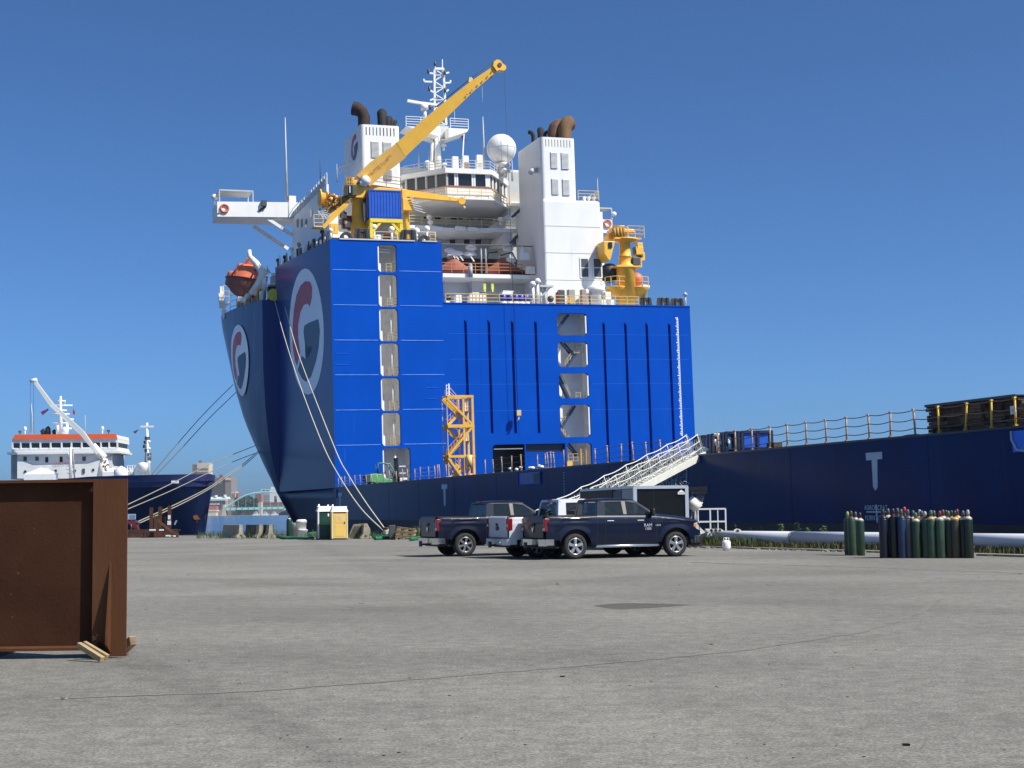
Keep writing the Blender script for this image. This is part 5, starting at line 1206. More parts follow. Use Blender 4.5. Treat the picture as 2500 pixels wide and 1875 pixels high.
for a_ in ((1267, 1152, 1321, 1183), (797, 1194, 823, 1215)):
    y1_, z1_ = hs(a_[0], (a_[1] + a_[3]) / 2); y0_, z0_ = hs(a_[2], (a_[1] + a_[3]) / 2)
    zt_ = -.12; zb_ = hs((a_[0] + a_[2]) / 2, a_[3])[1]
    mb = MB(); mb.box(-.03, -.004, y0_, y1_, zb_, zt_); o = S(mb, 'hull_recess', mat('recess_blue', (.004, .07, .36), .35, var=.2, scale=1))
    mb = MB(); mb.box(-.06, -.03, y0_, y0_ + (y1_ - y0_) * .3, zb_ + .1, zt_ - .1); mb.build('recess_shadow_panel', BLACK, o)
    mb = MB(); mb.bar((-.05, y0_, zb_), (-.05, y1_, zb_), .1); mb.bar((-.05, y0_, zb_), (-.05, y0_, zt_), .1); mb.bar((-.05, y1_, zb_), (-.05, y1_, zt_), .1); mb.build('recess_rim', BLUE, o)
y1_, _ = hs(2473, 1080); zb_ = hs(2490, 1103)[1]
mb = MB(); mb.box(-.03, -.004, y1_ - 9, y1_, zb_, -.1); o = S(mb, 'hull_recess', mat('recess_painted_sun', (.002, .15, .78), .35, var=.15, scale=1)); mb = MB(); mb.tube([(-.06, y1_, -.1), (-.06, y1_, zb_ + .5), (-.06, y1_ - .3, zb_ + .08), (-.06, y1_ - .9, zb_), (-.06, y1_ - 9, zb_)], .05, 6); mb.build('recess_rim', LGREY, o)  # brighter blue paints in sunlight on the recess face
mb = MB(); yy, _ = hs(1378, 1200)
for k in range(18): mb.box(-.012, 0, yy - .12, yy + .12, -.4 - k * .2, -.3 - k * .2)
S(mb, 'draught_marks', mat('dim_marks', (.2, .25, .35), .5))
# --- removable stanchions with ropes along the deck edge
def edge_y(px):
    py = 1246 - .013 * (px - 1250) - .0735 * (px - 5.5)
    return SB(px, py, .25)[0]
right = [1755, 1796, 1837, 1880, 1922.5, 1969.5, 2018, 2067.5, 2123, 2174.5, 2235, 2293.6, 2358, 2421.7, 2480.5, 2550]
left = [754.7, 764, 776, 786, 801.8, 826, 834, 841.5, 853.6, 867, 880, 894.6, 908, 921, 937, 952, 968, 984, 996, 1013, 1026, 1046.5, 1062, 1068, 1074, 1090, 1185, 1205, 1226, 1249, 1273, 1312, 1332, 1338, 1345, 1353.6, 1377, 1453, 1484, 1517, 1546.5, 1578, 1613, 1679]
sm = {}
first = {}
def stanch(px, lean, h_, m_):
    y = edge_y(px)
    key = m_.name
    if key not in first:
        mb = MB(); mb.tube([(0, 0, 0), (0.02, .02, .5), (-.01, -.02, 1.0)], .048, 8); mb.box(-.07, .07, -.07, .07, 0, .05); mb.box(-.06, .06, -.06, .06, .98, 1.02)
        first[key] = mb.build('stanchion', m_, ship); o = first[key]
    else:
        o = first[key].copy(); COL.objects.link(o)
    o.location = (.25, y, 0.1); o.scale = (1, 1, h_); o.rotation_euler = (lean, random.uniform(-.04, .04), 0)
    return Vector((.25, y, .1)) + Vector((0, -math.sin(lean) * h_, math.cos(lean) * h_))
YST = mat('stanchion_yellow', (.85, .50, .06), .5)
rope_r, tops = [], []
for i, px in enumerate(right): tops.append(stanch(px, random.uniform(-.05, .05) + (.12 if i == 12 else 0), 1.17, YST if px > 2280 else STAN))
for fr2 in (.97, .62, .27):
    pts = []
    for a_, b2 in zip(tops, tops[1:]):
        for k in range(8):
            t = k / 8; q = a_.lerp(b2, t); base_ = .1
            pts.append(Vector((q.x, q.y, base_ + (q.z - base_) * fr2 - .07 * math.sin(math.pi * t))))
    mb = MB(); mb.tube(pts, .022, 5, False); S(mb, 'guard_rope', DROPE)
tl = [(px, stanch(px, random.uniform(-.09, .09), random.uniform(1.0, 1.25), STAN)) for px in left]
for lo_, hi_ in ((826, 909), (1013, 1063), (1205, 1378), (1453, 1680)):
    sel = [p for px, p in tl if lo_ - 1 <= px <= hi_ + 1]
    for fr2 in (.95, .6, .3):
        pts = []
        for a_, b2 in zip(sel, sel[1:]):
            for k in range(5): t = k / 5; q = a_.lerp(b2, t); pts.append(Vector((q.x, q.y, .1 + (q.z - .1) * fr2 - .06 * math.sin(math.pi * t))))
        pts.append(Vector((sel[-1].x, sel[-1].y, .1 + (sel[-1].z - .1) * fr2)))
        mb = MB(); mb.tube(pts, .02, 5, False); S(mb, 'guard_rope', LGREY if lo_ < 1100 else DROPE)
def e9(px):
    py = 1246 - .013 * (px - 1250) - .0735 * (px - 5.5); return SB(px, py, .9)[0]
# ================================================================ THINGS ON THE SHIP
def on_ship(name, x, y, z, label, cat, group=None, rz=0.0):
    return tag(empty(name, M=SM @ Matrix.Translation((x, y, z)) @ Matrix.Rotation(rz, 4, 'Z')), label, cat, group)
# covered rescue boats on the boat deck
def cov_boat(px0, px1, y, label, nose):
    x0, x1 = A(px0, 650, y)[0], A(px1, 650, y)[0]; L_ = x1 - x0; o = on_ship('rescue_boat', x0, y, zbd, label, 'boat', 'covered boats on the boat deck')
    mb = MB(); n_ = 12; vs = []; sec = 9
    for i in range(n_ + 1):
        t = i / n_; w_ = 1.5 * (math.sin(math.pi * min(1, max(.04, t * .96 + .02)))) ** .5
        top = (.9 + 1.35 * math.exp(-((t - .45) / .24) ** 2)) * (1 if .02 < t < .98 else .8)
        if nose: top = .5 + 1.8 * math.exp(-((t - .38) / .27) ** 2)
        for j in range(sec): a_ = math.pi * j / (sec - 1); vs.append((t * L_, -math.cos(a_) * w_, .55 + (top - .3) * math.sin(a_) ** .8 + random.uniform(-.04, .04)))
    mb.add(vs, [(i * sec + j, i * sec + j + 1, (i + 1) * sec + j + 1, (i + 1) * sec + j) for i in range(n_) for j in range(sec - 1)], True); mb.build('canvas_cover', BROWNO, o)
    mb = MB(); vs = []
    for i in range(n_ + 1):
        t = i / n_; w_ = 1.45 * (math.sin(math.pi * min(1, max(.04, t * .96 + .02)))) ** .5
        for wq, z in ((-1, .55), (-.75, .15), (0, -.0), (.75, .15), (1, .55)): vs.append((t * L_, w_ * wq, z))
    mb.add(vs, [(i * 5 + j, i * 5 + j + 1, (i + 1) * 5 + j + 1, (i + 1) * 5 + j) for i in range(n_) for j in range(4)], True); mb.build('hull', MARO, o)
    mb = MB(); mb.tube([(L_ * .3, 0, 2.2), (L_ * .3, 0, 2.75), (L_ * .55, 0, 2.7), (L_ * .56, 0, 2.1)], .08, 6); mb.build('grab_rail', CREAM, o)
cov_boat(1070, 1150, 10, 'rescue boat under faded orange canvas beside the tall blue block', False)
cov_boat(1188, 1290, 10, 'rescue boat under faded orange canvas with a long low nose', True)
# near lifeboat hanging in its davit
lb = np_(602, 686, 32)
LB = on_ship('lifeboat', lb.x, lb.y, lb.z, 'orange enclosed lifeboat hanging in its white davit above the bow', 'lifeboat')
mb = MB(); vs = []; N = 14; sec = 9
LL, HW = 6.4, 1.9
def lbp(t, a_): return None
for i in range(N + 1):
    t = i / N; w_ = HW * max(.03, math.sin(math.pi * t)) ** .55
    for j in range(sec): a_ = math.pi + math.pi * j / (sec - 1); vs.append(((t - .5) * LL * .94, math.cos(a_) * w_, .05 - .0 + 2.6 * math.sin(a_) * max(.15, math.sin(math.pi * t)) ** .5))
faces = [(i * sec + j, i * sec + j + 1, (i + 1) * sec + j + 1, (i + 1) * sec + j) for i in range(N) for j in range(sec - 1)]
tilt = Matrix.Rotation(R(12), 4, 'Y') @ Matrix.Rotation(R(-26), 4, 'Z')
mb.add([tilt @ Vector(v) for v in vs], faces, True); mb.build('hull', mat('lifeboat_brown', (.19, .055, .038), .6, col2=(.33, .12, .08), scale=.7), LB)
mb = MB(); vs = []
for i in range(N + 1):
    t = i / N; w_ = HW * .98 * max(.03, math.sin(math.pi * t)) ** .55; hh = 2.3 if .25 < t < .85 else 1.0
    for j in range(sec): a_ = math.pi * j / (sec - 1); c_, s_ = math.cos(a_), math.sin(a_); vs.append(((t - .5) * LL * .92, (1 if c_ > 0 else -1) * abs(c_) ** .6 * w_ * (1 - .32 * s_), .1 + hh * s_ ** .6))
mb.add([tilt @ Vector(v) for v in vs], faces, False); mb.build('canopy', ORNG, LB)
mb = MB(); mb.box(-.6, .5, -.5, .5, 2.3, 3.3, tilt); mb.build('conning_turret', ORNG, LB, .1)
for la, lb_ in (((1.5, -1.2, 2.2), (1.2, -1.95, .1)), ((-1.2, -1.3, 2.0), (-1.6, -1.95, .1))): mb = MB(); mb.tube([tilt @ Vector(la), tilt @ Vector(lb_)], .1, 6); mb.build('lashing', MARO, LB)
mb = MB(); pts = [tilt @ Vector(((i / N - .5) * LL * .96, -HW * 1.02 * max(.03, math.sin(math.pi * i / N)) ** .55, .1)) for i in range(N + 1)]; mb.tube(pts, .12, 6); mb.build('rubbing_strake', MARO, LB)
mb = MB(); mb.tube([tilt @ Vector((.6, -.8, -2.2)), tilt @ Vector((1.2, -.8, -2.5))], .45, 12); mb.box(-.3, .9, -1.4, -.4, -3.3, -2.6, tilt); mb.build('propeller_guard', CREAM, LB)
mb = MB(); mb.tube([np_(609, 612, 30) - lb, tilt @ Vector((0, 0, 3.2))], .08, 5); mb.build('fall_wire', DGREY, LB)
# green forklift
fx, fy = 3.0, SB(948, 1180, 3.0)[0]
FK = on_ship('forklift', 3.0, edge_y(948) - 3, .02, 'pale green forklift parked on the cargo deck in front of the open doorway', 'forklift', rz=R(-70 - 0))
fkpx = 60.0
FG = mat('forklift_green', (.13, .42, .16), .45, col2=(.09, .32, .12), scale=1.5)
FK.matrix_world = SM @ Matrix.Translation((A(948, 1180, -6)[0] - .3, -6, .02)) @ Matrix.Rotation(0, 4, 'Z') @ Matrix.Scale(1.12, 4)
mb = MB(); mb.prism([(-1.9, -.6, .45), (-1.9, -.6, 1.25), (-1.2, -.6, 1.3), (-.5, -.6, 1.2), (-.1, -.6, .75), (.6, -.6, .65), (.6, -.6, .3), (-1.2, -.6, .3)], (0, 1.2, 0)); mb.build('chassis', FG, FK, .06)
mb = MB(); mb.prism([(-2.35, -.58, .4), (-2.35, -.58, 1.1), (-1.92, -.58, 1.22), (-1.92, -.58, .35)], (0, 1.16, 0)); mb.build('counterweight', mat('forklift_dark', (.05, .07, .06), .6, var=.2, scale=2), FK, .05)
mb = MB()
for y in (-.55, .55): mb.tube([(-.85, y, 1.25), (-.95, y, 2.25), (-.7, y, 2.4), (.35, y, 2.3), (.75, y, 1.6), (1.1, y, .6)], .06, 8)
for x in (-.8, -.45, -.1, .25): mb.bar((x, -.55, 2.38), (x, .55, 2.38), .06)
mb.build('overhead_guard', mat('guard_green', (.16, .30, .19), .5), FK)
mb = MB()
for y in (-.35, .35): mb.box(1.05, 1.3, y - .08, y + .08, .1, 2.9)
for z in (.3, 1.5, 2.8): mb.box(1.1, 1.25, -.35, .35, z, z + .12)
mb.box(1.3, 1.4, -.6, .6, .3, .9); mb.build('mast', BLACK, FK)
for y in (-.3, .3): mb = MB(); mb.box(1.4, 2.3, y - .07, y + .07, .25, .31); mb.build('fork', DGREY, FK)
for x, r_ in ((-1.5, .32), (.75, .38)):
    for y in (-.55, .45): mb = MB(); mb.tube([(x, y, r_), (x, y + .22, r_)], r_, 18); mb.build('wheel', RUBBER, FK)
mb = MB(); mb.box(-.75, -.2, -.3, .3, 1.15, 1.3); mb.box(-.85, -.72, -.3, .3, 1.3, 1.8); mb.build('seat', BLACK, FK, .04)
mb = MB(); mb.bar((.1, 0, .8), (-.05, 0, 1.45), .06); mb.tube([(-.1 + .2 * math.cos(t) * .4, .2 * math.sin(t), 1.45 + .2 * math.cos(t) * .9 * .4) for t in [k * .7 for k in range(10)]], .02, 5); mb.build('steering_wheel', BLACK, FK)
mb = MB(); mb.tube([(1.55, -.5, .28), (1.55, -.35, .28)], .25, 14); mb.build('hose_coil', CREAM, FK)
# yellow access tower
ytw = -16.0
def tp(px, py, dy=0): return Vector(P3(px, py, ytw + dy))
tx0, tx1 = tp(1093, 1060).x, tp(1157, 1060).x; ztw = [.1, tp(1125, 1114).z, tp(1125, 1040).z, tp(1125, 968).z]
TW = on_ship('access_tower', tx0, ytw, 0, 'yellow steel stair tower standing on the cargo deck against the blue wall', 'tower')
TWY = mat('tower_yellow', (.86, .50, .08), .45, col2=(.75, .40, .05), scale=.9)
w_ = tx1 - tx0; d_ = 1.9
for x in (w_ - .1, w_ * .62):
    for y in (0, d_):
        mb = MB(); mb.bar((x, y, 0), (x, y, ztw[3] + .1), .26 if x > w_ * .8 else .2); mb.build('post', TWY, TW)
for y in (0, d_): mb = MB(); mb.bar((0.0, y, 0), (0, y, ztw[3] + .1), .08); mb.build('post', TWY, TW)
for k, z in enumerate(ztw):
    for y in (0, d_): mb = MB(); mb.bar((0 if k else w_ * .6, y, z), (w_, y, z), .28 if k in (1, 2, 3) else .22, .36 if k == 2 else .28); mb.build('girder', TWY, TW)
    mb = MB(); mb.bar((w_, 0, z), (w_, d_, z), .2); mb.bar((0, 0, z), (0, d_, z), .12); mb.build('cross_beam', TWY, TW)
for k in range(3):
    z0_, z1_ = ztw[k], ztw[k + 1]
    for y in (0, d_):
        a_, b2 = ((0, y, z0_ + .1), (w_ - .15, y, z1_ - .1)) if k == 1 else ((0, y, z1_ - .2), (w_ * (.62 if k == 0 else 1) - .1, y, z0_ + .1))
        mb = MB(); mb.bar(a_, b2, .24); mb.build('diagonal_brace', TWY, TW)
    mb = MB(); zm_ = z0_ + (z1_ - z0_) * .52; mb.bar((w_ * .55, .3, zm_), (w_, .3, zm_), .16); mb.box(w_ * .55, w_, .2, d_, zm_ - .05, zm_); mb.build('landing', TWY, TW)
    st = MB(); p, q = Vector((w_ * .58, .3, zm_)), Vector((.15, .3, z0_ + .1)); st.bar(p, q, .1, .3); st.bar(p + Vector((0, .7, 0)), q + Vector((0, .7, 0)), .1, .3)
    for i in range(9): c_ = p.lerp(q, (i + .5) / 9); st.box(c_.x - .14, c_.x + .14, c_.y, c_.y + .9, c_.z, c_.z + .04)
    p2, q2 = Vector((w_ * .58, 1.1, zm_)), Vector((.15, 1.1, z1_ - .1)); st.bar(p2, q2, .1, .3); st.bar(p2 + Vector((0, .7, 0)), q2 + Vector((0, .7, 0)), .1, .3); st.build('stair_flight', TWY, TW)
    h_ = MB()
    for (a_, b2) in ((p, q), (p2, q2)):
        for qd in (.5, 1.0): h_.bar(a_ + Vector((0, -.05, qd)), b2 + Vector((0, -.05, qd)), .05)
        for i in range(6): c_ = a_.lerp(b2, i / 5); h_.bar(c_, c_ + Vector((0, 0, 1.0)), .05)
    h_.build('handrail', mat('rail_pinkish', (.55, .36, .28), .6), TW)
    h_ = MB()
    for x in (w_ * .72, w_ * .85): h_.bar((x, .25, zm_), (x, .25, z1_ - .2), .12)
    for z in (zm_ + .5, zm_ + 1.1): h_.bar((w_ * .62, .25, z), (w_, .25, z), .06)
    h_.build('guard_rail', CREAM, TW)
mb = MB(); mb.bar((.3, 0, ztw[3]), (.3, 0, ztw[3] + 1.5), .14); mb.bar((.0, 0, ztw[3]), (.0, 0, ztw[3] + 1.4), .08)
for z in (.4, .9, 1.3): mb.bar((0, 0, ztw[3] + z), (.3, 0, ztw[3] + z), .06)
mb.build('gate_post', CREAM, TW)
mb = MB(); mb.bar((.35, 0, ztw[3] + 1.1), (1.2, 0, ztw[3] + .1), .08); mb.bar((.35, 0, ztw[3] + .6), (.9, 0, ztw[3] + .1), .07); mb.build('handrail', mat('rail_pinkish', (.55, .36, .28), .6), TW)
mb = MB(); mb.tube([(w_ * .78, -.2, .3), (w_ * .78, -.2, 1.0)], .35, 12); mb.build('orange_bin', ORNG, TW)
mb = MB(); mb.tube([(w_ * .78, -.2, 1.7), (w_ * .78, -.2, 3.1)], .33, 12); mb.build('vertical_drum', PYEL, TW)
# machinery heap next to the tower, small low stores near the garage
for k, (px, w2, h2, m_, nm, lb_) in enumerate(((1107, 1.4, .9, RUSTP, 'lashing_gear', 'heap of rusty lashing gear at the foot of the yellow tower'), (1175, .9, .55, BLACK, 'equipment_box', 'low black box on deck right of the yellow tower'), (1208, 2.4, .8, mat('dull_green', (.05, .13, .07), .7, var=.2, scale=2), 'green_tank', 'low dull green tank in front of the garage opening'))):
    x, _ = A(px, 1160, -5); o = on_ship(nm, x, -5, 0.01, lb_, 'tank' if k == 2 else ('box' if k == 1 else 'gear'))
    if k == 0:
        for j in range(14): mb = MB(); c_ = Vector((random.uniform(-1.2, 1.2), random.uniform(-.4, .4), random.uniform(.1, .9))); mb.bar(c_, c_ + Vector((random.uniform(-.7, .7), .2, random.uniform(-.4, .5))), .14); mb.build('lashing_bar', (RUSTP, YEL, CREAM)[j % 3], o)
    else: mb = MB(); mb.box(-w2 / 2, w2 / 2, -.5, .5, 0, h2); mb.build('body', m_, o, .15); mb = MB(); mb.box(-w2 / 2 - .03, w2 / 2 + .03, -.53, .53, h2 * .45, h2 * .55); mb.build('band', DGREY, o)
# white hard hats / buoys on the deck edge
for i, (px, dz) in enumerate(((1241, .75), (1267, .78), (1257, .35), (1291, .4), (1312, .7), (1318, .45), (1296, .38))):
    y = edge_y(px) + .3; o = MB().sphere((0, 0, .0), .16, 12, 8, (1.3 if i > 2 else 1, 1, .8)).build('marker_float', WHITE); o.matrix_world = SM @ Matrix.Translation((.5, y, dz * .3 + .12)); tag(o, 'small white float lying on the deck edge by the garage opening', 'float', 'white floats on the deck edge')
# blue drums and white-bagged stores on the wide wall's deck
for i, px in enumerate((1229, 1245, 1259, 1272, 1285)):
    x = A(px, 730, 1.6)[0]; o = on_ship('chemical_drum', x, 1.6, ZL, 'blue drum with a white lower half behind the yellow rail', 'drum', 'blue drums behind the deck rail')
    MB().lathe([(.42, .62), (.44, .9), (.42, 1.5), (.36, 1.52)], n=16).build('body', mat('drum_blue', (.01, .03, .30), .4), o); MB().lathe([(.41, 0), (.43, .3), (.41, .61)], n=16).build('lower_band', WHITE, o)
x = A(1167, 725, 1.8)[0]; o = on_ship('liquid_tote', x, 1.8, ZL, 'cream caged tank standing behind the yellow rail left of the blue drums', 'tank'); MB().box(-1.1, 1.1, 0, 1.2, .15, 1.5).build('tank', CREAM, o, .1)
mb = MB()
for k in range(6): mb.bar((-1.15 + .46 * k, -.05, 0), (-1.15 + .46 * k, -.05, 1.6), .06)
for z in (.1, .6, 1.1, 1.6): mb.bar((-1.15, -.05, z), (1.15, -.05, z), .06)
mb.build('cage', PYEL, o)
# blue skips on the cargo deck
def skip(px0, px1, label, dy=0, bright=CONTB):
    # near corner at the deck edge; the bright end faces the stern
    y_far, y_near = edge_y(px0), edge_y(px1)
    return y_far, y_near
skips = [(1888, 1798, 2, 'blue open skip nearest the camera with two bright blue panels'), (1797, 1757, 1, 'blue skip with a greenish blue panel and a white tag'), (1756, 1727, 1, 'blue skip with a narrow bright panel behind the middle stanchions'), (1725, 1694, 1, 'farthest dark blue skip beside the top of the gangway')]
DKB = mat('skip_dark_blue', (.006, .016, .055), .5, var=.2, scale=1.5)
for i, (pr_, pl_, n_, lb_) in enumerate(skips):
    dk = (14, 16, 13, 22)[i]; xa_ = .9; ys_ = e9(pl_ + dk); xb_ = A(pr_, 1100, ys_)[0]; w_ = xb_ - xa_
    topz = A((pl_ + pr_) / 2, (1052, 1054, 1059, 1063)[i], ys_)[1]; botz = .02
    o = on_ship('deck_skip', xa_, ys_, botz, lb_, 'skip', 'blue skips on the cargo deck'); h_ = topz - botz; L_ = e9(pl_) - ys_
    mb = MB(); mb.box(0, .12, 0, L_, 0, h_); mb.box(w_ - .12, w_, 0, L_, 0, h_); mb.box(.12, w_ - .12, L_ - .12, L_, 0, h_); mb.box(.12, w_ - .12, 0.12, L_ - .12, 0, .1); mb.build('side_panel', DKB, o)
    for k in range(n_):
        xa3 = .2 + (w_ - .35) * k / n_; xb3 = .2 + (w_ - .35) * (k + 1) / n_ - .1; mb = MB(); mb.box(xa3, xb3, .08, .12, .05, h_ - .1); mb.build('end_panel', CONTB if i != 1 else mat('teal_blue', (.01, .10, .22), .5), o)
    mb = MB()
    for x in [0, w_ - .1] + [(w_) * k / n_ for k in range(1, n_)]: mb.box(x - .02, x + .12, -.03, .08, 0, h_)
    mb.box(0, w_, -.03, .08, h_ - .12, h_ + .02); mb.box(0, w_, -.02, .08, h_ * .2, h_ * .2 + .07); mb.build('frame', DKB, o)
    mb = MB(); mb.box(-.06, -.0, .1, .25, 0, h_); mb.build('corner_post', mat('steel_blue', (.10, .16, .25), .5), o)
    if i == 1: MB().sphere((.15, -.1, h_ * .55), .1, 10, 6, (.8, .4, 1.6)).build('tag', WHITE, o)
# draped pale rope and canvas hanging at the head of the gangway
yb2 = edge_y(1722) - .5; o = on_ship('canvas_bundle', .6, yb2, 0.05, 'pale canvas and rope draped over an orange post at the gangway head', 'canvas')
mb = MB(); mb.tube([(0, 0, 0), (0, .0, .75), (.05, 0, 1.15)], .05, 8); mb.build('post', ORNG, o)
for k, pts in enumerate((((0, 0, 1.15), (.25, -.15, 1.1), (.3, -.2, .85)), ((0, -.1, .85), (.15, -.2, .5), (.1, -.2, .05)), ((.3, -.2, .85), (.5, -.3, .5), (.55, -.3, .12)), ((.1, -.2, .7), (.35, -.25, .65), (.45, -.3, .35)))):
    mb = MB(); mb.tube(pts, [.08, .13, .07], 8); mb.build('canvas_fold', CREAM, o)
mb = MB(); mb.box(.45, .85, -.45, -.1, 0, .12); mb.build('folded_canvas', CREAM, o, .04)
# timber dunnage stacks on the deck, each stack a thing of its own
def timber(y_far, y_near, zt0, zt1, label, ragged=0.0, x0_=.9, depth=3.0):
    L_ = y_far - y_near; o = on_ship('timber_stack', x0_, y_near, .02, label, 'timber', 'stacks of dark timber on the cargo deck')
    mb = MB(); mt_ = MB(); rows = 9
    z = 0
    for r_ in range(rows):
        t = r_ / rows; hh = (zt0 + zt1) / 2 / rows
        x = random.uniform(-.04, .04); y = -ragged * random.random()
        while y < L_:
            l_ = random.uniform(.5, 1.6); l_ = min(l_, L_ - y + .05); s0 = zt0 + (zt1 - zt0) * 0
            off = random.uniform(-.12, .1)
            (mt_ if (random.random() < .12) else mb).box(off, depth, y + .01, y + l_ - .015, z + .008, z + hh - .008); y += l_
        z += hh
    mb.build('timbers', DKWOOD, o); 
    if mt_.v: mt_.build('timber_ends', TAN, o)
    return o
def hgt(px, py): # height above deck of a pixel on the stack's face
    return SB(px, py, .9)[1]
timber(e9(2269), e9(2350), hgt(2300, 986), hgt(2300, 986), 'dark stack of long timbers at the left end of the pile behind three stanchions', .2)
o = timber(e9(2352), e9(2400), hgt(2375, 984), hgt(2375, 984), 'pile of pale brown timber blocks between two dark stacks', .1)
for c_ in o.children: c_.data.materials[0] = TAN
timber(e9(2402), e9(2450), hgt(2430, 977), hgt(2430, 977), 'dark stack of timbers right of the pale brown blocks', .1)
timber(e9(2452), e9(2492), hgt(2470, 972), hgt(2470, 972), 'tallest dark stack of timbers by the yellow stanchion with a tag', .1)
o = timber(e9(2494), e9(2700), hgt(2510, 984), hgt(2510, 984), 'brown stack of square timbers cut off by the right edge', .1)
for c_ in o.children: c_.data.materials[0] = TAN
yt = (e9(2269) + e9(2495)) / 2; o = on_ship('roof_sheet', .7, e9(2495), hgt(2400, 979) + .02, 'long dark flat sheet lying across the tops of the timber stacks', 'sheet'); MB().box(0, 3.4, 0, e9(2272) - e9(2495), 0.02, .07).build('sheet', BLACK, o); mb = MB(); mb.box(-.04, 0, 0, e9(2272) - e9(2495), -.02, .09); mb.build('edge_strip', DGREY, o)
# note tag on a stanchion
o = on_ship('notice_tag', .16, edge_y(2481), .75, 'small cream notice hanging on the rightmost yellow stanchion', 'notice'); MB().box(-.02, 0, -.16, .16, -.17, .17).build('card', CREAM, o); MB().sphere((-.03, 0, 0), .05, 8, 6, (.3, 1, 1)).build('printed_dot', YEL, o)
o = on_ship('wood_block', .4, e9(1899), .02, 'short dark wooden block on the deck edge right of the blue skips', 'block'); MB().box(0, .5, -.5, .3, 0, .35).build('block', DKWOOD, o)
o = on_ship('rope_heap', .4, e9(2252), .02, 'low heap of dull cloth on the deck edge before the timber', 'cloth'); mb = MB(); mb.sphere((0, 0, .02), .5, 12, 8, (1, 1.6, .25)); mb.sphere((.2, .6, .02), .4, 12, 8, (1, 1.2, .3)); mb.build('cloth', DGREY, o)

# ================================================================ MOORING LINES
def line3(name, pxs, Y0, Y1, r, label, m_=ROPE, group='mooring lines', end=None, start=None):
    n_ = len(pxs); pts = []
    # parametrise by arc length in the picture
    ds = [0]
    for (a_, b2), (c_, d2) in zip(pxs, pxs[1:]): ds.append(ds[-1] + math.hypot(c_ - a_, d2 - b2))
    T_ = ds[-1]
    for i, (px, py) in enumerate(pxs):
        t = ds[i] / T_; Yq = 1 / ((1 - t) / Y0 + t / Y1); pts.append(W(px, py, Yq))
    if start is not None: pts[0] = Vector(start)
    # smooth
    fine = []
    for i in range(n_ - 1):
        p0, p1, p2, p3 = pts[max(i - 1, 0)], pts[i], pts[i + 1], pts[min(i + 2, n_ - 1)]
        for k in range(8):
            t = k / 8; fine.append(.5 * ((2 * p1) + (-p0 + p2) * t + (2 * p0 - 5 * p1 + 4 * p2 - p3) * t * t + (-p0 + 3 * p1 - 3 * p2 + p3) * t ** 3))
    fine.append(pts[-1])
    o = MB().tube(fine, r, 6).build(name, m_); return tag(o, label, 'rope', group)
MROPE = mat('mid_rope', (.30, .27, .19), .85, var=.2, scale=8)  # mid-toned rope, darker than the pale one
bol = G(944, 1311)
line3('mooring_line', [(669, 727), (690, 808), (726, 922), (783.7, 1075), (824.7, 1157), (877.7, 1237), (930, 1290), (944, 1301)], 203, bol.y, .045, 'pale mooring line, left of the two running from the bow block to the quay bollard')
line3('mooring_line', [(693, 740), (720, 838), (745.6, 911.7), (817.4, 1094.7), (849, 1157), (890, 1222), (935, 1285), (944, 1298)], 203, bol.y, .045, 'pale mooring line, right of the two running from the bow block to the quay bollard')
line3('mooring_line', [(569, 939), (500, 1008), (430, 1087), (371, 1158)], 216, 181, .05, 'highest dark mooring line between the big bow and the smaller ship', DROPE)
line3('mooring_line', [(576, 958), (510, 1022), (440, 1098), (382, 1159)], 216, 181, .05, 'second highest dark mooring line between the big bow and the smaller ship', DROPE)
line3('mooring_line', [(626, 1087), (570, 1109), (512, 1133), (420, 1180), (312, 1232)], 214, 118, .045, 'upper mooring line crossing the smaller ship hull', MROPE)
line3('mooring_line', [(622, 1107), (570, 1127), (512, 1153), (420, 1197), (312, 1243)], 214, 118, .045, 'middle mooring line crossing the smaller ship hull', MROPE)
line3('mooring_line', [(633, 1099), (593, 1133), (550, 1162), (510, 1190), (440, 1226), (336, 1274)], 214, 112, .05, 'lower left pair mooring line ending at the red quay hook, upper strand', MROPE)
line3('mooring_line', [(633, 1103), (597, 1135), (553, 1165), (512, 1193), (442, 1231), (337, 1279)], 214, 112, .05, 'lower left pair mooring line ending at the red quay hook, lower strand', MROPE)
# bollard
BO = tag(empty('bollard', bol), 'rope-wrapped mooring bollard at the quay edge right of the yellow toilet', 'bollard')
MB().lathe([(.3, 0), (.26, .08), (.16, .15), (.14, .45), (.24, .55), (.22, .62)], n=16).build('post', RUST, BO)
mb = MB()
for k in range(4): mb.tube([(.2 * math.cos(t), .2 * math.sin(t), .2 + .07 * k) for t in [2 * math.pi * i / 12 for i in range(13)]], .045, 6, False)
mb.build('rope_turns', ROPE, BO)
mb = MB(); mb.tube([(.1, -.15, .5), (.2, -.2, .25), (.25, -.25, .05), (.45, -.3, .04)], .05, 6); mb.build('rope_tail', ROPE, BO)

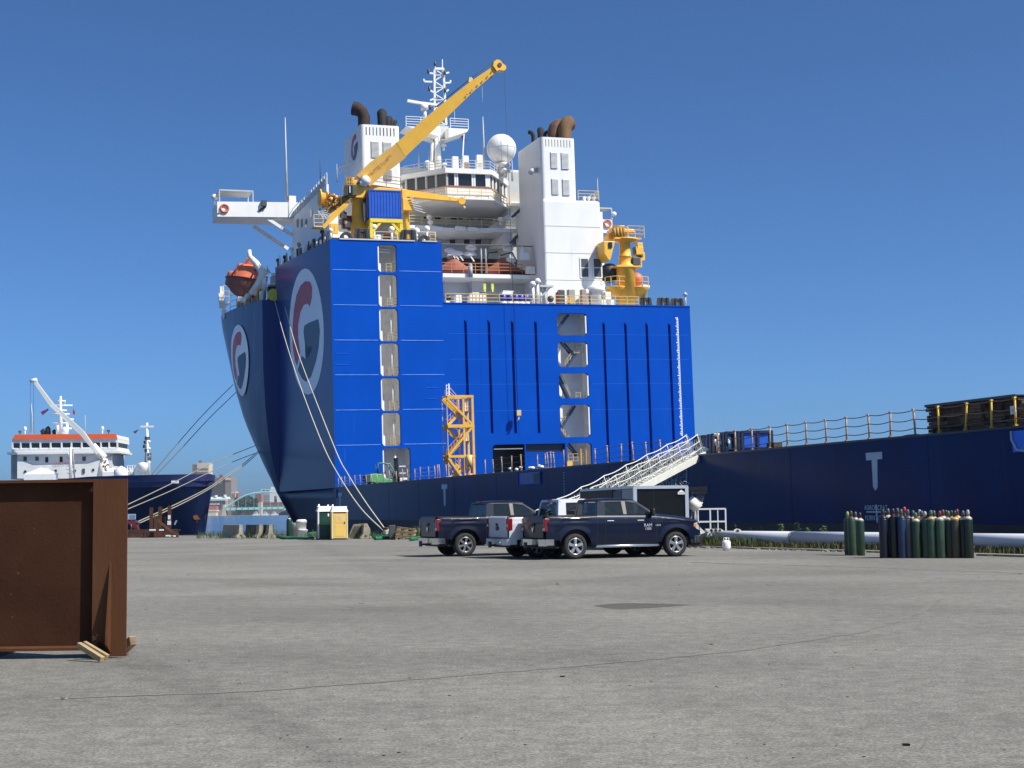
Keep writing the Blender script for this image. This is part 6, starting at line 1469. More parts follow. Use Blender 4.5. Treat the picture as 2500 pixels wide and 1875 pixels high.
# ================================================================ SMALLER SHIP (left)
a2 = R(45); st2 = W(503, 1300, 175); st2.z = -1.5
Y2 = Vector((math.sin(a2), -math.cos(a2), 0)); M2 = Matrix((Y2.cross(Vector((0, 0, 1))), Y2, Vector((0, 0, 1)))).transposed().to_4x4()
M2.translation = st2
M2I = M2.inverted(); E2c = M2I @ EYE
tug = tag(empty('supply_ship', M=M2), 'smaller ship with dark blue hull, white wheelhouse and orange roof band behind the rusty steel', 'ship')
def T2(px, py, y): return hit(px, py, 1, y, M2I, E2c)
HB = 7.2; sgn = 1 if (M2I @ W(150, 1100, 200)).x < 0 else 1
zdk = T2(505, 1158, -1).z; zkn = T2(505, 1188, -1).z
print('ship2 deck', zdk, zkn, 'bridge local', M2I @ W(150, 1100, 200))
def outline(w, bl, tipy): # half outline from stern to stem
    pts = [(w, -60), (w, -bl * 1.1), (w * .86, -bl * .68), (w * .58, -bl * .36), (w * .26, -bl * .13), (0, tipy)]
    return pts + [(-x, y) for x, y in pts[-2::-1]]
lv = [(-2, .35, 16, -1.2), (0, .55, 15, -.6), (1.8, .72, 15, -.3), (4.0, .86, 14, 0), (zkn, .97, 13, .4)]
rings = [[Vector((x, y, z)) for x, y in outline(HB * s_, bl, ty)] for z, s_, bl, ty in lv]
for r_, (z, s_, bl, ty) in zip(rings, lv):
    for v in (r_[0], r_[1], r_[-1], r_[-2]): v.x = HB * .99 * (1 if v.x > 0 else -1)
mb = MB(); k = len(rings[0]); mb.add([v for r_ in rings for v in r_], [(i * k + j, i * k + j + 1, (i + 1) * k + j + 1, (i + 1) * k + j) for i in range(len(rings) - 1) for j in range(k - 1)], True)
mb.build('hull', mat('ship2_navy', (.006, .012, .05), .35, var=.25, scale=.4, bump=.1, bscale=.3), tug)
lo_ = [Vector((x, y, zkn + .002)) for x, y in outline(HB * 1.0, 13, .6)]; hi_ = [Vector((x, y, zdk)) for x, y in outline(HB * 1.05, 13, .9)]
for r_ in (lo_, hi_):
    for v in (r_[0], r_[-1]): v.z -= 1.0
mb = MB(); mb.add(lo_ + hi_, [(j, j + 1, k + j + 1, k + j) for j in range(k - 1)], True); mb.build('bulwark', mat('ship2_bulwark', (.035, .040, .13), .4, var=.15, scale=.4), tug)
mb = MB(); mb.add([v - Vector((0, 0, .8)) for v in hi_], [tuple(range(k))]); mb.build('deck', GREYP, tug)
# anchor on the bow, fairleads
p = M2I @ W(489, 1255, 153)
def sidep(px, py):
    """point on the near bow of the smaller ship: search hull mesh by depth"""
    return M2I @ W(px, py, 177.5)
c = sidep(489, 1254); fwd = (M2I.to_3x3() @ Vector((.2, -.98, 0))).normalized(); rt = (M2I.to_3x3() @ Vector((1, 0, 0)))
def an(u, v, d=0): return c + rt * u + Vector((0, 0, v)) + fwd * (2.0 + d)
mb = MB(); mb.prism([an(-.2, 1.1), an(.25, 1.1), an(.35, 0), an(.7, -.2), an(.6, -.75), an(-.7, -.7), an(-.85, -.3), an(-.3, 0)], fwd * .35); mb.bar(an(-.35, -.5, .2), an(-.35, -1.1, .2), .16); mb.build('anchor', mat('anchor_orange', (.36, .13, .02), .8, col2=(.2, .06, .02), scale=2), tug)
for (px0, py0, px1, py1) in ((348, 1174, 362, 1186), (418, 1174, 436, 1181)):
    yy = -6 if px0 < 400 else -4
    q = M2I @ W((px0 + px1) / 2, (py0 + py1) / 2, 178 if px0 < 400 else 175); mb = MB(); w_ = (px1 - px0) * 177 / F / 2; h_ = (py1 - py0) * 177 / F / 2
    mb.prism([q + rt * (-w_) + Vector((0, 0, -h_)), q + rt * w_ + Vector((0, 0, -h_)), q + rt * w_ + Vector((0, 0, h_)), q + rt * (-w_) + Vector((0, 0, h_))], fwd * .4); mb.build('fairlead', WHITE, tug, .05)
# superstructure (front faces the bow)
yB = -((Vector((0, 0, 0)) - (M2I @ W(150, 1100, 200))).y * -1)
ybr = (M2I @ W(150, 1100, 200)).y
def q2(px, py, dy=0): return T2(px, py, ybr + dy)
# the wheelhouse front is square to the camera line; build it in a yawed frame
yaw = R(31 - 4)
MW = tug.matrix_world
wc_ = M2I @ W(150, 1150, 200)
FR = Matrix.Translation(wc_) @ Matrix.Rotation(-0.0, 4, 'Z')
dirx = (M2I.to_3x3() @ Vector((1, 0.03, 0))).normalized(); diry = Vector((0, 0, 1)).cross(dirx)
if diry.y > 0: diry = -diry
def bq(px, py, back=0.0):
    """point on the wheelhouse front plane (normal towards the quay)"""
    n_ = diry; d = M2I.to_3x3() @ ray(px, py); P0 = wc_ + diry * back
    return E2c + d * ((P0 - E2c).dot(n_) / d.dot(n_))
W2 = mat('ship2_white', (.80, .80, .79), .45, col2=(.66, .66, .64), scale=.5, thr=(.45, .8))
def slab(name, pxs, back, depth, m_, bev=0): mb = MB(); mb.prism([bq(a_, b2, back) for a_, b2 in pxs], diry * depth); return mb.build(name, m_, tug, bev)
slab('wheelhouse_roof', [(30, 1073), (287, 1071), (285, 1062), (32, 1065)], 0, 7, W2)
slab('roof_band', [(31, 1073), (286, 1070), (283, 1059), (36, 1061)], -.15, .15, mat('band_orange', (.85, .13, .035), .45), 0)
slab('wheelhouse_upper_wall', [(29, 1082), (288, 1080), (287, 1071), (30, 1073)], .1, 6.8, W2)
slab('wheelhouse_glazing', [(31, 1104), (283, 1099), (285, 1080), (31, 1082)], .25, 6.4, GLASS)
slab('wheelhouse_wall', [(28, 1108), (292, 1105), (290, 1091), (29, 1092)][:2] + [(286, 1091.5), (30, 1094)], .1, 6.8, W2)
for px in (30, 50, 74, 98, 123, 150, 174, 199, 225, 246, 266, 286): slab('window_mullion', [(px - 1.6, 1100), (px + 1.6, 1100), (px + 1.6, 1080), (px - 1.6, 1080)], .0, .3, W2)
slab('bridge_deck', [(17, 1110), (292, 1106), (292, 1101), (17, 1104)], -.2, 7.5, W2)
slab('bridge_bulwark', [(30, 1104), (284, 1101), (284, 1094), (30, 1096)], -.1, .2, W2)
slab('superstructure', [(42, 1170), (274, 1168), (274, 1105), (42, 1108)], .8, 7, W2)
slab('superstructure_side', [(27, 1170), (42, 1170), (42, 1108), (27, 1110)], 1.2, 7, GREYP)
slab('sloped_breakwater', [(42, 1168), (42, 1122), (80, 1136), (215, 1132), (274, 1114), (274, 1168)], .2, .55, W2)
for px, py in ((61, 1120), (90, 1120), (205, 1120)): slab('window', [(px - 4, py + 5), (px + 4, py + 5), (px + 4, py - 5), (px - 4, py - 5)], .72, .08, DGREY)
for px, py in ((114, 1122), (149, 1121)): slab('door', [(px - 3.5, py + 7), (px + 3.5, py + 7), (px + 3.5, py - 6), (px - 3.5, py - 6)], .72, .08, BLACK)
for px, py in ((61.5, 1151), (136, 1149), (182.5, 1149), (227.5, 1147)): slab('window', [(px - 2.5, py + 2.5), (px + 2.5, py + 2.5), (px + 2.5, py - 2.5), (px - 2.5, py - 2.5)], .1, .1, BLACK)
slab('door', [(201, 1156), (207, 1156), (207, 1144), (201, 1144)], .1, .1, DGREY)
pL, pR = bq(128, 1132, .12), bq(190, 1131, .12)
dx_ = (pR - pL).normalized(); zup = Vector((0, 0, 1)); nn_ = dx_.cross(zup)
Mt = Matrix((dx_, zup, nn_)).transposed().to_4x4(); Mt.translation = (pL + pR) / 2 + nn_ * .06
text('SAFETY FIRST', 'superstructure_lettering', .50, mat('letter_red', (.42, .06, .06), .6), tug, Mt)
# canvas covers, masts, crane and small gear
for (a_, b2, c_) in (((58, 1158), (100, 1141), (142, 1156)), ((250, 1152), (275, 1142), (304, 1152))):
    mb = MB(); A0, A1, A2_ = bq(*a_, -5), bq(*b2, -3), bq(*c_, -5); mb.add([A0, A1, A2_, A2_ - Vector((0, 0, 1)), A0 - Vector((0, 0, 1)), A1 + diry * 3], [(0, 1, 2), (0, 2, 3, 4), (0, 1, 5), (1, 2, 5)]); mb.build('canvas_cover', W2, tug)
def t2t(name, pxs, r, back, m_=W2, n_=6): mb = MB(); mb.tube([bq(a_, b2, back) for a_, b2 in pxs], r, n_); return mb.build(name, m_, tug)
t2t('crane_pedestal', [(252, 1167), (254, 1120)], [.9, .5], -4, CREAM, 10)
mb = MB(); jj = [((243, 1106), (236, 1110), -3), ((205, 1053), (197, 1062), -1.5), ((130, 985), (121, 990), .5), ((86, 927), (80, 930), 1.0)]; vs = []
for (u_, l_, bk) in jj:
    U, L_ = bq(*u_, bk - 4), bq(*l_, bk - 4); vs += [U - diry * .25, U + diry * .25, L_ + diry * .25, L_ - diry * .25]
mb.add(vs, [(i * 4 + j, i * 4 + (j + 1) % 4, (i + 1) * 4 + (j + 1) % 4, (i + 1) * 4 + j) for i in range(3) for j in range(4)] + [(0, 1, 2, 3), (12, 13, 14, 15)]); mb.build('crane_jib', mat('ship2_cream', (.66, .65, .60), .45), tug)
t2t('crane_jib_head', [(74, 931), (90, 927)], .28, -4)
t2t('crane_boom_base', [(256, 1118), (240, 1104), (228, 1085)], [.5, .55, .35], -4, CREAM)
for k in range(9): p_, q_ = (random.uniform(243, 266), random.uniform(1105, 1160)), None; t2t('crane_fittings', [p_, (p_[0] + random.uniform(-6, 6), p_[1] + random.uniform(-9, 9))], .13, -4.6, (CREAM, RUSTP, GREYP)[k % 3])
t2t('hoist_wire', [(82, 933), (82, 990), (83, 1060)], .02, -4, WIRE); t2t('hoist_wire', [(74, 935), (74, 1058)], .02, -4, WIRE)
t2t('signal_mast', [(148, 1062), (148, 967)], [.35, .14], 3, W2, 8); t2t('mast_post', [(142, 1060), (142, 1038)], .3, 3); t2t('mast_post', [(164, 1060), (164, 1035)], .2, 3)
for a_, b2, c_, d2 in ((118, 990, 177, 990), (125, 1011, 170, 1011), (126, 1033, 172, 1033), (132, 1002, 163, 1002), (137, 979, 160, 979), (150, 1023, 180, 1024), (152, 1046, 175, 1046)): t2t('mast_yard', [(a_, b2), (c_, d2)], .12, 3)
t2t('signal_halyard', [(160, 979), (158, 985), (156, 992)], .04, 3)
mb = MB(); mb.sphere(bq(159, 1051, 2), .5, 10, 8); mb.build('antenna_dome', W2, tug)
for px, py in ((61, 1047), (250, 1046)): mb = MB(); mb.sphere(bq(px, py, 1), .27 + .0, 12, 8, (.9, .9, 1.2)); mb.tube([bq(px, py + 2, 1), bq(px, py + 15, 1)], .1); mb.build('antenna_dome', W2, tug)
for px, py in ((49, 1054), (265, 1052)): mb = MB(); c = bq(px, py, 1); mb.box(c.x - .15, c.x + .15, c.y - .15, c.y + .15, c.z - .15, c.z + .15); mb.tube([c, bq(px, py + 9, 1)], .06); mb.build('searchlight', DGREY, tug)
for px, py, r_ in ((106, 1050, .33), (118, 1044, .36), (134, 1051, .3)): t2t('exhaust_pipe', [(px, 1061), (px - 1, py + 3), (px - 4, py)], [r_, r_, r_ * .95], 4, SOOT, 10)
t2t('whip_aerial', [(78, 1060), (78, 1010), (76, 985)], [.12, .09, .03], 1, LGREY); t2t('whip_aerial', [(208, 1058), (208, 1014)], [.05, .03], 1, LGREY)
t2t('foremast_small', [(172, 1168), (173, 1092)], .18, -6, W2); t2t('foremast_small', [(182, 1168), (178, 1095)], .09, -6, GREYP); t2t('foremast_small', [(172, 1120), (166, 1105)], .1, -6, W2)
for k in range(7): t2t('rigging', [(163 + random.uniform(-3, 14), 1100 + k * 9), (176 + random.uniform(-3, 8), 1106 + k * 9)], .05, -6, GREYP)
def flag2(px, py, back, w_=1.1): c = bq(px, py, back); mb = MB(); mb.prism([c, c + rt * (w_ * .95) + Vector((0, 0, .5)), c + rt * w_ + Vector((0, 0, .25)), c + rt * (w_ * .25) - Vector((0, 0, .45))], diry * .03); mb.build('flag', mat('flag_red_blue', (.22, .03, .07), .8, col2=(.03, .04, .2), scale=2.5, thr=(.45, .55)), tug)
flag2(99, 1006, 3); 
c = bq(178, 998, 3); mb = MB(); mb.prism([c, c + rt * .3 - Vector((0, 0, .4)), c + rt * .25 - Vector((0, 0, .9)), c - Vector((0, 0, .7))], diry * .03); mb.build('flag', mat('flag_red', (.4, .02, .03), .8), tug)
# foremast with flag and winch gear on the bow deck
fm = -9
def f2(px, py, dy=0): return M2I @ W(px, py, 184 + dy)
mb = MB(); mb.tube([f2(362, 1158), f2(360, 1100), f2(359, 1032)], [.36, .22, .13], 10); mb.bar(f2(344, 1041.5), f2(374, 1041.5), .35, .25); S2 = mb.build('foremast', W2, tug)
mb = MB(); mb.tube([f2(358, 1085), f2(355, 1125)], .1, 6); 
for k in range(8): c = f2(358 + random.uniform(-4, 6), 1070 + k * 10); mb.box(c.x - .25, c.x + .25, c.y - .2, c.y + .2, c.z - .2, c.z + .2)
mb.build('mast_fittings', DGREY, tug)
mb = MB()
for k in range(4): c = f2(364, 1078 + k * 17); mb.sphere(c, .2, 8, 6)
mb.build('mast_lamps', W2, tug)
mb = MB(); c = f2(350, 1138); mb.lathe([(.6, -.8), (.75, 0), (.7, .35), (.2, .5)], Matrix.Translation(c), 12); mb.build('ventilator', W2, tug)
mb = MB(); mb.box(*sorted((f2(342, 1150).x, f2(372, 1150).x)), f2(350, 1150).y - .3, f2(350, 1150).y + .3, f2(350, 1158).z - 1, f2(350, 1146).z); mb.build('mast_house', W2, tug)
mb = MB(); A0, A1 = f2(311, 1158), f2(341, 1157)
for q_ in (0, .4, .8): mb.bar(A0 + Vector((0, 0, .3 + q_)), A1 + Vector((0, 0, .3 + q_)), .06)
for k in range(6): c = A0.lerp(A1, k / 5); mb.bar(c, c + Vector((0, 0, 1.1)), .07)
mb.build('railing', W2, tug)
mb = MB(); mb.box(*sorted((f2(316, 1150).x, f2(338, 1150).x)), A0.y - .1, A0.y - .05, A0.z - .2, A0.z + .8); mb.build('wind_screen', LGREY, tug)
c = f2(324, 1054); mb = MB(); mb.prism([c, c + rt * .75 + Vector((0, 0, .3)), c + rt * .35 - Vector((0, 0, .25))], diry * .03); mb.build('flag', mat('flag_red_blue', (.22, .03, .07), .8), tug)
mb = MB(); c = f2(296, 1151); mb.lathe([(.9, -1.0), (.9, .2), (.05, .7)], Matrix.Translation(c), 12); mb.build('ventilator', W2, tug)

# ================================================================ FAR SHORE
def far_box(name, pxs, label, cat, Y, dep, m_, group='buildings on the far shore'):
    (x0_, y1_, x1_, y0_) = pxs; a_ = W(x0_, y0_, Y); b2 = W(x1_, y1_, Y)
    o = tag(empty(name, (a_.x, Y, -1.4)), label, cat, group); w_ = b2.x - a_.x; h_ = a_.z * 0 + W((x0_ + x1_) / 2, y1_, Y).z + 1.4
    return o, w_, h_, dep
def win_grid(o, w_, h_, cols, rows, x0_, x1_, z0_, z1_, m_, name='window_band', fw=.5, fh=.5):
    mb = MB()
    for r_ in range(rows):
        for c_ in range(cols):
            cx = x0_ + (x1_ - x0_) * (c_ + .5) / cols; cz = z0_ + (z1_ - z0_) * (r_ + .5) / rows; ww2 = (x1_ - x0_) / cols * fw; hh2 = (z1_ - z0_) / rows * fh
            mb.box(w_ * (cx - ww2 / 2), w_ * (cx + ww2 / 2), -1.2, -.2, h_ * (cz - hh2 / 2), h_ * (cz + hh2 / 2))
    mb.build(name, m_, o)
FB1 = mat('far_beige', (.50, .44, .36), .9, var=.08, scale=.02); FB2 = mat('far_brown', (.16, .135, .115), .9, var=.1, scale=.02); FB3 = mat('far_pale', (.55, .56, .55), .9); FB4 = mat('far_redbrick', (.24, .10, .08), .9); FDK = mat('far_dark_window', (.06, .07, .09), .6); FTL = mat('bridge_teal', (.30, .62, .62), .6); FRF = mat('far_light_roof', (.45, .55, .55), .7); FCN = mat('far_concrete', (.42, .38, .33), .9)
o, w_, h_, d_ = far_box('high_rise', (469, 1130, 510, 1240), 'tall cream tower block with brown side rising behind the smaller ship bow', 'building', 3100, 30, FB1)
MB().box(w_ * .27, w_, 0, 40, 0, h_).build('wall', FB1, o); MB().box(0, w_ * .268, 1, 40, 0, h_ - 3).build('side_wall', FB2, o); win_grid(o, w_, h_, 1, 3, .28, .98, .72, .92, FB2, fw=.95, fh=.25)
MB().box(w_ * .35, w_ * .5, 5, 15, h_, h_ + 5).build('roof_plant', FB2, o)
o, w_, h_, d_ = far_box('office_block', (512, 1166, 565, 1255), 'large brown office block beside the river bridge', 'building', 2950, 30, FB2)
MB().box(0, w_ * .72, 0, 60, 0, h_).build('wall', FB2, o); MB().box(w_ * .72, w_, -2, 60, 0, h_ + 2).build('front_wall', mat('far_brown_light', (.21, .175, .15), .9), o); win_grid(o, w_, h_, 1, 14, .04, .96, .15, .85, mat('far_brown_dark', (.10, .085, .075), .9), fw=1, fh=.4); MB().box(w_ * .72, w_ * .99, -3.5, -2.02, h_ * .93, h_).build('cornice', FB1, o); MB().box(w_ * .42, w_ * .55, 5, 15, h_, h_ + 6).build('roof_plant', FB4, o)
o, w_, h_, d_ = far_box('apartment_house', (565, 1200, 581, 1255), 'narrow cream building with rows of windows right of the brown office block', 'building', 2900, 30, FB1)
MB().box(0, w_ * .65, 0, 30, 0, h_).build('wall', FB1, o); MB().box(w_ * .65, w_, 3, 30, 0, h_ - 3).build('side_wall', FB4, o); win_grid(o, w_, h_, 2, 8, .08, .6, .1, .95, FB2)
o, w_, h_, d_ = far_box('office_tower', (637, 1194, 712, 1255), 'pale office tower with two columns of square windows behind the arch bridge', 'building', 3050, 30, FB3)
MB().box(0, w_, 0, 40, 0, h_).build('wall', FB3, o); win_grid(o, w_, h_, 4, 8, .04, .30, .15, .82, FDK); win_grid(o, w_, h_, 2, 1, .03, .30, .87, .97, mat('far_green_sign', (.04, .12, .11), .6), 'roof_screen', .8, .9)
MB().box(w_ * .3, w_, 8, 30, h_, h_ + 5).build('roof_plant', FB3, o)
o, w_, h_, d_ = far_box('brick_building', (623, 1206, 638, 1240), 'small brick building with dark red upper storey left of the pale tower', 'building', 2850, 30, FB4)
MB().box(0, w_, 0, 30, 0, h_ * .62).build('wall', FCN, o); MB().box(0, w_, .2, 30, h_ * .62 + .01, h_).build('upper_wall', FB4, o)
o, w_, h_, d_ = far_box('power_station', (500, 1212, 560, 1250), 'low waterfront works with pale teal roofs left of the arch bridge', 'building', 2780, 30, FB1)
MB().box(0, w_, 0, 40, 0, h_ * .86).build('wall', mat('far_works', (.28, .22, .19), .9), o); MB().prism([(-.05 * w_, -2, h_ * .80), (w_ * .98, -2, h_ * .80), (w_ * .88, 10, h_ * .98), (.05 * w_, 10, h_ * .98)], (0, 25, 0)).build('roof', FRF, o); win_grid(o, w_, h_, 6, 1, .2, .95, .35, .75, FDK, fw=.5, fh=.9)
for q_, hh in ((.12, .15), (.38, .12), (.75, .14)): MB().box(w_ * q_, w_ * (q_ + .08), 5, 12, h_ * .95, h_ * (.95 + hh)).build('roof_vent', WHITE, o)
MB().box(w_ * .85, w_ * .95, -3, 0, 0, h_ * .8).build('stair_tower', FB1, o)
o, w_, h_, d_ = far_box('red_shed', (508, 1232, 528, 1250), 'small red brick shed on the far waterfront', 'building', 2700, 20, FB4); MB().box(0, w_, 0, 20, 0, h_).build('wall', mat('far_shed_red', (.42, .13, .08), .9), o); MB().box(-2, w_ + 2, -1, 21, h_, h_ + 2).build('roof', FRF, o)
o, w_, h_, d_ = far_box('boat_house', (504, 1245, 527, 1260), 'low cream boat house at the far water edge', 'building', 2620, 20, FB1); MB().box(0, w_, 0, 20, 0, h_ * .75).build('wall', FB1, o); MB().box(-2, w_ + 2, -1, 21, h_ * .8, h_).build('roof', FRF, o)
o, w_, h_, d_ = far_box('brick_hall', (642, 1226, 690, 1240), 'long low brick hall under the pale office tower', 'building', 2800, 20, FB4); MB().box(0, w_, 0, 20, 0, h_ * .9).build('wall', FB2, o); MB().box(0, w_, -.5, 20, h_ * .9, h_).build('roof', FB4, o); MB().tube([(w_ * .62, 5, h_), (w_ * .62, 5, h_ + 12)], 2.5).build('chimney', FDK, o)
# shore ground and woods
zsh = -1.3
mb = MB(); a_, b2 = W(-1500, 1260, 2560), W(2400, 1250, 2560); mb.box(a_.x, b2.x, 2560, 5200, -3, -1.0); tag(mb.build('far_bank', FCN), kind='structure')
def woods(px0, px1, pyt, Y, seed):
    random.seed(seed); mb = MB(); n_ = 1600
    for k in range(n_):
        px = random.uniform(px0, px1); t = (px - px0) / (px1 - px0); top = pyt - 4 * math.sin(t * 9 + seed) - random.uniform(0, 4)
        py = random.uniform(top, 1250); p = W(px, py, Y + random.uniform(-60, 60)); s_ = random.uniform(1.2, 3.4); a_ = random.random() * 6
        q_ = [p + Vector((math.cos(a_ + t_) * s_, random.uniform(-1, 1) * s_, math.sin(a_ + t_) * s_)) for t_ in (0, 1.6, 3.1, 4.7)]
        mb.add(q_, [(0, 1, 2, 3)])
    return mb
tag(woods(576, 628, 1218, 2750, 3).build('far_woodland', mat('far_foliage', (.025, .05, .025), .95, col2=(.05, .08, .035), scale=.05)), 'dark green trees on the far shore behind the bridge', 'trees', kind='stuff')
# arch bridge
Yb_ = 2650; AB = tag(empty('arch_bridge', W(550, 1243, Yb_)), 'pale teal tied-arch road bridge over the far river', 'bridge'); b0 = W(550, 1243, Yb_)
bw = lambda px, py, dy=0: W(px, py, Yb_ + dy) - b0
for dy in (0, 22):
    mb = MB(); pts = [(550, 1242), (556, 1235), (568, 1227), (582, 1218), (600, 1209), (620, 1203.5), (640, 1201.5), (660, 1201), (680, 1203.5), (700, 1209), (720, 1218), (740, 1230), (752, 1241)]
    mb.tube([bw(a_, c_, dy) for a_, c_ in pts], 1.35, 6); mb.build('arch_rib', FTL, AB)
mb = MB()
for px, py in pts[2:-2]: mb.bar(bw(px, py), bw(px, 1240), .35)
mb.build('hanger', FTL, AB)
mb = MB(); a_, c_ = bw(548, 1240), bw(752, 1236)
mb.add([a_, c_, c_ + Vector((0, 0, -4)), a_ + Vector((0, 0, -4)), a_ + Vector((0, 22, 0)), c_ + Vector((0, 22, 0)), c_ + Vector((0, 22, -4)), a_ + Vector((0, 22, -4))], [(0, 1, 2, 3), (4, 5, 6, 7), (0, 1, 5, 4), (3, 2, 6, 7)]); mb.build('deck', FTL, AB)
mb = MB()
for k in range(15): p_ = a_.lerp(c_, k / 14); mb.box(p_.x - .6, p_.x + .6, p_.y - .5, p_.y, p_.z - 3.2, p_.z - .8)
mb.build('deck_bracket', FDK, AB)
for px0_, px1_ in ((541, 552), (748, 758)): mb = MB(); p_, r_ = bw(px0_, 1232, -2), bw(px1_, 1262, -2); mb.prism([(p_.x + 2, -2, p_.z), (r_.x - 3, -2, p_.z), (r_.x, -2, r_.z), (p_.x, -2, r_.z)], (0, 20, 0)); mb.build('pier', FCN, AB)
mb = MB()
for k in range(3): p_, r_ = bw(565 + k * 20, 1258), bw(580 + k * 20, 1246); mb.bar(p_, r_, 1.2)
mb.build('fender_pile', FDK, AB)
mb = MB(); p_, r_ = W(552, 1248, 2700), W(632, 1259, 2700); mb.box(p_.x, r_.x, 2700, 2710, r_.z, p_.z); tag(mb.build('far_quay_wall', mat('far_wall', (.20, .18, .15), .9)), kind='structure')
for i, px in enumerate((625, 648, 670)):
    o = tag(empty('motor_yacht', W(px, 1258, 2540 + i * 8)), ('white motor yacht at the left of three moored below the bridge', 'white motor yacht in the middle of three moored below the bridge', 'white motor yacht at the right of three moored below the bridge')[i], 'boat', 'white yachts moored below the bridge'); o.location.z = -1.5
    mb = MB(); mb.prism([(-5.5, 0, 0), (5.5, 0, 0), (6.5, 0, 2.5), (-6, 0, 2.2)], (0, 4, 0)); mb.build('hull', WHITE, o); mb = MB(); mb.prism([(-3.5, .5, 2.4), (3, .5, 2.5), (1.8, .5, 5), (-3.0, .5, 5)], (0, 3, 0)); mb.build('cabin', WHITE, o); mb = MB(); mb.box(-2.8, 1.4, .4, .49, 3.3, 4.3); mb.build('window_band', FDK, o); mb = MB(); mb.box(-2.5, 1.0, .6, 3.2, 6.2, 6.6); mb.tube([(-2, 1, 5), (-2, 1, 6.2)], .2); mb.tube([(.6, 1, 5), (.6, 1, 6.2)], .2); mb.build('flybridge_roof', WHITE, o)
o = tag(empty('moored_barge', W(700, 1258, 2500)), 'low dark barge moored at the right below the bridge', 'boat'); o.location.z = -1.5; mb = MB(); mb.prism([(-14, 0, 0), (14, 0, 0), (16, 0, 5), (-6, 0, 7), (-12, 0, 4)], (0, 6, 0)); mb.build('hull', DNAVY, o); MB().box(-4, 4, 1, 5, 6.5, 9).build('cabin', DGREY, o)
# ================================================================ PICKUP TRUCKS
def carpaint(name, col, flake=0.0):
    mt = mat(name, col, 0.4, coat=0.35, spec=.25); return mt
NAVYP = carpaint('truck_navy_paint', (.001, .0045, .020), 1)
DKP = carpaint('truck_dark_blue_paint', (.003, .005, .018), 1)
WHP = carpaint('truck_white_paint', (.58, .59, .62))
TGL = mat('tinted_glass', (.012, .018, .018), .03, spec=.6); TGL.node_tree.nodes['Principled BSDF'].inputs['Alpha'].default_value = .62
TL = mat('taillight_red', (.20, .004, .006), .2, coat=.3); TLW = mat('reverse_lamp', (.6, .5, .5), .2); HLM = mat('headlight', (.62, .63, .65), .12, metal=.4); AMB = mat('amber', (.7, .2, .02), .3)
SILV = mat('badge_silver', (.45, .46, .48), .4)
TRIM = mat('black_trim', (.012, .012, .013), .6)
PILR = mat('pillar_beige', (.20, .17, .14), .5)
WB, WR = 3.67, .415
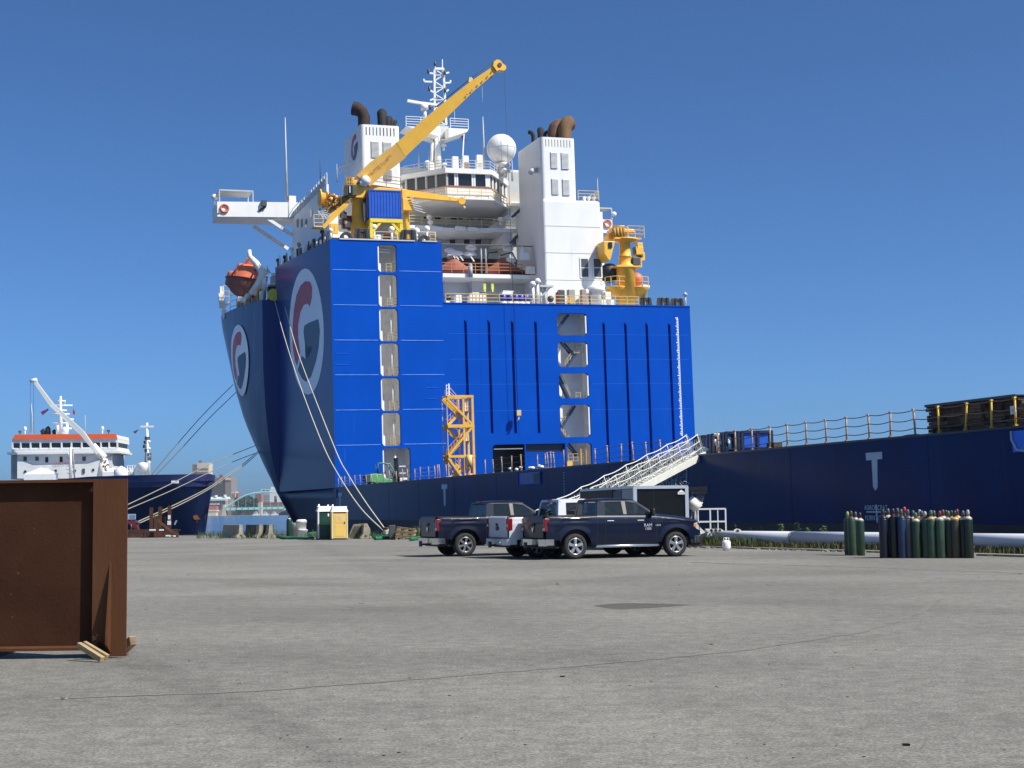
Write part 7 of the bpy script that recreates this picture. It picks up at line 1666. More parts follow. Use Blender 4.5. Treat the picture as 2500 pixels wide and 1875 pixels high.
def make_truck(loc, ang, label, paint, style, cab0=.80, spokes=5, grp=None):
    o = tag(empty('pickup_truck', loc, ang), label, 'pickup truck', grp)
    RX, FX = -1.03, 4.68; ford = style == 'ford'
    bedz = 1.40; AR = .50; AZ = .41
    def zt(x):
        if x < cab0: return bedz
        if x < 2.85: return bedz + .0 - .02 * (x - cab0) / 2
        t = (x - 2.85) / (FX - 2.85); return bedz - .02 - (.20 if not ford else .12) * t ** 1.5 - (.10 * max(0, (t - .88) / .12) ** 2)
    def zbm(x):
        base_ = .50
        if x < -.55: base_ = .62
        if x > 4.0: base_ = .62
        for cx in (0, WB):
            if abs(x - cx) < AR + .06: 
                q = (AR + .06) ** 2 - (x - cx) ** 2; base_ = max(base_, AZ + math.sqrt(max(0, q)))
        return base_
    def hw(x, z):
        w_ = 1.005
        zz = (z - .45) / (zt(x) - .45)
        prof = .965 + .035 * math.sin(min(1, max(0, zz * 1.15)) * math.pi) ** .8 if zz < .87 else 1.0 - .035 * ((zz - .87) / .13) ** 1.6 * 2.2
        w_ *= min(1.0, prof) if zz >= .87 else prof
        w_ += .018 * math.exp(-((z - 1.16) / .05) ** 2)
        if x > 3.9: w_ *= 1 - .20 * ((x - 3.9) / (FX - 3.9)) ** 2.2
        if x < -.8: w_ *= 1 - .03 * ((-.8 - x) / .23) ** 2
        for cx in (0, WB):
            d = math.hypot(x - cx, z - AZ)
            if d < AR + .22: w_ += .022 * (1 - max(0, (d - AR - .06)) / .16) if d > AR else .022
        return w_
    xs = sorted(set([RX + (FX - RX) * i / 70 for i in range(71)] + [cx + s_ * (AR + .059) for cx in (0, WB) for s_ in (-1, 1)] + [cab0, -.55, 4.0]))
    NZ_ = 12
    mb = MB()
    for s_ in (-1, 1):
        vs = []
        for x in xs:
            a_, b_ = zbm(x), zt(x)
            for j in range(NZ_ + 1):
                z = a_ + (b_ - a_) * (j / NZ_); vs.append((x, s_ * hw(x, z), z))
        k = NZ_ + 1; mb.add(vs, [(i * k + j, i * k + j + 1, (i + 1) * k + j + 1, (i + 1) * k + j) for i in range(len(xs) - 1) for j in range(NZ_)], True)
        # arch lip
        for cx in (0, WB):
            arc = [(cx + (AR + .05) * math.cos(t), s_ * .99, AZ + (AR + .05) * math.sin(t)) for t in [math.pi * (k2 / 16) for k2 in range(17)]]
            vs = arc + [(p[0], s_ * .70, p[2]) for p in arc]; mb.add(vs, [(i, i + 1, 18 + i, 17 + i) for i in range(16)], True)
    # hood and cowl
    vs = []; cols = [x for x in xs if x >= 2.6]; fr_ = (1, .9, .62, .55, .3, 0, -.3, -.55, -.62, -.9, -1)
    for x in cols:
        for f_ in fr_: h_ = {1: 0, .9: .02, .62: .035, .55: .06, .3: .065, 0: .07}[abs(f_)]; vs.append((x, hw(x, zt(x)) * f_, zt(x) + h_ * (1 if x < FX - .1 else .5)))
    k = len(fr_); mb.add(vs, [(i * k + j, (i + 1) * k + j, (i + 1) * k + j + 1, i * k + j + 1) for i in range(len(cols) - 1) for j in range(k - 1)], True)
    # front fascia
    for x, za_, zb_ in ((FX, .62, zt(FX)),):
        n2 = 8; vs = []
        for j in range(n2 + 1):
            z = za_ + (zb_ - za_) * j / n2
            for f_ in fr_: vs.append((x + .06 * (1 - f_ * f_), hw(x, z) * f_, z + (.0 if j < n2 else {1: 0, .9: .01, .62: .0175, .55: .03, .3: .0325, 0: .035}[abs(f_)])))
        mb.add(vs, [(j * k + i, j * k + i + 1, (j + 1) * k + i + 1, (j + 1) * k + i) for j in range(n2) for i in range(k - 1)], True)
    body = mb.build('body', paint, o)
    # bed: rails, inner liner, tailgate
    mb = MB()
    for s_ in (-1, 1): mb.box(RX + .02, cab0, *sorted((s_ * .80, s_ * .955)), bedz - .03, bedz + .015)
    mb.box(RX + .02, cab0, -.80, -.78, .75, bedz - .03); mb.box(RX + .02, cab0, .78, .80, .75, bedz - .03); mb.box(RX + .02, cab0, -.78, .78, .72, .75); mb.box(cab0 - .05, cab0, -.9, .9, .6, bedz - .02)
    mb.build('bed', TRIM if ford else TRIM, o)
    mb = MB(); n2 = 6; vs = []
    for f_ in (-1, -.97, -.5, 0, .5, .97, 1):
        for z, dx in ((.66, .0), (.70, -.03), (1.0, -.035), (1.15, -.03), (1.20, -.05), (1.36, -.05), (1.41, -.0)): vs.append((RX + (dx if abs(f_) < 1 else 0), f_ * .80, z))
    mb.add(vs, [(i * 7 + j, (i + 1) * 7 + j, (i + 1) * 7 + j + 1, i * 7 + j + 1) for i in range(6) for j in range(6)], False)
    mb.box(RX + .001, RX + .06, -.80, .80, .66, 1.41)
    tg = mb.build('tailgate', paint if ford else mat('tailgate_dark', (.012, .011, .012), .35, coat=.3, spec=.3), o)
    mb = MB(); mb.box(RX - .06, RX - .035, -.12, .12, 1.08, 1.17); mb.build('handle', CHROME if ford else TRIM, tg)
    if not ford:
        mb = MB(); mb.prism([(RX - .05, .10, 1.06), (RX - .05, .06, .93), (RX - .05, 0, .86), (RX - .05, -.06, .93), (RX - .05, -.10, 1.06), (RX - .05, 0, 1.01)], (-.02, 0, 0)); mb.build('shield_badge', CHROME, tg)
    else:
        mb = MB(); mb.lathe([(.14, 0), (.14, .03), (.11, .035)], Matrix.Translation((RX - .03, 0, 1.0)) @ Matrix.Rotation(R(-90), 4, 'Y') @ Matrix.Diagonal((.55, 1, 1, 1)), 20); mb.build('oval_badge', LNAVY, tg)
    # tail lamps
    for s_ in (-1, 1):
        mb = MB()
        if ford: mb.box(RX - .045, RX + .12, *sorted((s_ * .80, s_ * 1.0)), .93, 1.34)
        else: mb.prism([(RX - .05, s_ * .80, .90), (RX - .05, s_ * .985, .90), (RX - .05, s_ * .97, 1.33), (RX - .05, s_ * .80, 1.33)], (.20, 0, 0))
        t_ = mb.build('taillight', TL, o, .025)
        mb = MB(); mb.box(RX - .06, RX - .02, *sorted((s_ * .82, s_ * .96)), .93, 1.01) if not ford else mb.box(RX - .055, RX - .02, *sorted((s_ * .83, s_ * .97)), 1.05, 1.14); mb.build('reverse_lamp', TLW, t_)
    # rear bumper
    mb = MB()
    bw_ = [(1.0, .02), (.98, -.08), (.80, -.14), (.45, -.15), (.40, -.10), (-.40, -.10), (-.45, -.15), (-.80, -.14), (-.98, -.08), (-1.0, .02)]
    vs = [(RX + dx, y, z) for y, dx in bw_ for z in (.44, .50, .60, .655)]
    mb.add(vs, [(i * 4 + j, (i + 1) * 4 + j, (i + 1) * 4 + j + 1, i * 4 + j + 1) for i in range(9) for j in range(3)], True)
    for s_ in (-1, 1): mb.box(RX + .0, RX + .26, *sorted((s_ * .985, s_ * 1.005)), .46, .655)
    rb = mb.build('rear_bumper', CHROME if not ford else WHP, o)
    mb = MB(); mb.box(RX - .06, RX - .02, -.33, .33, .47, .64); mb.box(RX - .16, RX + .2, -.9, .9, .655, .67); mb.build('bumper_step', TRIM, rb)
    mb = MB(); mb.box(RX - .30, RX + .1, -.05, .05, .40, .47); mb.box(RX - .36, RX - .28, -.06, .06, .36, .56); mb.build('tow_hitch', BLACK, o)
    # underbody
    mb = MB(); mb.box(RX + .1, FX - .25, -.72, .72, .36, .62); mb.box(.5, WB - .6, -.92, .92, .44, .54); mb.tube([(0, -.8, .41), (0, .8, .41)], .09); mb.tube([(WB, -.8, .41), (WB, .8, .41)], .07); mb.sphere((0, 0, .41), .2, 10, 8); mb.build('chassis', BLACK, o)
    for cx in (0, WB):
        for s_ in (-1, 1): mb = MB(); mb.box(cx - AR - .04, cx + AR + .04, *sorted((s_ * .60, s_ * .72)), .42, .98); mb.build('wheel_well', BLACK, o)
    # cab
    rz = 1.945 if not ford else 1.96; c0, c1, c2, c3 = cab0, cab0 + .08, 2.22, 3.06
    def cabw(z): return .93 - .17 * (max(0, z - 1.38) / .56) ** 1.3
    side = [(c0, 1.37), (c1, rz - .10), (c1 + .12, rz - .02), (c1 + .5, rz), (c2 - .3, rz), (c2, rz - .03), (c2 + .22, rz - .14), (c3, 1.37)]
    mb = MB()
    # roof strip
    top = side[1:7]; fr2 = (1, .93, .6, 0, -.6, -.93, -1); vs = []
    for x, z in top:
        for f_ in fr2: vs.append((x, cabw(rz - .06) * f_, z - (.06 if abs(f_) == 1 else (.015 if abs(f_) > .9 else 0)) + .02 * (1 - abs(f_))))
    mb.add(vs, [(i * 7 + j, (i + 1) * 7 + j, (i + 1) * 7 + j + 1, i * 7 + j + 1) for i in range(len(top) - 1) for j in range(6)], True)
    def rp_(x, z, s_): return Vector((x, s_ * cabw(z), z))
    WN = {'rear': [(c0 + .30, 1.42), (c0 + .34, 1.83), (1.72, 1.85), (1.74, 1.42)], 'front': [(1.90, 1.42), (1.90, 1.85), (2.24, 1.80), (2.86, 1.42)]}
    for s_ in (-1, 1):
        # pillars/frames as strips
        def strip(pts, dep=.03): 
            a_ = [rp_(x, z, s_) for x, z in pts]; mb.prism(a_, (0, -s_ * dep, 0))
        strip([(c0, 1.36), (c1, rz - .10), (c0 + .345, rz - .10), (c0 + .30, 1.36)])
        strip([(1.74, 1.36), (1.72, 1.86), (1.90, 1.86), (1.90, 1.36)])
        strip([(2.24, 1.80), (2.30, 1.84), (3.06, 1.36), (2.86, 1.40)])
        strip([(c0 + .30, 1.84), (c1, rz - .07), (c2 + .05, rz - .07), (2.30, 1.82), (2.2, 1.80), (1.9, 1.85)])
        strip([(c0 + .28, 1.36), (c0 + .28, 1.42), (2.9, 1.42), (3.06, 1.36)])
    # rear header and cowl
    mb.add([rp_(c1, rz - .10, -1), rp_(c1, rz - .10, 1), (c1 + .03, .72, rz - .02), (c1 + .03, -.72, rz - .02)], [(0, 1, 2, 3)])
    for s_ in (-1, 1): mb.add([rp_(c0, 1.36, s_), rp_(c1, rz - .10, s_), Vector((c1, s_ * (cabw(rz - .1) - .14), rz - .10)), Vector((c0, s_ * (.93 - .16), 1.36))], [(0, 1, 2, 3)])
    mb.build('cab', paint, o)
    for nm, pts in WN.items():
        for s_ in (-1, 1):
            m2 = MB(); m2.prism([rp_(x, z, s_) - Vector((0, s_ * .012, 0)) for x, z in pts], (0, -s_ * .012, 0)); w_ = m2.build('side_window', TGL, o)
    for s_ in (-1, 1): m2 = MB(); m2.prism([rp_(x, z, s_) for x, z in ((1.76, 1.43), (1.74, 1.85), (1.88, 1.85), (1.88, 1.43))], (0, s_ * .006, 0)); m2.build('door_pillar', PILR, o)
    m2 = MB(); m2.add([(c0 + .02, -.78, 1.42), (c1, -.64, rz - .13), (c1, .64, rz - .13), (c0 + .02, .78, 1.42)], [(0, 1, 2, 3)]); m2.build('rear_window', TGL, o)
    m2 = MB(); m2.add([(c3 - .02, -.86, 1.40), (c2 + .16, -.72, rz - .12), (c2 + .16, .72, rz - .12), (c3 - .02, .86, 1.40)], [(0, 1, 2, 3)]); m2.build('windshield', TGL, o)
    m2 = MB(); m2.box(c1 - .02, c1 + .04, -.16, .16, rz - .045, rz - .005); m2.build('brake_light', TL, o)
    # seats and dash seen through the glass
    for sx, nm in ((2.0, 'front_seat'), (1.2, 'rear_seat')):
        for sy in (-.4, .4): q = MB(); q.box(sx - .12, sx + .05, sy - .24, sy + .24, .75, 1.5); q.box(sx - .1, sx + .02, sy - .12, sy + .12, 1.52, 1.70); q.build(nm, mat('seat_fabric', (.06, .055, .05), .8), o, .04)
    q = MB(); q.box(2.55, 2.85, -.8, .8, 1.1, 1.38); q.tube([(2.42, .36 + .17 * math.cos(t), 1.42 + .17 * math.sin(t)) for t in [k * .52 for k in range(13)]], .018, 5); q.build('dashboard', TRIM, o)
    q = MB(); q.box(RX - .058, RX - .05, -.16, .16, .50, .62) if not ford else q.box(RX - .112, RX - .104, -.16, .16, .50, .62); q.build('number_plate', LGREY, o)
    # door lines, handles, mirrors, step
    mb = MB()
    for x in (cab0 - .02, cab0 + .28, 1.80, 2.92):
        for s_ in (-1, 1):
            zz = [max(zbm(x), .52) + (1.38 - max(zbm(x), .52)) * j / 8 for j in range(9)]
            vs = [(x + dx, s_ * (hw(x, z) + .0025), z) for z in zz for dx in (-.007, .007)]
            mb.add(vs, [(2 * j, 2 * j + 1, 2 * j + 3, 2 * j + 2) for j in range(8)], True)
    mb.build('door_gap', BLACK, o)
    for x in (1.12, 2.22):
        for s_ in (-1, 1): mb = MB(); mb.box(x, x + .26, *sorted((s_ * (hw(x, 1.22) + .0), s_ * (hw(x, 1.22) + .045))), 1.19, 1.235); mb.build('door_handle', CHROME, o, .015)
    for s_ in (-1, 1):
        mb = MB(); mb.prism([(2.70, s_ * .93, 1.36), (2.70, s_ * 1.20, 1.38), (2.70, s_ * 1.20, 1.60), (2.70, s_ * 1.02, 1.60)], (.11, 0, 0)); mb.bar((2.75, s_ * .88, 1.40), (2.75, s_ * 1.05, 1.42), .07); mi = mb.build('side_mirror', TRIM, o, .03)
        mb = MB(); mb.box(2.682, 2.695, *sorted((s_ * 1.04, s_ * 1.18)), 1.41, 1.58); mb.build('mirror_glass', GLASS, mi)
        mb = MB(); mb.tube([(.70, s_ * .98, .405), (.74, s_ * 1.03, .40), (2.94, s_ * 1.03, .40), (2.98, s_ * .98, .405)], .045, 8); mb.build('side_step', CHROME, o)
    # front: grille, lamps, bumper
    mb = MB(); mb.box(FX + .035, FX + .075, -.62, .62, .72, 1.14); mb.build('grille', CHROME if not ford else TRIM, o, .02)
    for s_ in (-1, 1):
        mb = MB(); vs = []
        for x, zt2, zb2 in ((FX - .30, 1.09, 1.00), (FX - .18, 1.13, .90), (FX - .05, 1.12, .87), (FX + .04, 1.10, .86)):
            for z in (zb2, zt2): vs.append((x, s_ * (hw(min(x, FX), z) * (1 if x < FX else .93) + .012), z))
        mb.add(vs, [(2 * i, 2 * i + 1, 2 * i + 3, 2 * i + 2) for i in range(3)], True); h_ = mb.build('headlight', HLM, o)
        mb = MB(); mb.box(FX - .31, FX - .22, *sorted((s_ * (hw(FX - .26, 1.0) + .0), s_ * (hw(FX - .26, 1.0) + .022))), .98, 1.07); mb.build('marker_lamp', AMB, h_)
    mb = MB(); bf = [(.99, -.30), (.97, -.10), (.86, .04), (.5, .10), (0, .12), (-.5, .10), (-.86, .04), (-.97, -.10), (-.99, -.30)]
    vs = [(FX + dx, y * .93, z) for y, dx in bf for z in (.44, .50, .64, .70)]; mb.add(vs, [(i * 4 + j, (i + 1) * 4 + j, (i + 1) * 4 + j + 1, i * 4 + j + 1) for i in range(8) for j in range(3)], True); mb.build('front_bumper', CHROME if not ford else WHP, o)
    mb = MB(); mb.box(FX - .5, FX + .02, -.85, .85, .30, .44); mb.build('air_dam', TRIM, o)
    mb = MB(); mb.box(FX - .7, FX - .02, -.9, .9, .44, .66); mb.build('bumper_bracket', BLACK, o)
    # badges
    if not ford:
        for s_ in (-1,):
            x = 3.0; Mt = Matrix(((1, 0, 0, 2.62), (0, 0, -1, -(hw(2.6, 1.02) + .006)), (0, 1, 0, 1.0), (0, 0, 0, 1)))
            text('RAM', 'door_badge', .15, SILV, o, Matrix.Translation((0, 0, .055)) @ Mt, .004); text('1500', 'door_badge', .12, SILV, o, Matrix.Translation((0, 0, -.06)) @ Mt, .004)
            Mt2 = Mt.copy(); Mt2.translation = Vector((3.0, -(hw(3.0, 1.05) + .006), 1.05)); text('HEMI', 'door_badge', .085, SILV, o, Mt2, .004)
    # wheels
    wheel = None
    for cx in (0, WB):
        for s_ in (-1, 1):
            wz = empty('wheel', (cx, s_ * .86, WR)); wz.parent = o
            T = Matrix.Rotation(R(90) * s_, 4, 'X')  # lathe axis z -> -y*s (outwards)
            M_ = Matrix.Rotation(R(-90) * s_, 4, 'X')
            if s_ == -1: M_ = Matrix.Rotation(R(90), 4, 'X')
            ty = MB(); ty.lathe([(.265, -.13), (.33, -.14), (.385, -.125), (.408, -.09), (.41, 0), (.408, .09), (.385, .125), (.33, .14), (.27, .13), (.262, .11)], M_, 40, cap=False); ty.build('tyre', RUBBER, wz)
            rm = MB(); rm.lathe([(.268, .125), (.262, .135), (.245, .125), (.238, .06), (.225, -.06)], M_, 40, cap=False)
            rm.build('rim', ALLOY, wz)
            bd = MB(); bd.lathe([(.236, -.02), (.0001, -.02)], M_, 30); bd.build('brake_disc', BLACK, wz)
            sp_ = MB()
            for k in range(spokes):
                a_ = 2 * math.pi * k / spokes + .3; R_ = M_ @ Matrix.Rotation(a_, 4, 'Z')
                w0, w1 = (.045, .062) if spokes == 5 else (.035, .045)
                vs = [R_ @ Vector(v) for v in ((.04, -w0, .09), (.04, w0, .09), (.25, w1, .11), (.25, -w1, .11), (.04, -w0 * .6, .125), (.04, w0 * .6, .125), (.25, w1 * .6, .135), (.25, -w1 * .6, .135))]
                sp_.add(vs, [(0, 1, 2, 3), (4, 5, 6, 7), (0, 1, 5, 4), (1, 2, 6, 5), (2, 3, 7, 6), (3, 0, 4, 7)])
            sp_.lathe([(.07, .08), (.07, .13), (.045, .15), (.0001, .152)], M_, 16); sp_.build('spokes', ALLOY, wz)
    return o
pw = G(1406, 1365.5); pf = G(1654, 1359.5)
d1 = (pf - pw); ang1 = math.atan2(d1.y, d1.x)
ang1 = R(22)
hd = Vector((math.cos(ang1), math.sin(ang1), 0)); lf = Vector((-math.sin(ang1), math.cos(ang1), 0))
T1 = make_truck(pw + lf * .98, ang1, 'dark navy crew cab pickup nearest the camera with five-spoke wheels and a chrome side step', NAVYP, 'ram', grp='parked pickup trucks')
p3 = G(1137, 1358.5); T3 = make_truck(p3 + lf * .98, ang1, 'dark blue pickup farthest left with a tow hitch and open sky beside its tailgate', DKP, 'ram', spokes=6, grp='parked pickup trucks')
T2_ = make_truck(Vector((.8, 49.7, 0)) + lf * .98 + hd * .0, ang1, 'white pickup parked between the two dark ones', WHP, 'ford', cab0=.78, spokes=6, grp='parked pickup trucks')

# ================================================================ TRAILER, LIGHT TOWER, RAIL FRAME
TRB = mat('trailer_black', (.009, .010, .011), .3, spec=.25, var=.25, scale=.8, bump=.15, bscale=1.2); ALU = mat('aluminium_trim', (.62, .65, .67), .35, metal=.5)
aT = R(12); tc_ = W(1548, 1250, 57.5); TRA = tag(empty('cargo_trailer', (tc_.x, tc_.y, 0), aT), 'black enclosed trailer with silver corner trim parked behind the pickups', 'trailer')
tw, tl_, tz = 2.18, 8.2, 2.46
trw = (W(1680, 1250, 58).x - tc_.x) / math.cos(aT); tw = trw
mb = MB(); mb.box(.02, tw - .02, .02, tl_ - .02, .45, tz - .02); mb.build('body', TRB, TRA)
mb = MB(); mb.box(-.02, .12, -.03, .10, .40, tz); mb.box(tw - .12, tw + .02, -.03, .10, .40, tz); mb.box(.12, tw - .12, -.03, .06, tz - .09, tz + .01); mb.box(.12, tw - .12, -.03, .06, .40, .50); mb.box(-.02, .06, .10, tl_, tz - .07, tz + .01); mb.box(-.02, .06, .10, tl_, .40, .46); mb.box(-.02, .06, tl_ - .1, tl_, .46, tz - .07); mb.build('corner_trim', ALU, TRA)
mb = MB(); mb.box(0, tw, 0, tl_, tz + .012, tz + .03); mb.build('roof', ALU, TRA)
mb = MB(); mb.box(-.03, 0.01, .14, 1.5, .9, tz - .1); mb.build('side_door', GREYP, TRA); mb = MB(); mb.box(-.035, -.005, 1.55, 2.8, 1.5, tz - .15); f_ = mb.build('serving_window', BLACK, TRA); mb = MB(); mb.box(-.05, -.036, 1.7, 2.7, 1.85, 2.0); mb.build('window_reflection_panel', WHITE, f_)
mb = MB(); mb.box(-.05, -.01, 2.85, tl_ - .1, 1.3, tz - .08); mb.build('side_panel', mat('brown_black_panel', (.022, .016, .013), .5, spec=.15, var=.4, scale=.8), TRA)
mb = MB(); mb.prism([(tw - .42, -.035, tz - .32), (tw - .14, -.035, tz - .32), (tw - .14, -.035, tz - .24), (tw - .28, -.035, tz - .14), (tw - .42, -.035, tz - .24)], (0, .012, 0)); bd_ = mb.build('maker_badge', WHITE, TRA); mb = MB()
for k in range(5): mb.box(tw - .38 + k * .045, tw - .355 + k * .045, -.04, -.036, tz - .28, tz - .245)
mb.build('badge_lettering', DGREY, bd_)
for y in (3.6, 4.5):
    for x in (.0, tw - .2): mb = MB(); mb.tube([(x, y, .34), (x + .2, y, .34)], .34, 20); mb.build('wheel', RUBBER, TRA)
mb = MB(); mb.box(tw * .36, tw * .368, .012, .022, .5, tz - .1); mb.build('panel_seam', BLACK, TRA)
mb = MB(); mb.tube([(tw / 2, 0, .45), (tw / 2, -1.2, .45)], .05); mb.tube([(tw / 2, -1.1, .02), (tw / 2, -1.1, .6)], .035); mb.build('drawbar', BLACK, TRA)
# hoist unit with white drum behind the trailer
hY = 61.0; c = W(1694, 1228, hY); HU = tag(empty('hoist_unit', (c.x, hY, 0)), 'white tilted drum under black beams behind the trailer corner', 'machine'); L = lambda px, py, dy=0: W(px, py, hY + dy) - Vector((c.x, hY, 0))
mb = MB(); mb.tube([L(1684, 1240), L(1702, 1222)], [.26, .30], 18); mb.tube([L(1688, 1216), L(1706, 1230)], .1, 8); mb.build('drum', CREAM, HU)
mb = MB(); mb.tube([L(1698, 1216, .1), L(1711, 1232, .1)], .12, 10); mb.build('drum_collar', WHITE, HU)
mb = MB(); mb.bar(L(1670, 1193), L(1727, 1192), .14); mb.bar(L(1670, 1197, .4), L(1725, 1197, .4), .12); mb.box(L(1690, 1200).x, L(1724, 1200).x, -.3, .3, L(1700, 1206).z, L(1700, 1200).z); mb.build('beam', BLACK, HU)
mb = MB(); mb.prism([L(1706, 1206), L(1722, 1203), L(1718, 1218), L(1706, 1240), L(1692, 1246)], (0, .3, 0)); mb.build('housing', DGREY, HU)
mb = MB(); mb.bar(L(1690, 1244), L(1683, 1320), .05); mb.bar(L(1694, 1244), L(1703, 1320), .05); mb.bar(L(1703, 1250), L(1692, 1320), .05); mb.build('leg', GREYP, HU)
# white pipe rail frame
rY = 64.0; c = W(1736, 1270, rY); RF = tag(empty('rail_frame', (c.x, rY, 0)), 'white tubular rail frame standing behind the pipe in front of the hull', 'railing'); L = lambda px, py, dy=0: W(px, py, rY + dy) - Vector((c.x, rY, 0))
for px in (1704, 1733.5, 1771): mb = MB(); p = L(px, 1242); mb.bar((p.x - .0, 0, 0), (p.x, 0, p.z), .06 if px != 1704 else .05); mb.build('post', WHITE, RF)
for py in (1242.5, 1273.5): mb = MB(); mb.bar(L(1704, py + .5), L(1771, py - .5), .07); mb.build('rail', WHITE, RF)
mb = MB(); mb.bar(L(1698, 1244, 1.5), L(1704, 1243), .05); mb.bar(L(1698, 1273, 1.5), L(1704, 1274), .05); mb.bar(L(1698, 1244, 1.5), L(1698, 1300, 1.5), .05); mb.build('return_rail', WHITE, RF)
mb = MB(); p = L(1752, 1242); mb.bar((p.x, 0, 0), (p.x, 0, p.z), .045); mb.build('post', WHITE, RF)

# ================================================================ GANGWAY
gT = W(1694, 1111, 87.0); gB = W(1298, 1325, 74.5); gB.z = .12
GW = tag(empty('gangway', gT), 'pale aluminium gangway with rope net sides sloping from the quay to the ship deck', 'gangway')
gd = (gB - gT); gl = gd.length; gd.normalize(); gs = Vector((gd.y, -gd.x, 0)).normalized() * -1     # sideways
if gs.y > 0: gs = -gs                                          # towards the camera
gu = (Vector((0, 0, 1)) + Vector((gd.x, gd.y, 0)).normalized() * .55).normalized()
gw = .75
def gp(t, s_, h_): return gd * (t * gl) + gs * (s_ * gw) + gu * h_ * 1.0 + Vector((0, 0, 0))
GAL = mat('gangway_aluminium', (.70, .69, .62), .5, var=.08, scale=2)
for s_ in (0, 1):
    mb = MB(); mb.bar(gp(-.02, s_, 0), gp(1, s_, 0), .2, .36, up=gu); mb.build('stringer', GAL, GW)
mb = MB(); mb.bar(gp(-.02, .5, .02), gp(1, .5, .02), gw * .9, .04, up=gu)
for k in range(40): mb.bar(gp(k / 40, .1, .06), gp(k / 40, .9, .06), .05)
mb.build('tread', GAL, GW)
mb = MB(); mb.bar(gp(-.06, -.2, .1), gp(-.02, 1.2, .1), .25, .35); mb.tube([gp(-.05, 1.1, .2), gp(-.10, 1.1, .5)], .09); mb.build('head_fitting', CREAM, GW)
NP_ = 8
for s_ in (0, 1):
    for k in range(NP_): t = .01 + k * .135; mb = MB(); mb.tube([gp(t, s_, .0), gp(t + .005, s_, 1.25) + Vector((0, 0, .12))], .032, 6); mb.build('post', GAL, GW)
    for h_ in (1.25, .85, .45):
        pts = []
        for k in range(NP_ - 1):
            for j in range(6): t = .01 + (k + j / 6) * .135; pts.append(gp(t, s_, h_) + Vector((0, 0, .12 * h_ / 1.25 - .09 * math.sin(math.pi * j / 6))))
        pts.append(gp(.01 + (NP_ - 1) * .135, s_, h_)); mb = MB(); mb.tube(pts, .028, 5, False); mb.build('hand_rope', mat('white_rope', (.70, .68, .60), .8), GW)
random.seed(21)
for s_ in (0, 1):
    mb = MB()
    for k in range(64):
        t0_ = .01 + k / 64 * .94
        for sg in (1, -1):
            pts = []
            for j in range(6):
                h_ = 1.2 * j / 5; t = min(.97, max(.0, t0_ + sg * .045 * j / 5 + random.uniform(-.004, .004))); ph_ = math.sin(math.pi * ((t / .135) % 1)); pts.append(gp(t, s_, h_ - .08 * ph_ * j / 5) + gs * random.uniform(-.05, .05))
            mb.tube(pts, .011, 4, False)
    mb.build('side_net', mat('net_rope', (.55, .55, .50), .85), GW)
# net hanging under the head of the gangway
mb = MB(); hn = W(1677, 1130, 86) - gT
for k in range(30):
    a_ = W(random.uniform(1600, 1676), random.uniform(1140, 1205), 86 - random.random()) - gT; pts = [a_]
    for j in range(4): pts.append(pts[-1] + Vector((random.uniform(-.35, .3), 0, random.uniform(-.45, .15))))
    mb.tube(pts, .018, 4, False)
mb.tube([W(1677, 1128, 86) - gT, W(1676, 1165, 86) - gT, W(1674, 1212, 86) - gT], .04, 5, False)
for px in (1620, 1634, 1645): mb.tube([W(px, 1185, 85.5) - gT, W(px - 3, 1172, 85.5) - gT, W(px + 4, 1165, 85.5) - gT, W(px + 8, 1190, 85.5) - gT, W(px + 8, 1212, 85.5) - gT], .03, 4, False)
mb.build('hanging_net', mat('net_rope', (.55, .55, .50), .85), GW)

# ================================================================ PIPE AND WHAT LIES ALONG THE QUAY EDGE
pA_, pB_ = W(2620, 1321, 45), W(1690, 1306, 62.5)
PIPW = mat('pipe_white', (.62, .63, .68), .4, var=.06, scale=1.0)
PI = tag(empty('dredge_pipe', (pA_.x, pA_.y, 0)), 'long white steel pipe lying along the quay edge', 'pipe'); rel = lambda p: Vector(p) - Vector((pA_.x, pA_.y, 0))
pr_ = .22; pz = .44
for k in range(3):
    a_, b2 = pA_.lerp(pB_, k / 3), pA_.lerp(pB_, (k + 1) / 3); a_ = Vector((a_.x, a_.y, 0)); b2 = Vector((b2.x, b2.y, 0))
    za_ = 1.6 - (1.6 - pz); mb = MB(); d_ = (b2 - a_).normalized(); mb.tube([rel(a_ + d_ * .02 + Vector((0, 0, pz))), rel(b2 - d_ * .02 + Vector((0, 0, pz)))], pr_, 28); mb.build('pipe_length', PIPW, PI)
    mb = MB(); mb.tube([rel(b2 - d_ * .03 + Vector((0, 0, pz))), rel(b2 + d_ * .03 + Vector((0, 0, pz)))], pr_ + .012, 28); mb.build('joint_band', mat('pipe_joint', (.35, .36, .40), .5), PI)
for t in (.04, .30, .52, .735, .93):
    q = pA_.lerp(pB_, t); mb = MB(); mb.box(-.22, .22, -.3, .3, 0, pz - pr_ + .06); s_ = mb.build('support_block', DKWOOD, PI); s_.location = rel(Vector((q.x, q.y, 0))); s_.rotation_euler = (0, 0, math.atan2(dq.y, dq.x) + 1.57)
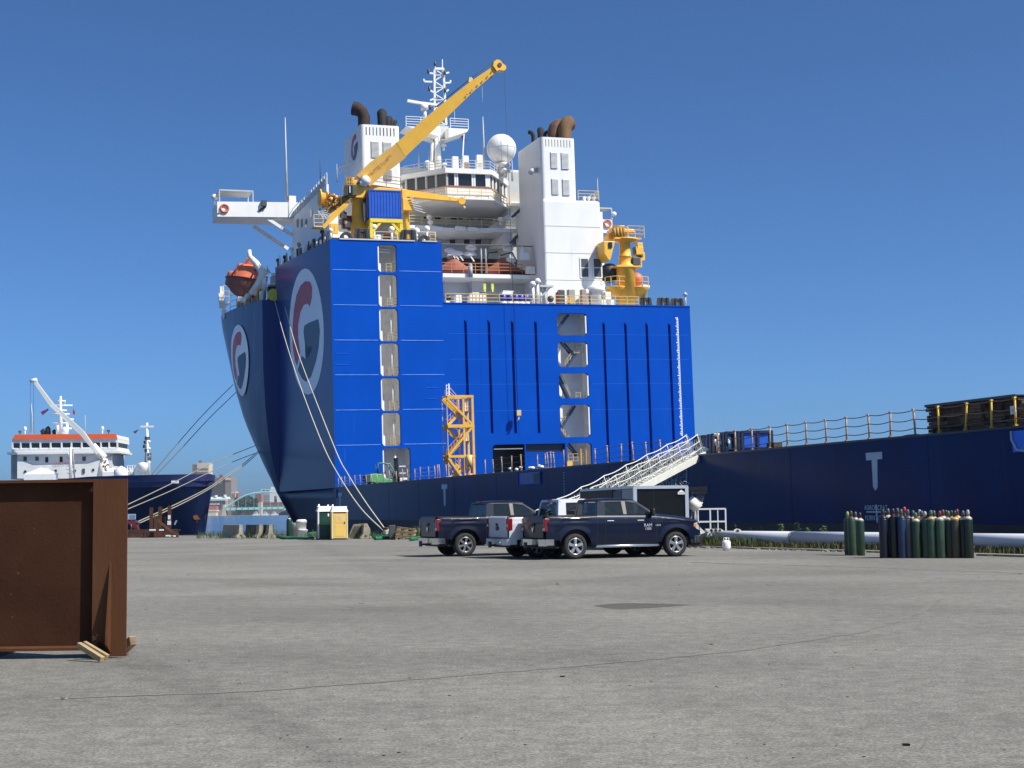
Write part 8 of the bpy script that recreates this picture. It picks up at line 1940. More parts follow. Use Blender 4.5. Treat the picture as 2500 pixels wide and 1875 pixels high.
# white lashing gear and flanges on the pipe near the truck nose
pl_ = W(1735, 1300, 61); FL = tag(empty('pipe_flange', (pl_.x, pl_.y, 0)), 'cream slanted brace and slotted plates on the pipe beside the truck nose', 'bracket'); L = lambda px, py, dy=-.4: W(px, py, pl_.y + dy) - Vector((pl_.x, pl_.y, 0))
mb = MB(); mb.prism([L(1700, 1284), L(1706, 1284), L(1722, 1300), L(1712, 1304), L(1700, 1304)], (0, .3, 0)); mb.build('brace', CREAM, FL)
mb = MB(); mb.prism([L(1722, 1291), L(1760, 1291), L(1766, 1295), L(1762, 1299), L(1730, 1299)], (0, .12, 0)); mb.build('slotted_plate', CREAM, FL)
for px in (1737, 1748, 1758): mb = MB(); mb.tube([L(px, 1295, -.42), L(px, 1295, -.40)], .06, 10); mb.build('slot', DGREY, FL)
mb = MB(); mb.tube([L(1726, 1312), L(1728, 1304), L(1734, 1298), L(1736, 1306), L(1729, 1313)], .035, 6); mb.build('chain_link', WHITE, FL)
pl2 = W(1801, 1296, 59); F2 = tag(empty('pipe_lug', (pl2.x, pl2.y, 0)), 'small cream half-round lug standing on top of the pipe', 'bracket'); r2 = lambda px, py: W(px, py, pl2.y - .2) - Vector((pl2.x, pl2.y, 0)); mb = MB(); mb.prism([r2(1791, 1299), r2(1792, 1294), r2(1799, 1290.5), r2(1807, 1292), r2(1813, 1299)], (0, .1, 0)); mb.build('plate', CREAM, F2); mb = MB(); mb.tube([r2(1801, 1296) - Vector((0, .02, 0)), r2(1801, 1296) - Vector((0, .01, 0))], .06, 10); mb.build('hole', DGREY, F2)
# propane bottle
pp = G(1773.5, 1344); PB = tag(empty('propane_bottle', pp), 'small white propane bottle on the ground in front of the pipe', 'gas bottle')
MB().lathe([(.12, 0), (.125, .04), (.15, .06), (.165, .12), (.165, .30), (.14, .36), (.05, .39)], n=24).build('tank', WHITE, PB)
mb = MB(); mb.tube([(.1 * math.cos(t), .1 * math.sin(t), .47) for t in [2 * math.pi * i / 16 for i in range(13)]], .014, 6); mb.tube([(.09, 0, .36), (.1, 0, .47)], .014); mb.tube([(-.09, 0, .36), (-.1, 0, .47)], .014); mb.build('collar', WHITE, PB); MB().tube([(0, 0, .38), (0, 0, .46)], .03, 8).build('valve', STEEL, PB)
# grass and weeds (stuff) on the quay edge, plus individual young plants
random.seed(31)
def blades(n_, fn, hmin, hmax, cl=None):
    mb = MB()
    for _ in range(n_):
        p = fn(); h_ = random.uniform(hmin, hmax); a_ = random.random() * 6.28; w_ = random.uniform(.008, .022); lean = Vector((random.uniform(-.4, .4), random.uniform(-.4, .4), 0)) * h_
        d_ = Vector((math.cos(a_), math.sin(a_), 0)) * w_; m1 = p + lean * .35 + Vector((0, 0, h_ * .6))
        mb.add([p - d_, p + d_, m1 + d_ * .8, m1 - d_ * .8, p + lean + Vector((0, 0, h_))], [(0, 1, 2, 3), (3, 2, 4)])
    return mb
GR1 = mat('grass_green', (.035, .055, .015), .85, col2=(.14, .12, .045), scale=1.1); GR2 = mat('weed_green', (.03, .06, .018), .85, col2=(.08, .13, .035), scale=2)
def along(o0, o1, px0=1660, px1=2560):
    def f():
        px = random.uniform(px0, px1); e = edge_pt(px); off = random.uniform(o0, o1); q = e - nq * off
        # clumps
        if math.sin(q.x * 3.1 + q.y * 1.7) + math.sin(q.y * 4.3) < random.uniform(-1.6, 1.2): return f()
        return Vector((q.x, q.y, 0))
    return f
pd = Vector((pB_.x - pA_.x, pB_.y - pA_.y, 0)).normalized(); pn = Vector((pd.y, -pd.x, 0)); pn = pn if pn.y < 0 else -pn
def by_pipe(o0, o1, t0=0, t1=1):
    def f():
        for _ in range(9):
            t = random.uniform(t0, t1); q = Vector((pA_.x, pA_.y, 0)).lerp(Vector((pB_.x, pB_.y, 0)), t) + pn * random.uniform(o0, o1)
            if math.sin(q.x * 2.3 + q.y * 1.1) + .6 * math.sin(q.y * 5.3 + q.x * 4) > random.uniform(-1.5, .8): break
        return q
    return f
tag(blades(6500, by_pipe(-.4, .9), .05, .38).build('grass', GR1), 'dry green grass growing under the white pipe', 'grass', kind='stuff')
tag(blades(3500, by_pipe(-.9, .6, .72, 1.03), .10, .55).build('weeds', GR2), 'dark green weeds growing by the truck nose', 'weeds', kind='stuff')
rub = MB()
for _ in range(260):
    p = by_pipe(.1, 1.7)(); s_ = random.uniform(.02, .09); a_ = random.random() * 6; rub.box(-s_, s_, -s_ * .7, s_ * .7, 0, s_ * .6, Matrix.Translation(p) @ Matrix.Rotation(a_, 4, 'Z'))
tag(rub.build('rubble', CONC), 'small pale stones and rubble along the pipe', 'rubble', kind='stuff')
def plant(px, pyt, pyb, Y, label, spread=.4, m_=GR2, n_=60):
    b_ = W(px, pyb, Y); b_.z = max(0, .0); t_ = W(px, pyt, Y).z; b_ = Vector((b_.x, Y, 0)); h_ = t_
    o = tag(empty('young_plant', b_), label, 'plant', 'young plants growing behind the pipe'); mb = MB(); mb.tube([(0, 0, 0), (.03, 0, h_ * .5), (-.02, .02, h_)], [.014, .01, .004], 5); mb.build('stem', GR2, o)
    mb = MB()
    for k in range(n_):
        z = h_ * random.uniform(.45, 1.0); a_ = random.random() * 6.28; r_ = spread * (1.08 - z / h_) ** .6 * random.uniform(.15, 1); c = Vector((math.cos(a_) * r_, math.sin(a_) * r_, z)); d_ = Vector((math.cos(a_), math.sin(a_), random.uniform(-.3, .6))).normalized() * random.uniform(.05, .10); e_ = Vector((-math.sin(a_), math.cos(a_), random.uniform(-.4, .4))) * random.uniform(.02, .035)
        mb.add([c - d_, c + e_, c + d_, c - e_], [(0, 1, 2, 3)])
    mb.build('leaves', m_, o)
LF = mat('leaf_light', (.16, .28, .06), .7, col2=(.09, .19, .05), scale=4)
for a_ in ((1907, 1279, 1297, 58.5, 'pointed broad green plant behind the pipe', .28, LF, 110), (1946, 1274, 1300, 57.5, 'tallest green weed rising behind the pipe', .34, GR2, 90), (1972, 1288, 1299, 57, 'low spreading pale green plant right of the tallest weed', .4, LF, 80), (2011, 1284, 1299, 56, 'leafy pale green plant nearest the left gas cylinders', .36, LF, 80), (1832, 1288, 1299, 60, 'small green plant by the half-round lug', .16, GR2, 40), (1746, 1281, 1296, 60.5, 'thin brown-stemmed weed inside the white rail frame', .4, GR2, 16), (1861, 1284, 1297, 59.5, 'thin leaning stalk between the small plant and the broad one', .1, GR2, 8), (1796, 1276, 1296, 60, 'small weed behind the half-round lug', .12, GR2, 12)):
    plant(*a_)
# coiled cable tie-like white loops and green hoses
wl = G(2399, 1347); o = tag(empty('cable_loops', wl), 'tangle of white plastic loops beside the green hose', 'cable'); mb = MB()
for k in range(5): c = Vector((-.28 + k * .12, 0, .10 + .05 * (k % 2))); mb.tube([c + Vector((.06 * math.cos(t), .03 * math.sin(t * 2), .06 * math.sin(t))) for t in [2 * math.pi * i / 10 for i in range(11)]], .014, 5)
mb.build('loops', WHITE, o)
def hose(pxs, r, label):
    pts = [G(*p) + Vector((0, 0, r)) for p in pxs]; fine = []
    for i in range(len(pts) - 1):
        for k in range(6): fine.append(pts[i].lerp(pts[i + 1], k / 6) + Vector((0, random.uniform(-.05, .05), random.uniform(0, .02))))
    fine.append(pts[-1]); o = MB().tube(fine, r, 8).build('green_hose', HOSE); tag(o, label, 'hose', 'green hoses on the quay')
hose([(2376, 1352), (2410, 1351), (2440, 1350), (2462, 1348.5), (2490, 1350), (2540, 1353)], .045, 'green hose lying in the grass right of the large gas cylinder cluster')
hose([(640, 1311), (680, 1313), (695, 1317), (730, 1317), (765, 1317)], .09, 'green hose running under the white bucket at the quay edge')
hose([(752, 1309), (762, 1307), (770, 1306)], .12, 'short bright green hose end between the bucket and the green toilet')
hose([(912, 1313), (935, 1316), (960, 1317), (930, 1318), (915, 1319)], .10, 'loop of green rope lying at the foot of the bollard')
hose([(1002, 1321), (1018, 1319), (1030, 1318)], .10, 'short green hose beside the tailgate of the left pickup')
tag(blades(1600, lambda: (lambda q: Vector((q.x, q.y, 0)))(G(random.uniform(480, 1040), random.uniform(1306, 1316))), .05, .5).build('grass', GR2), 'patchy weeds along the left quay edge', 'grass', kind='stuff')
tag(blades(500, lambda: (lambda q: Vector((q.x, q.y, 0)))(G(random.gauss(1022, 7), random.uniform(1311, 1316))), .2, .8).build('weeds', GR2), 'tuft of weeds between the pallets and the left pickup', 'weeds', kind='stuff')

# ================================================================ GAS CYLINDERS
CYC = {'green': (.022, .05, .028), 'dark green': (.010, .022, .014), 'light green': (.035, .075, .042), 'navy blue': (.005, .009, .022), 'bright blue': (.012, .032, .08), 'grey': (.075, .075, .09), 'olive brown': (.05, .045, .025), 'black': (.010, .013, .016)}
CAPC = {'green': (.06, .14, .07), 'red': (.40, .03, .02), 'grey': (.07, .085, .10), 'white': (.36, .35, .30), 'maroon': (.14, .035, .03), 'black': (.02, .025, .03), 'lime': (.20, .38, .10)}
SHO = {'white': (.50, .47, .38), 'yellow': (.50, .34, .12), 'same': None}
ordn = ['first', 'second', 'third', 'fourth', 'fifth', 'sixth', 'seventh', 'eighth', 'ninth', 'tenth', 'eleventh', 'twelfth', 'thirteenth', 'fourteenth', 'fifteenth', 'sixteenth', 'seventeenth', 'eighteenth', 'nineteenth', 'twentieth', 'twenty-first', 'twenty-second', 'twenty-third', 'twenty-fourth', 'twenty-fifth', 'twenty-sixth', 'twenty-seventh']
cm = {}
def cylinder(px, pyb, dy, colr, cap, sho, h_, label, grp, r_=.125):
    b_ = G(px, pyb); b_ = Vector((b_.x * (1 + dy / b_.y), b_.y + dy, 0)); o = tag(empty('gas_cylinder', b_, random.random() * 6), label, 'gas cylinder', grp)
    key = (colr, h_, r_)
    bodym = mat('cyl_' + colr.replace(' ', '_'), CYC[colr], .38, var=.28, scale=3.0, bump=.05, bscale=6)
    MB().lathe([(r_ * .93, 0), (r_, .03), (r_, h_ * .86), (r_ * .97, h_ * .875)], n=26).build('body', bodym, o)
    c = SHO[sho]; sm_ = bodym if c is None else mat('shoulder_' + sho, c, .4)
    MB().lathe([(r_ * .97, h_ * .876), (r_ * .78, h_ * .915), (r_ * .45, h_ * .94), (r_ * .36, h_ * .95)], n=26).build('shoulder', sm_, o)
    MB().lathe([(r_ * .42, h_ * .95), (r_ * .42, h_ * .965)], n=16).build('neck_ring', mat('neck_rust', (.25, .08, .04), .7), o)
    MB().lathe([(r_ * .38, h_ * .966), (r_ * .40, h_ * 1.02), (r_ * .36, h_ * 1.065), (r_ * .22, h_ * 1.09), (.0001, h_ * 1.095)], n=16).build('valve_cap', mat('cap_' + cap, CAPC[cap], .45), o)
g1 = 'gas cylinders standing in the small group'; g2 = 'gas cylinders standing in the large cluster'
for i, (px, pb, dy, col, cap, sho, hh) in enumerate(((2072, 1355, .25, 'green', 'lime', 'same', 1.30), (2081, 1355.5, 0, 'light green', 'maroon', 'same', 1.32), (2091.5, 1355.5, .35, 'dark green', 'grey', 'white', 1.29), (2102.5, 1356.5, 0, 'green', 'black', 'white', 1.27))):
    cylinder(px, pb, dy, col, cap, sho, hh, '%s gas cylinder with %s cap, %s from the left in the small group' % (col, cap, ordn[i]), g1, .13)
big = [(2159, 0, 'navy blue', 'black', 'same', 1.36), (2172, .3, 'navy blue', 'grey', 'white', 1.38), (2184, .1, 'black', 'black', 'same', 1.38), (2195, .4, 'black', 'grey', 'same', 1.39), (2204, 0, 'bright blue', 'grey', 'same', 1.36), (2212, .6, 'dark green', 'red', 'same', 1.42), (2220, .1, 'grey', 'grey', 'same', 1.35), (2233, .3, 'dark green', 'grey', 'white', 1.32), (2239, .0, 'green', 'green', 'white', 1.26), (2249, .35, 'dark green', 'white', 'yellow', 1.34), (2254, .15, 'dark green', 'grey', 'white', 1.31), (2262, .05, 'green', 'white', 'same', 1.29), (2276.5, 0, 'light green', 'green', 'yellow', 1.32), (2284, .4, 'dark green', 'grey', 'white', 1.31), (2298, .0, 'light green', 'maroon', 'white', 1.30), (2306, .3, 'green', 'maroon', 'white', 1.33), (2313, .5, 'black', 'black', 'white', 1.32), (2319, .1, 'dark green', 'green', 'white', 1.30), (2327, .4, 'black', 'black', 'yellow', 1.31), (2335, .05, 'olive brown', 'black', 'yellow', 1.30), (2341, .45, 'dark green', 'maroon', 'yellow', 1.34), (2355, .1, 'black', 'grey', 'white', 1.30), (2367, 0, 'dark green', 'white', 'white', 1.32)]
for i, (px, dy, col, cap, sho, hh) in enumerate(big):
    cylinder(px, 1362.5, dy, col, cap, sho, hh, '%s gas cylinder with %s cap, %s from the left in the large cluster' % (col, cap, ordn[i]), g2, .135)

# ================================================================ TOILETS, BUCKETS, BARRIERS, PALLETS
def toilet(px0, px1, pyb, ang, wc, label, front, side, roofm, h_=2.02, w_=1.12, name='portable_toilet'):
    c = G(px0, pyb); o = tag(empty(name, (c.x, c.y, 0), ang), label, 'portable toilet', 'portable toilets on the quay')
    mb = MB(); mb.box(.03, w_ - .03, .03, w_ - .03, .08, h_ - .32); b_ = mb.build('cabin', side, o)
    mb = MB(); mb.box(0, w_, 0, w_, 0, .08); mb.build('base', DGREY, o)
    mb = MB(); mb.box(.10, w_ - .10, .0, .03, .12, h_ - .42); d_ = mb.build('door', front, o)
    mb = MB(); mb.box(.2, w_ - .2, -.012, 0, 1.0, h_ - .55); mb.box(.2, w_ - .2, -.012, 0, .22, .9); mb.build('door_panel', front, d_)
    mb = MB(); mb.box(w_ - .22, w_ - .16, -.03, 0, .95, 1.07); mb.build('latch', DGREY, d_)
    mb = MB(); mb.box(0, .08, -.01, .06, .08, h_ - .32); mb.box(w_ - .08, w_, -.01, .06, .08, h_ - .32); mb.build('corner_post', wc, o)
    mb = MB(); hz = h_ - .32
    mb.add([(-.03, -.03, hz), (w_ + .03, -.03, hz), (w_ + .03, w_ + .03, hz), (-.03, w_ + .03, hz), (-.03, w_ / 2, h_), (w_ + .03, w_ / 2, h_), (w_ * .92, w_ * .1, h_ - .05), (w_ * .08, w_ * .1, h_ - .05), (w_ * .92, w_ * .9, h_ - .05), (w_ * .08, w_ * .9, h_ - .05)], [(0, 1, 6, 7), (2, 3, 9, 8), (7, 6, 5, 4), (8, 9, 4, 5), (0, 7, 4, 9, 3), (1, 2, 8, 5, 6), (0, 3, 2, 1)]); mb.build('roof', roofm, o)
    mb = MB(); mb.tube([(.15, w_ * .8, h_ - .2), (.15, w_ * .8, h_ + .12)], .05); mb.build('vent_pipe', roofm, o)
    return o, d_
YTO = mat('toilet_yellow', (.80, .52, .13), .5, var=.05, scale=2); GTO = mat('toilet_green', (.008, .05, .035), .45, var=.15, scale=2)
aw = R(14)
oy, dy_ = toilet(810, 850, 1318.5, aw, mat('toilet_post_cream', (.80, .66, .35), .5), 'yellow portable toilet with white roof, nearest of the three', YTO, YTO, WHITE, 1.97, .95)
mb = MB()
for z, w_ in ((1.33, .26), (1.25, .18), (1.17, .22)): mb.box(.47 - w_ / 2, .47 + w_ / 2, -.02, -.013, z, z + .045)
mb.build('door_notice', LGREY, dy_)
mb = MB(); mb.box(.12, .83, -.02, 0.02, 1.585, 1.62); mb.build('roof_gap', mat('brown_gap', (.15, .06, .02), .8), oy)
og, dg_ = toilet(776, 800, 1318, aw, WHITE, 'dark green portable toilet with white corner post, leftmost of the three', GTO, GTO, WHITE, 2.0, .95)
mb = MB(); mb.sphere((.62, -.02, 1.45), .07, 10, 8, (.8, .4, 1.5)); mb.build('door_sign', WHITE, dg_)
mb = MB()
for k in range(7): mb.box(.2, .75, -.016, -.012, .95 + k * .1, .97 + k * .1)
mb.build('louvre', mat('toilet_green_light', (.02, .12, .08), .5), dg_)
p_ = G(796, 1317.4) ; om, _ = toilet(797, 806, 1316.2, aw, GTO, 'middle portable toilet squeezed between the green and yellow ones', GTO, mat('toilet_dark', (.03, .03, .03), .6), WHITE, 1.98, .55)
# buckets
def bucket(px, py, z0, label):
    c = G(px, py); o = tag(empty('white_bucket', (c.x, c.y, z0)), label, 'bucket', 'white buckets by the toilets'); MB().lathe([(.29, 0), (.33, .5), (.345, .5), (.345, .54)], n=24).build('body', WHITE, o); MB().tube([(.34 * math.cos(t), .34 * math.sin(t), .45 + .03 * math.sin(t * 3)) for t in [2 * math.pi * k / 20 for k in range(21)]], .02, 5).build('rim_band', mat('lilac_band', (.4, .4, .6), .5), o)
    return o
b1_ = bucket(738, 1313, 0, 'lower white bucket of the stack beside the green toilet'); b2_ = bucket(736.5, 1313, .55, 'upper white bucket heaped with crumpled plastic beside the green toilet'); b2_.rotation_euler = (0.05, -.03, 0)
mb = MB()
for k in range(8): a_ = k * .785; mb.sphere((.2 * math.cos(a_), .2 * math.sin(a_), .56), .13, 8, 6, (1, 1, .6))
mb.build('crumpled_plastic', WHITE, b2_)
c = G(706, 1312.5); o = tag(empty('gas_cylinder', c), 'lone dark green gas cylinder standing at the quay edge left of the white buckets', 'gas cylinder'); MB().lathe([(.17, 0), (.18, .04), (.18, 1.12), (.15, 1.2), (.07, 1.26)], n=20).build('body', mat('cyl_dark_green2', (.008, .04, .022), .4), o); MB().lathe([(.09, 1.21), (.1, 1.25), (.06, 1.28)], n=12).build('shoulder', WHITE, o); MB().lathe([(.06, 1.285), (.06, 1.40), (.0001, 1.42)], n=12).build('valve_cap', BLACK, o)
c = G(716, 1310); o = tag(empty('grey_drum', c), 'low dark grey drum between the lone cylinder and the buckets', 'drum'); MB().lathe([(.3, 0), (.32, .05), (.3, .4), (.32, .45), (.3, .88), (.28, .9)], n=20).build('body', DGREY, o); MB().lathe([(.25, .902), (.25, .93)], n=16).build('lid', LGREY, o)
# jersey barriers: profile ends face the camera side
def barrier(px, py, L_, ang, label, sc_=1.0, gap=None):
    c = G(px, py); o = tag(empty('jersey_barrier', (c.x, c.y, 0), ang), label, 'concrete barrier', 'concrete barriers on the quay edge'); pf_ = [(-.36, 0), (-.36, .08), (-.16, .30), (-.11, .88), (.11, .88), (.16, .30), (.36, .08), (.36, 0)]
    mb = MB(); mb.prism([(x * sc_, 0, z * sc_) for x, z in pf_], (0, L_, 0)); mb.build('body', CONC, o, .015); mb = MB(); mb.box(-.09, .09, -.003, .0, .1, .22); mb.build('lifting_slot', DGREY, o); return o
barrier(588, 1313.5, 2.6, R(35), 'leftmost concrete barrier with a worn pale end face')
DCON = mat('dark_concrete', (.13, .12, .09), .9, col2=(.07, .065, .05), scale=2, bump=.4, bscale=8)
for px0, px1, py, lb_ in ((604, 640, 1313, 'concrete barrier lying broadside in the middle of the three left ones'), (641, 665, 1313.5, 'concrete barrier at the right of the three left ones')):
    c0, c1 = G(px0, py - 1.5), G(px1, py); o = tag(empty('jersey_barrier', c1, math.atan2(c1.y - c0.y, c1.x - c0.x)), lb_, 'concrete barrier', 'concrete barriers on the quay edge'); l_ = (c1 - c0).length
    pf_ = [(-.34, 0), (-.34, .08), (-.15, .30), (-.10, .86), (.10, .86), (.15, .30), (.34, .08), (.34, 0)]; mb = MB(); mb.prism([(-l_, y, z) for y, z in pf_], (l_ - .05, 0, 0)); mb.build('body', DCON, o); mb = MB(); mb.prism([(-.12, y - .25, z * 1.02) for y, z in pf_], (.35, .1, 0)); mb.build('end_face', CONC, o)
c = G(873, 1315); o = tag(empty('jersey_barrier', (c.x, c.y, 0), R(0)), 'long dark concrete barrier with an arched shadowy side right of the yellow toilet', 'concrete barrier', 'concrete barriers on the quay edge'); mb = MB(); mb.prism([(-.45, 0, 0), (-.48, 0, .35), (-.25, 0, .88), (.55, 0, .92), (.75, 0, .55), (.75, 0, 0)], (0, .3, 0)); mb.build('body', CONC, o); mb = MB(); mb.prism([(-.42, -.02, .0), (-.42, -.02, .3), (-.2, -.02, .75), (.45, -.02, .78), (.62, -.02, .5), (.5, -.02, .0)], (0, .019, 0)); mb.build('hollow_side', DCON, o)
barrier(893, 1315.5, 2.2, R(12), 'pale concrete barrier seen end on with a slot, right of the arched one', 1.0)
# pallets
c = G(966, 1318); PAL = tag(empty('pallet_stack', (c.x, c.y, 0), R(-4)), 'leaning stack of weathered wooden pallets beside a grey block', 'pallets'); w_ = 1.05
for k in range(3):
    z = k * .27; q = MB(); M_ = Matrix.Rotation(R(3.5 * k), 4, 'Y')
    for x in (0, .42, .92): q.box(x, x + .12, -.02, .8, z + .02, z + .12, M_)
    for zz in (0, .12, .19): q.box(-.02, w_, -.03, .06, z + zz, z + zz + (.02 if zz != .19 else .03), M_); q.box(-.02, w_, .35, .45, z + zz, z + zz + .02, M_)
    q.build('pallet', WOOD, PAL)
c = G(951, 1318); o = tag(empty('stone_block', (c.x, c.y, 0), R(8)), 'upright grey slab against the left side of the pallet stack', 'block'); MB().box(0, .35, .05, .9, 0, .84).build('block', DGREY, o, .03)
# ================================================================ RUSTY BEAM STOCK (left middle)
RY = 106.0; RL = lambda px, py, dy=0: W(px, py, RY + dy)
def hbeam(name, p, q, s_, label, grp='rusty steel beams', m_=RUST):
    p, q = Vector(p), Vector(q); o = tag(empty(name, p), label, 'steel beam', grp); d_ = (q - p).normalized(); sd_ = Vector((1, 0, 0)) if abs(d_.x) < .8 else Vector((0, 0, 1)); sd_ = (sd_ - d_ * sd_.dot(d_)).normalized(); nn = d_.cross(sd_)
    for k_, nm in ((-1, 'flange'), (1, 'flange')):
        mb = MB(); c = nn * (k_ * s_ * .47); mb.bar(c, c + q - p, s_, s_ * .08, up=nn); mb.build(nm, m_, o)
    mb = MB(); mb.bar(Vector((0, 0, 0)), q - p, s_ * .08, s_ * .86, up=nn); mb.build('web', m_, o); return o
for px, pt, pb, dy, lb_ in ((369.5, 1239, 1294, .8, 'tallest left upright rusty post of the steel stack'), (391, 1237, 1292, .8, 'middle upright rusty post of the steel stack'), (414, 1234, 1290, .8, 'right upright rusty post marked with white paint'), (380.5, 1260, 1314, -1.2, 'front upright rusty post reaching the ground'), (399.5, 1261, 1294, 1.2, 'short pale rusty post behind the diagonal')):
    o = hbeam('steel_post', RL(px, pb, dy), RL(px, pt, dy), .22, lb_)
    if px == 414: mb = MB(); mb.box(-.13, .13, -.14, -.12, .25, .55); mb.box(-.09, .09, -.14, -.12, .65, .95); mb.build('white_paint_mark', WHITE, o)
hbeam('steel_brace', RL(384, 1270, -.6), RL(425, 1303, -.9), .2, 'diagonal rusty brace leaning down to the right')
hbeam('steel_beam', RL(300, 1297, .6), RL(432, 1296, .6), .26, 'upper long rusty beam lying across the stack'); hbeam('steel_beam', RL(352, 1304, -1), RL(434, 1304, -1), .24, 'short front rusty beam with open right end'); hbeam('steel_beam', RL(296, 1309.5, 0), RL(433, 1308, 0), .40, 'lowest thick rusty beam on the ground')
for px, w_, hh in ((347, .18, .32), (356, .16, .36), (430, .3, .5)):
    c = RL(px, 1313, -1.4); c.z = 0.0; o = tag(empty('steel_offcut', c), {347: 'small rusty offcut under the left of the short beam', 356: 'rusty hooked offcut beside the small one', 430: 'rusty plate standing at the right end of the beams'}[px], 'steel offcut', 'rusty steel offcuts'); mb = MB(); mb.box(-w_ / 2, w_ / 2, -.1, .1, 0, hh); mb.box(-w_ * .9, w_ * .9, -.12, .12, hh, hh + .06); mb.build('plate', RUST, o)
mb = MB()
for k_, (px, py) in enumerate(((370, 1294), (374, 1294), (394, 1294), (410, 1308), (418, 1309), (423, 1309))):
    c = RL(px, py, -1.6); o = tag(MB().box(-.16, .16, -.04, .04, -.05, .05).build('paint_tag', WHITE, None, .01), 'white painted tag on the rusty beam stack', 'tag', 'white tags on the rusty beams'); o.location = c
# red quay hook machine with blue-white sign
c = RL(322, 1295, 1.5); o = tag(empty('mooring_hook', c), 'dark red mooring hook stand behind the brown steel panel', 'mooring hook'); L = lambda px, py, dy=1.5: RL(px, py, dy) - c
mb = MB(); mb.prism([L(300, 1272), L(330, 1270), L(337, 1296), L(326, 1296), L(324, 1280), L(300, 1279)], (0, .6, 0)); mb.build('stand', MARO, o); mb = MB(); mb.tube([L(333, 1275, 1.2), L(341, 1278, 1.2)], .14); mb.build('hook', DGREY, o)
c = RL(320, 1263, 2.2); o = tag(empty('information_board', Vector((c.x, c.y, 0))), 'blue and white information board above the red hook stand', 'sign'); mb = MB(); p_, q_ = RL(309, 1255, 2.2), RL(331, 1268, 2.2); mb.box(p_.x - c.x, q_.x - c.x, 0, .06, q_.z, p_.z); bdm = mb.build('board', mat('sign_pale_blue', (.35, .45, .55), .5), o); mb = MB(); mb.box(-.3, -.26 + .02, -.01, 0, q_.z + .06, p_.z - .06)
for k in range(3): mb.box(-.12, .3, -.01, 0, q_.z + .08 + k * .09, q_.z + .12 + k * .09)
mb.build('printing', mat('sign_blue', (.05, .15, .4), .5), bdm); mb = MB(); mb.bar((0, .1, 0), (0, .1, q_.z), .08); mb.build('post', GREYP, o)
o = tag(empty('mooring_cleat', RL(428, 1276, 3)), 'small pale cleat on the smaller ship side right of the rusty posts', 'cleat'); mb = MB(); mb.bar((-.05, 0, -.15), (.09, 0, .16), .1); mb.build('bar', GREYP, o)

# ================================================================ BROWN STEEL PANEL (left foreground)
PY0 = 1.6 * F / (1601 - 1258.0)
def bp_(px, py): return W(px, py, PY0)
x_r = bp_(309, 1380).x; x_f = bp_(226, 1380).x; zt_ = bp_(260, 1169).z; zb_ = .0
BR = mat('brown_primer_steel', (.046, .019, .010), .8, spec=.08, col2=(.074, .031, .016), scale=.7, thr=(.35, .7), bump=.12, bscale=30)
BR2 = mat('brown_flange_steel', (.110, .045, .018), .65, spec=.2, col2=(.080, .030, .012), scale=1.6, thr=(.35, .7), bump=.1, bscale=25, stretch=(1, 1, .25))
o = tag(empty('steel_caisson', (x_r, PY0, 0)), 'large brown steel box panel standing in the left foreground', 'steel panel')
XL_ = -5.2; dpt = .085
zl = bp_(100, 1567).z + .0; zlip = bp_(100, 1590).z
mb = MB(); mb.box(XL_, x_f - x_r, dpt, dpt + .02, zlip + .03, zt_ - .0352); w_ = mb.build('web_plate', BR, o)
mb = MB(); mb.box(x_f - x_r, 0, 0, .03, zb_ + .02, zt_); fl_ = mb.build('end_flange', BR2, o)
mb = MB(); mb.box(XL_, x_f - x_r, 0, .14, zt_ - .035, zt_ - .002); mb.build('top_flange', BR2, o)
mb = MB(); mb.prism([(XL_, 0.02, zlip), (XL_, .14, zlip), (XL_, .14, zlip + .03), (XL_, dpt, zlip + .05), (XL_, .02, zlip + .03)], (x_f - x_r - XL_, 0, 0)); mb.build('bottom_flange', BR2, o)
mb = MB(); mb.prism([(-.3, .03, .02), (-.3, .03, 1.2), (-.3, .6, .02)], (.02, 0, 0)); mb.prism([(-2.6, .11, .02), (-2.6, .11, 1.2), (-2.6, .7, .02)], (.02, 0, 0)); mb.build('back_brace', BR2, o)
gx = bp_(267, 1460).x - x_r; gz1 = bp_(264, 1373).z; gz0 = bp_(275, 1550).z
mb = MB(); mb.prism([(gx, 0, gz1), (gx + .0, -.16, gz0), (gx, -.16, gz0 - .10), (gx, 0, .06)], (.02, 0, 0)); mb.build('gusset', BR2, o)
mb = MB(); zq = bp_(250, 1565).z; mb.prism([(gx - .12, -.004, zq), (gx - .02, -.16, .08), (gx - .02, 0, .03), (gx - .14, 0, .03)], (.01, 0, 0)); mb.build('foot_plate', BR, o)
mb = MB()
random.seed(77)
for k in range(7): x = bp_(random.uniform(224, 238), 1555).x - x_r; z = bp_(230, random.uniform(1545, 1564)).z; mb.box(x, x + .02, -.004, 0, z, z + .008)
mb.build('chalk_marks', mat('chalk_orange', (.5, .28, .10), .8), fl_)
mb = MB()
for px, py, r_ in ((78, 1290, .014), (20, 1452, .012), (24, 1508, .014), (38, 1400, .02)):
    p_ = bp_(px, py); mb.prism([(p_.x - x_r + r_ * random.uniform(.6, 1.2) * math.cos(t), dpt - .002, p_.z + r_ * random.uniform(.6, 1.2) * math.sin(t)) for t in [k_ * .9 for k_ in range(7)]], (0, .001, 0))
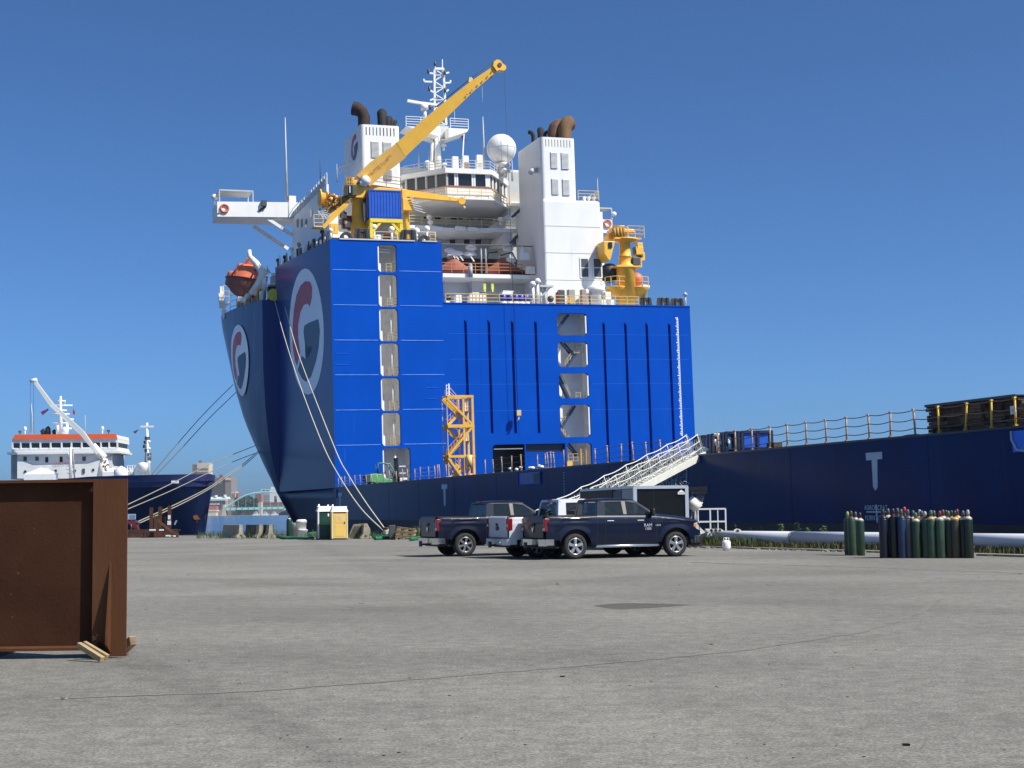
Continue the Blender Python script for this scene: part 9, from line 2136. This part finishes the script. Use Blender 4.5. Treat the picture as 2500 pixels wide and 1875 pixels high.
mb.build('scuff_marks', mat('scuff', (.075, .038, .025), .8), w_)
# timber dunnage under it
def plank(p, q, w_, t_, label): 
    o = tag(empty('timber_baulk', p), label, 'timber', 'timber baulks under the brown steel panel'); mb = MB(); mb.bar((0, 0, 0), Vector(q) - Vector(p), w_, t_); mb.build('timber', WOOD, o, .004)
    mb = MB(); d_ = (Vector(q) - Vector(p)).normalized(); mb.bar(-d_ * .004, -d_ * .0005, w_ * .9, t_ * .8); mb.build('end_grain', TAN, o); return o
a_ = bp_(192, 1575); a_ = W(192, 1574, PY0 - .25); b_ = W(250, 1603, PY0 - .45); plank(a_, Vector((b_.x, b_.y, .03)), .06, .06, 'upper timber baulk sticking out below the brown panel toward the camera')
a_ = W(205, 1571, PY0 - .10); b_ = W(262, 1603, PY0 - .2); plank(a_, Vector((b_.x, b_.y, .03)), .055, .06, 'second timber baulk leaning against the gusset of the brown panel')
a_ = W(325, 1563, PY0 + .3); b_ = W(300, 1585, PY0 + .5); plank(a_, Vector((b_.x, b_.y, .05)), .08, .10, 'timber baulk end peeping out right of the brown panel')
for x in (-1.6, -3.2, -4.7): o2 = tag(empty('timber_baulk', (x_r + x, PY0 + .1, .0)), 'dark timber baulk under the brown panel carrying its weight', 'timber', 'timber baulks under the brown steel panel'); MB().box(-.06, .06, 0, .8, 0, zlip - .002).build('timber', DKWOOD, o2)
# ================================================================ HAZE
hz = MB(); hz.box(-5600, 5600, -400, 5400, -4, 60)
hzo = hz.build('haze', None); hzo.data.materials.clear()
hm = bpy.data.materials.new('haze_air'); hm.use_nodes = True; hn_ = hm.node_tree
hn_.nodes.remove(hn_.nodes['Principled BSDF']); pv = hn_.nodes.new('ShaderNodeVolumePrincipled'); pv.inputs['Color'].default_value = (.75, .86, 1, 1); pv.inputs['Density'].default_value = 0.00006; pv.inputs['Anisotropy'].default_value = .2
hn_.links.new(pv.outputs[0], hn_.nodes['Material Output'].inputs['Volume']); hzo.data.materials.append(hm)
tag(hzo, 'thin blue haze over the harbour', 'haze', kind='stuff')
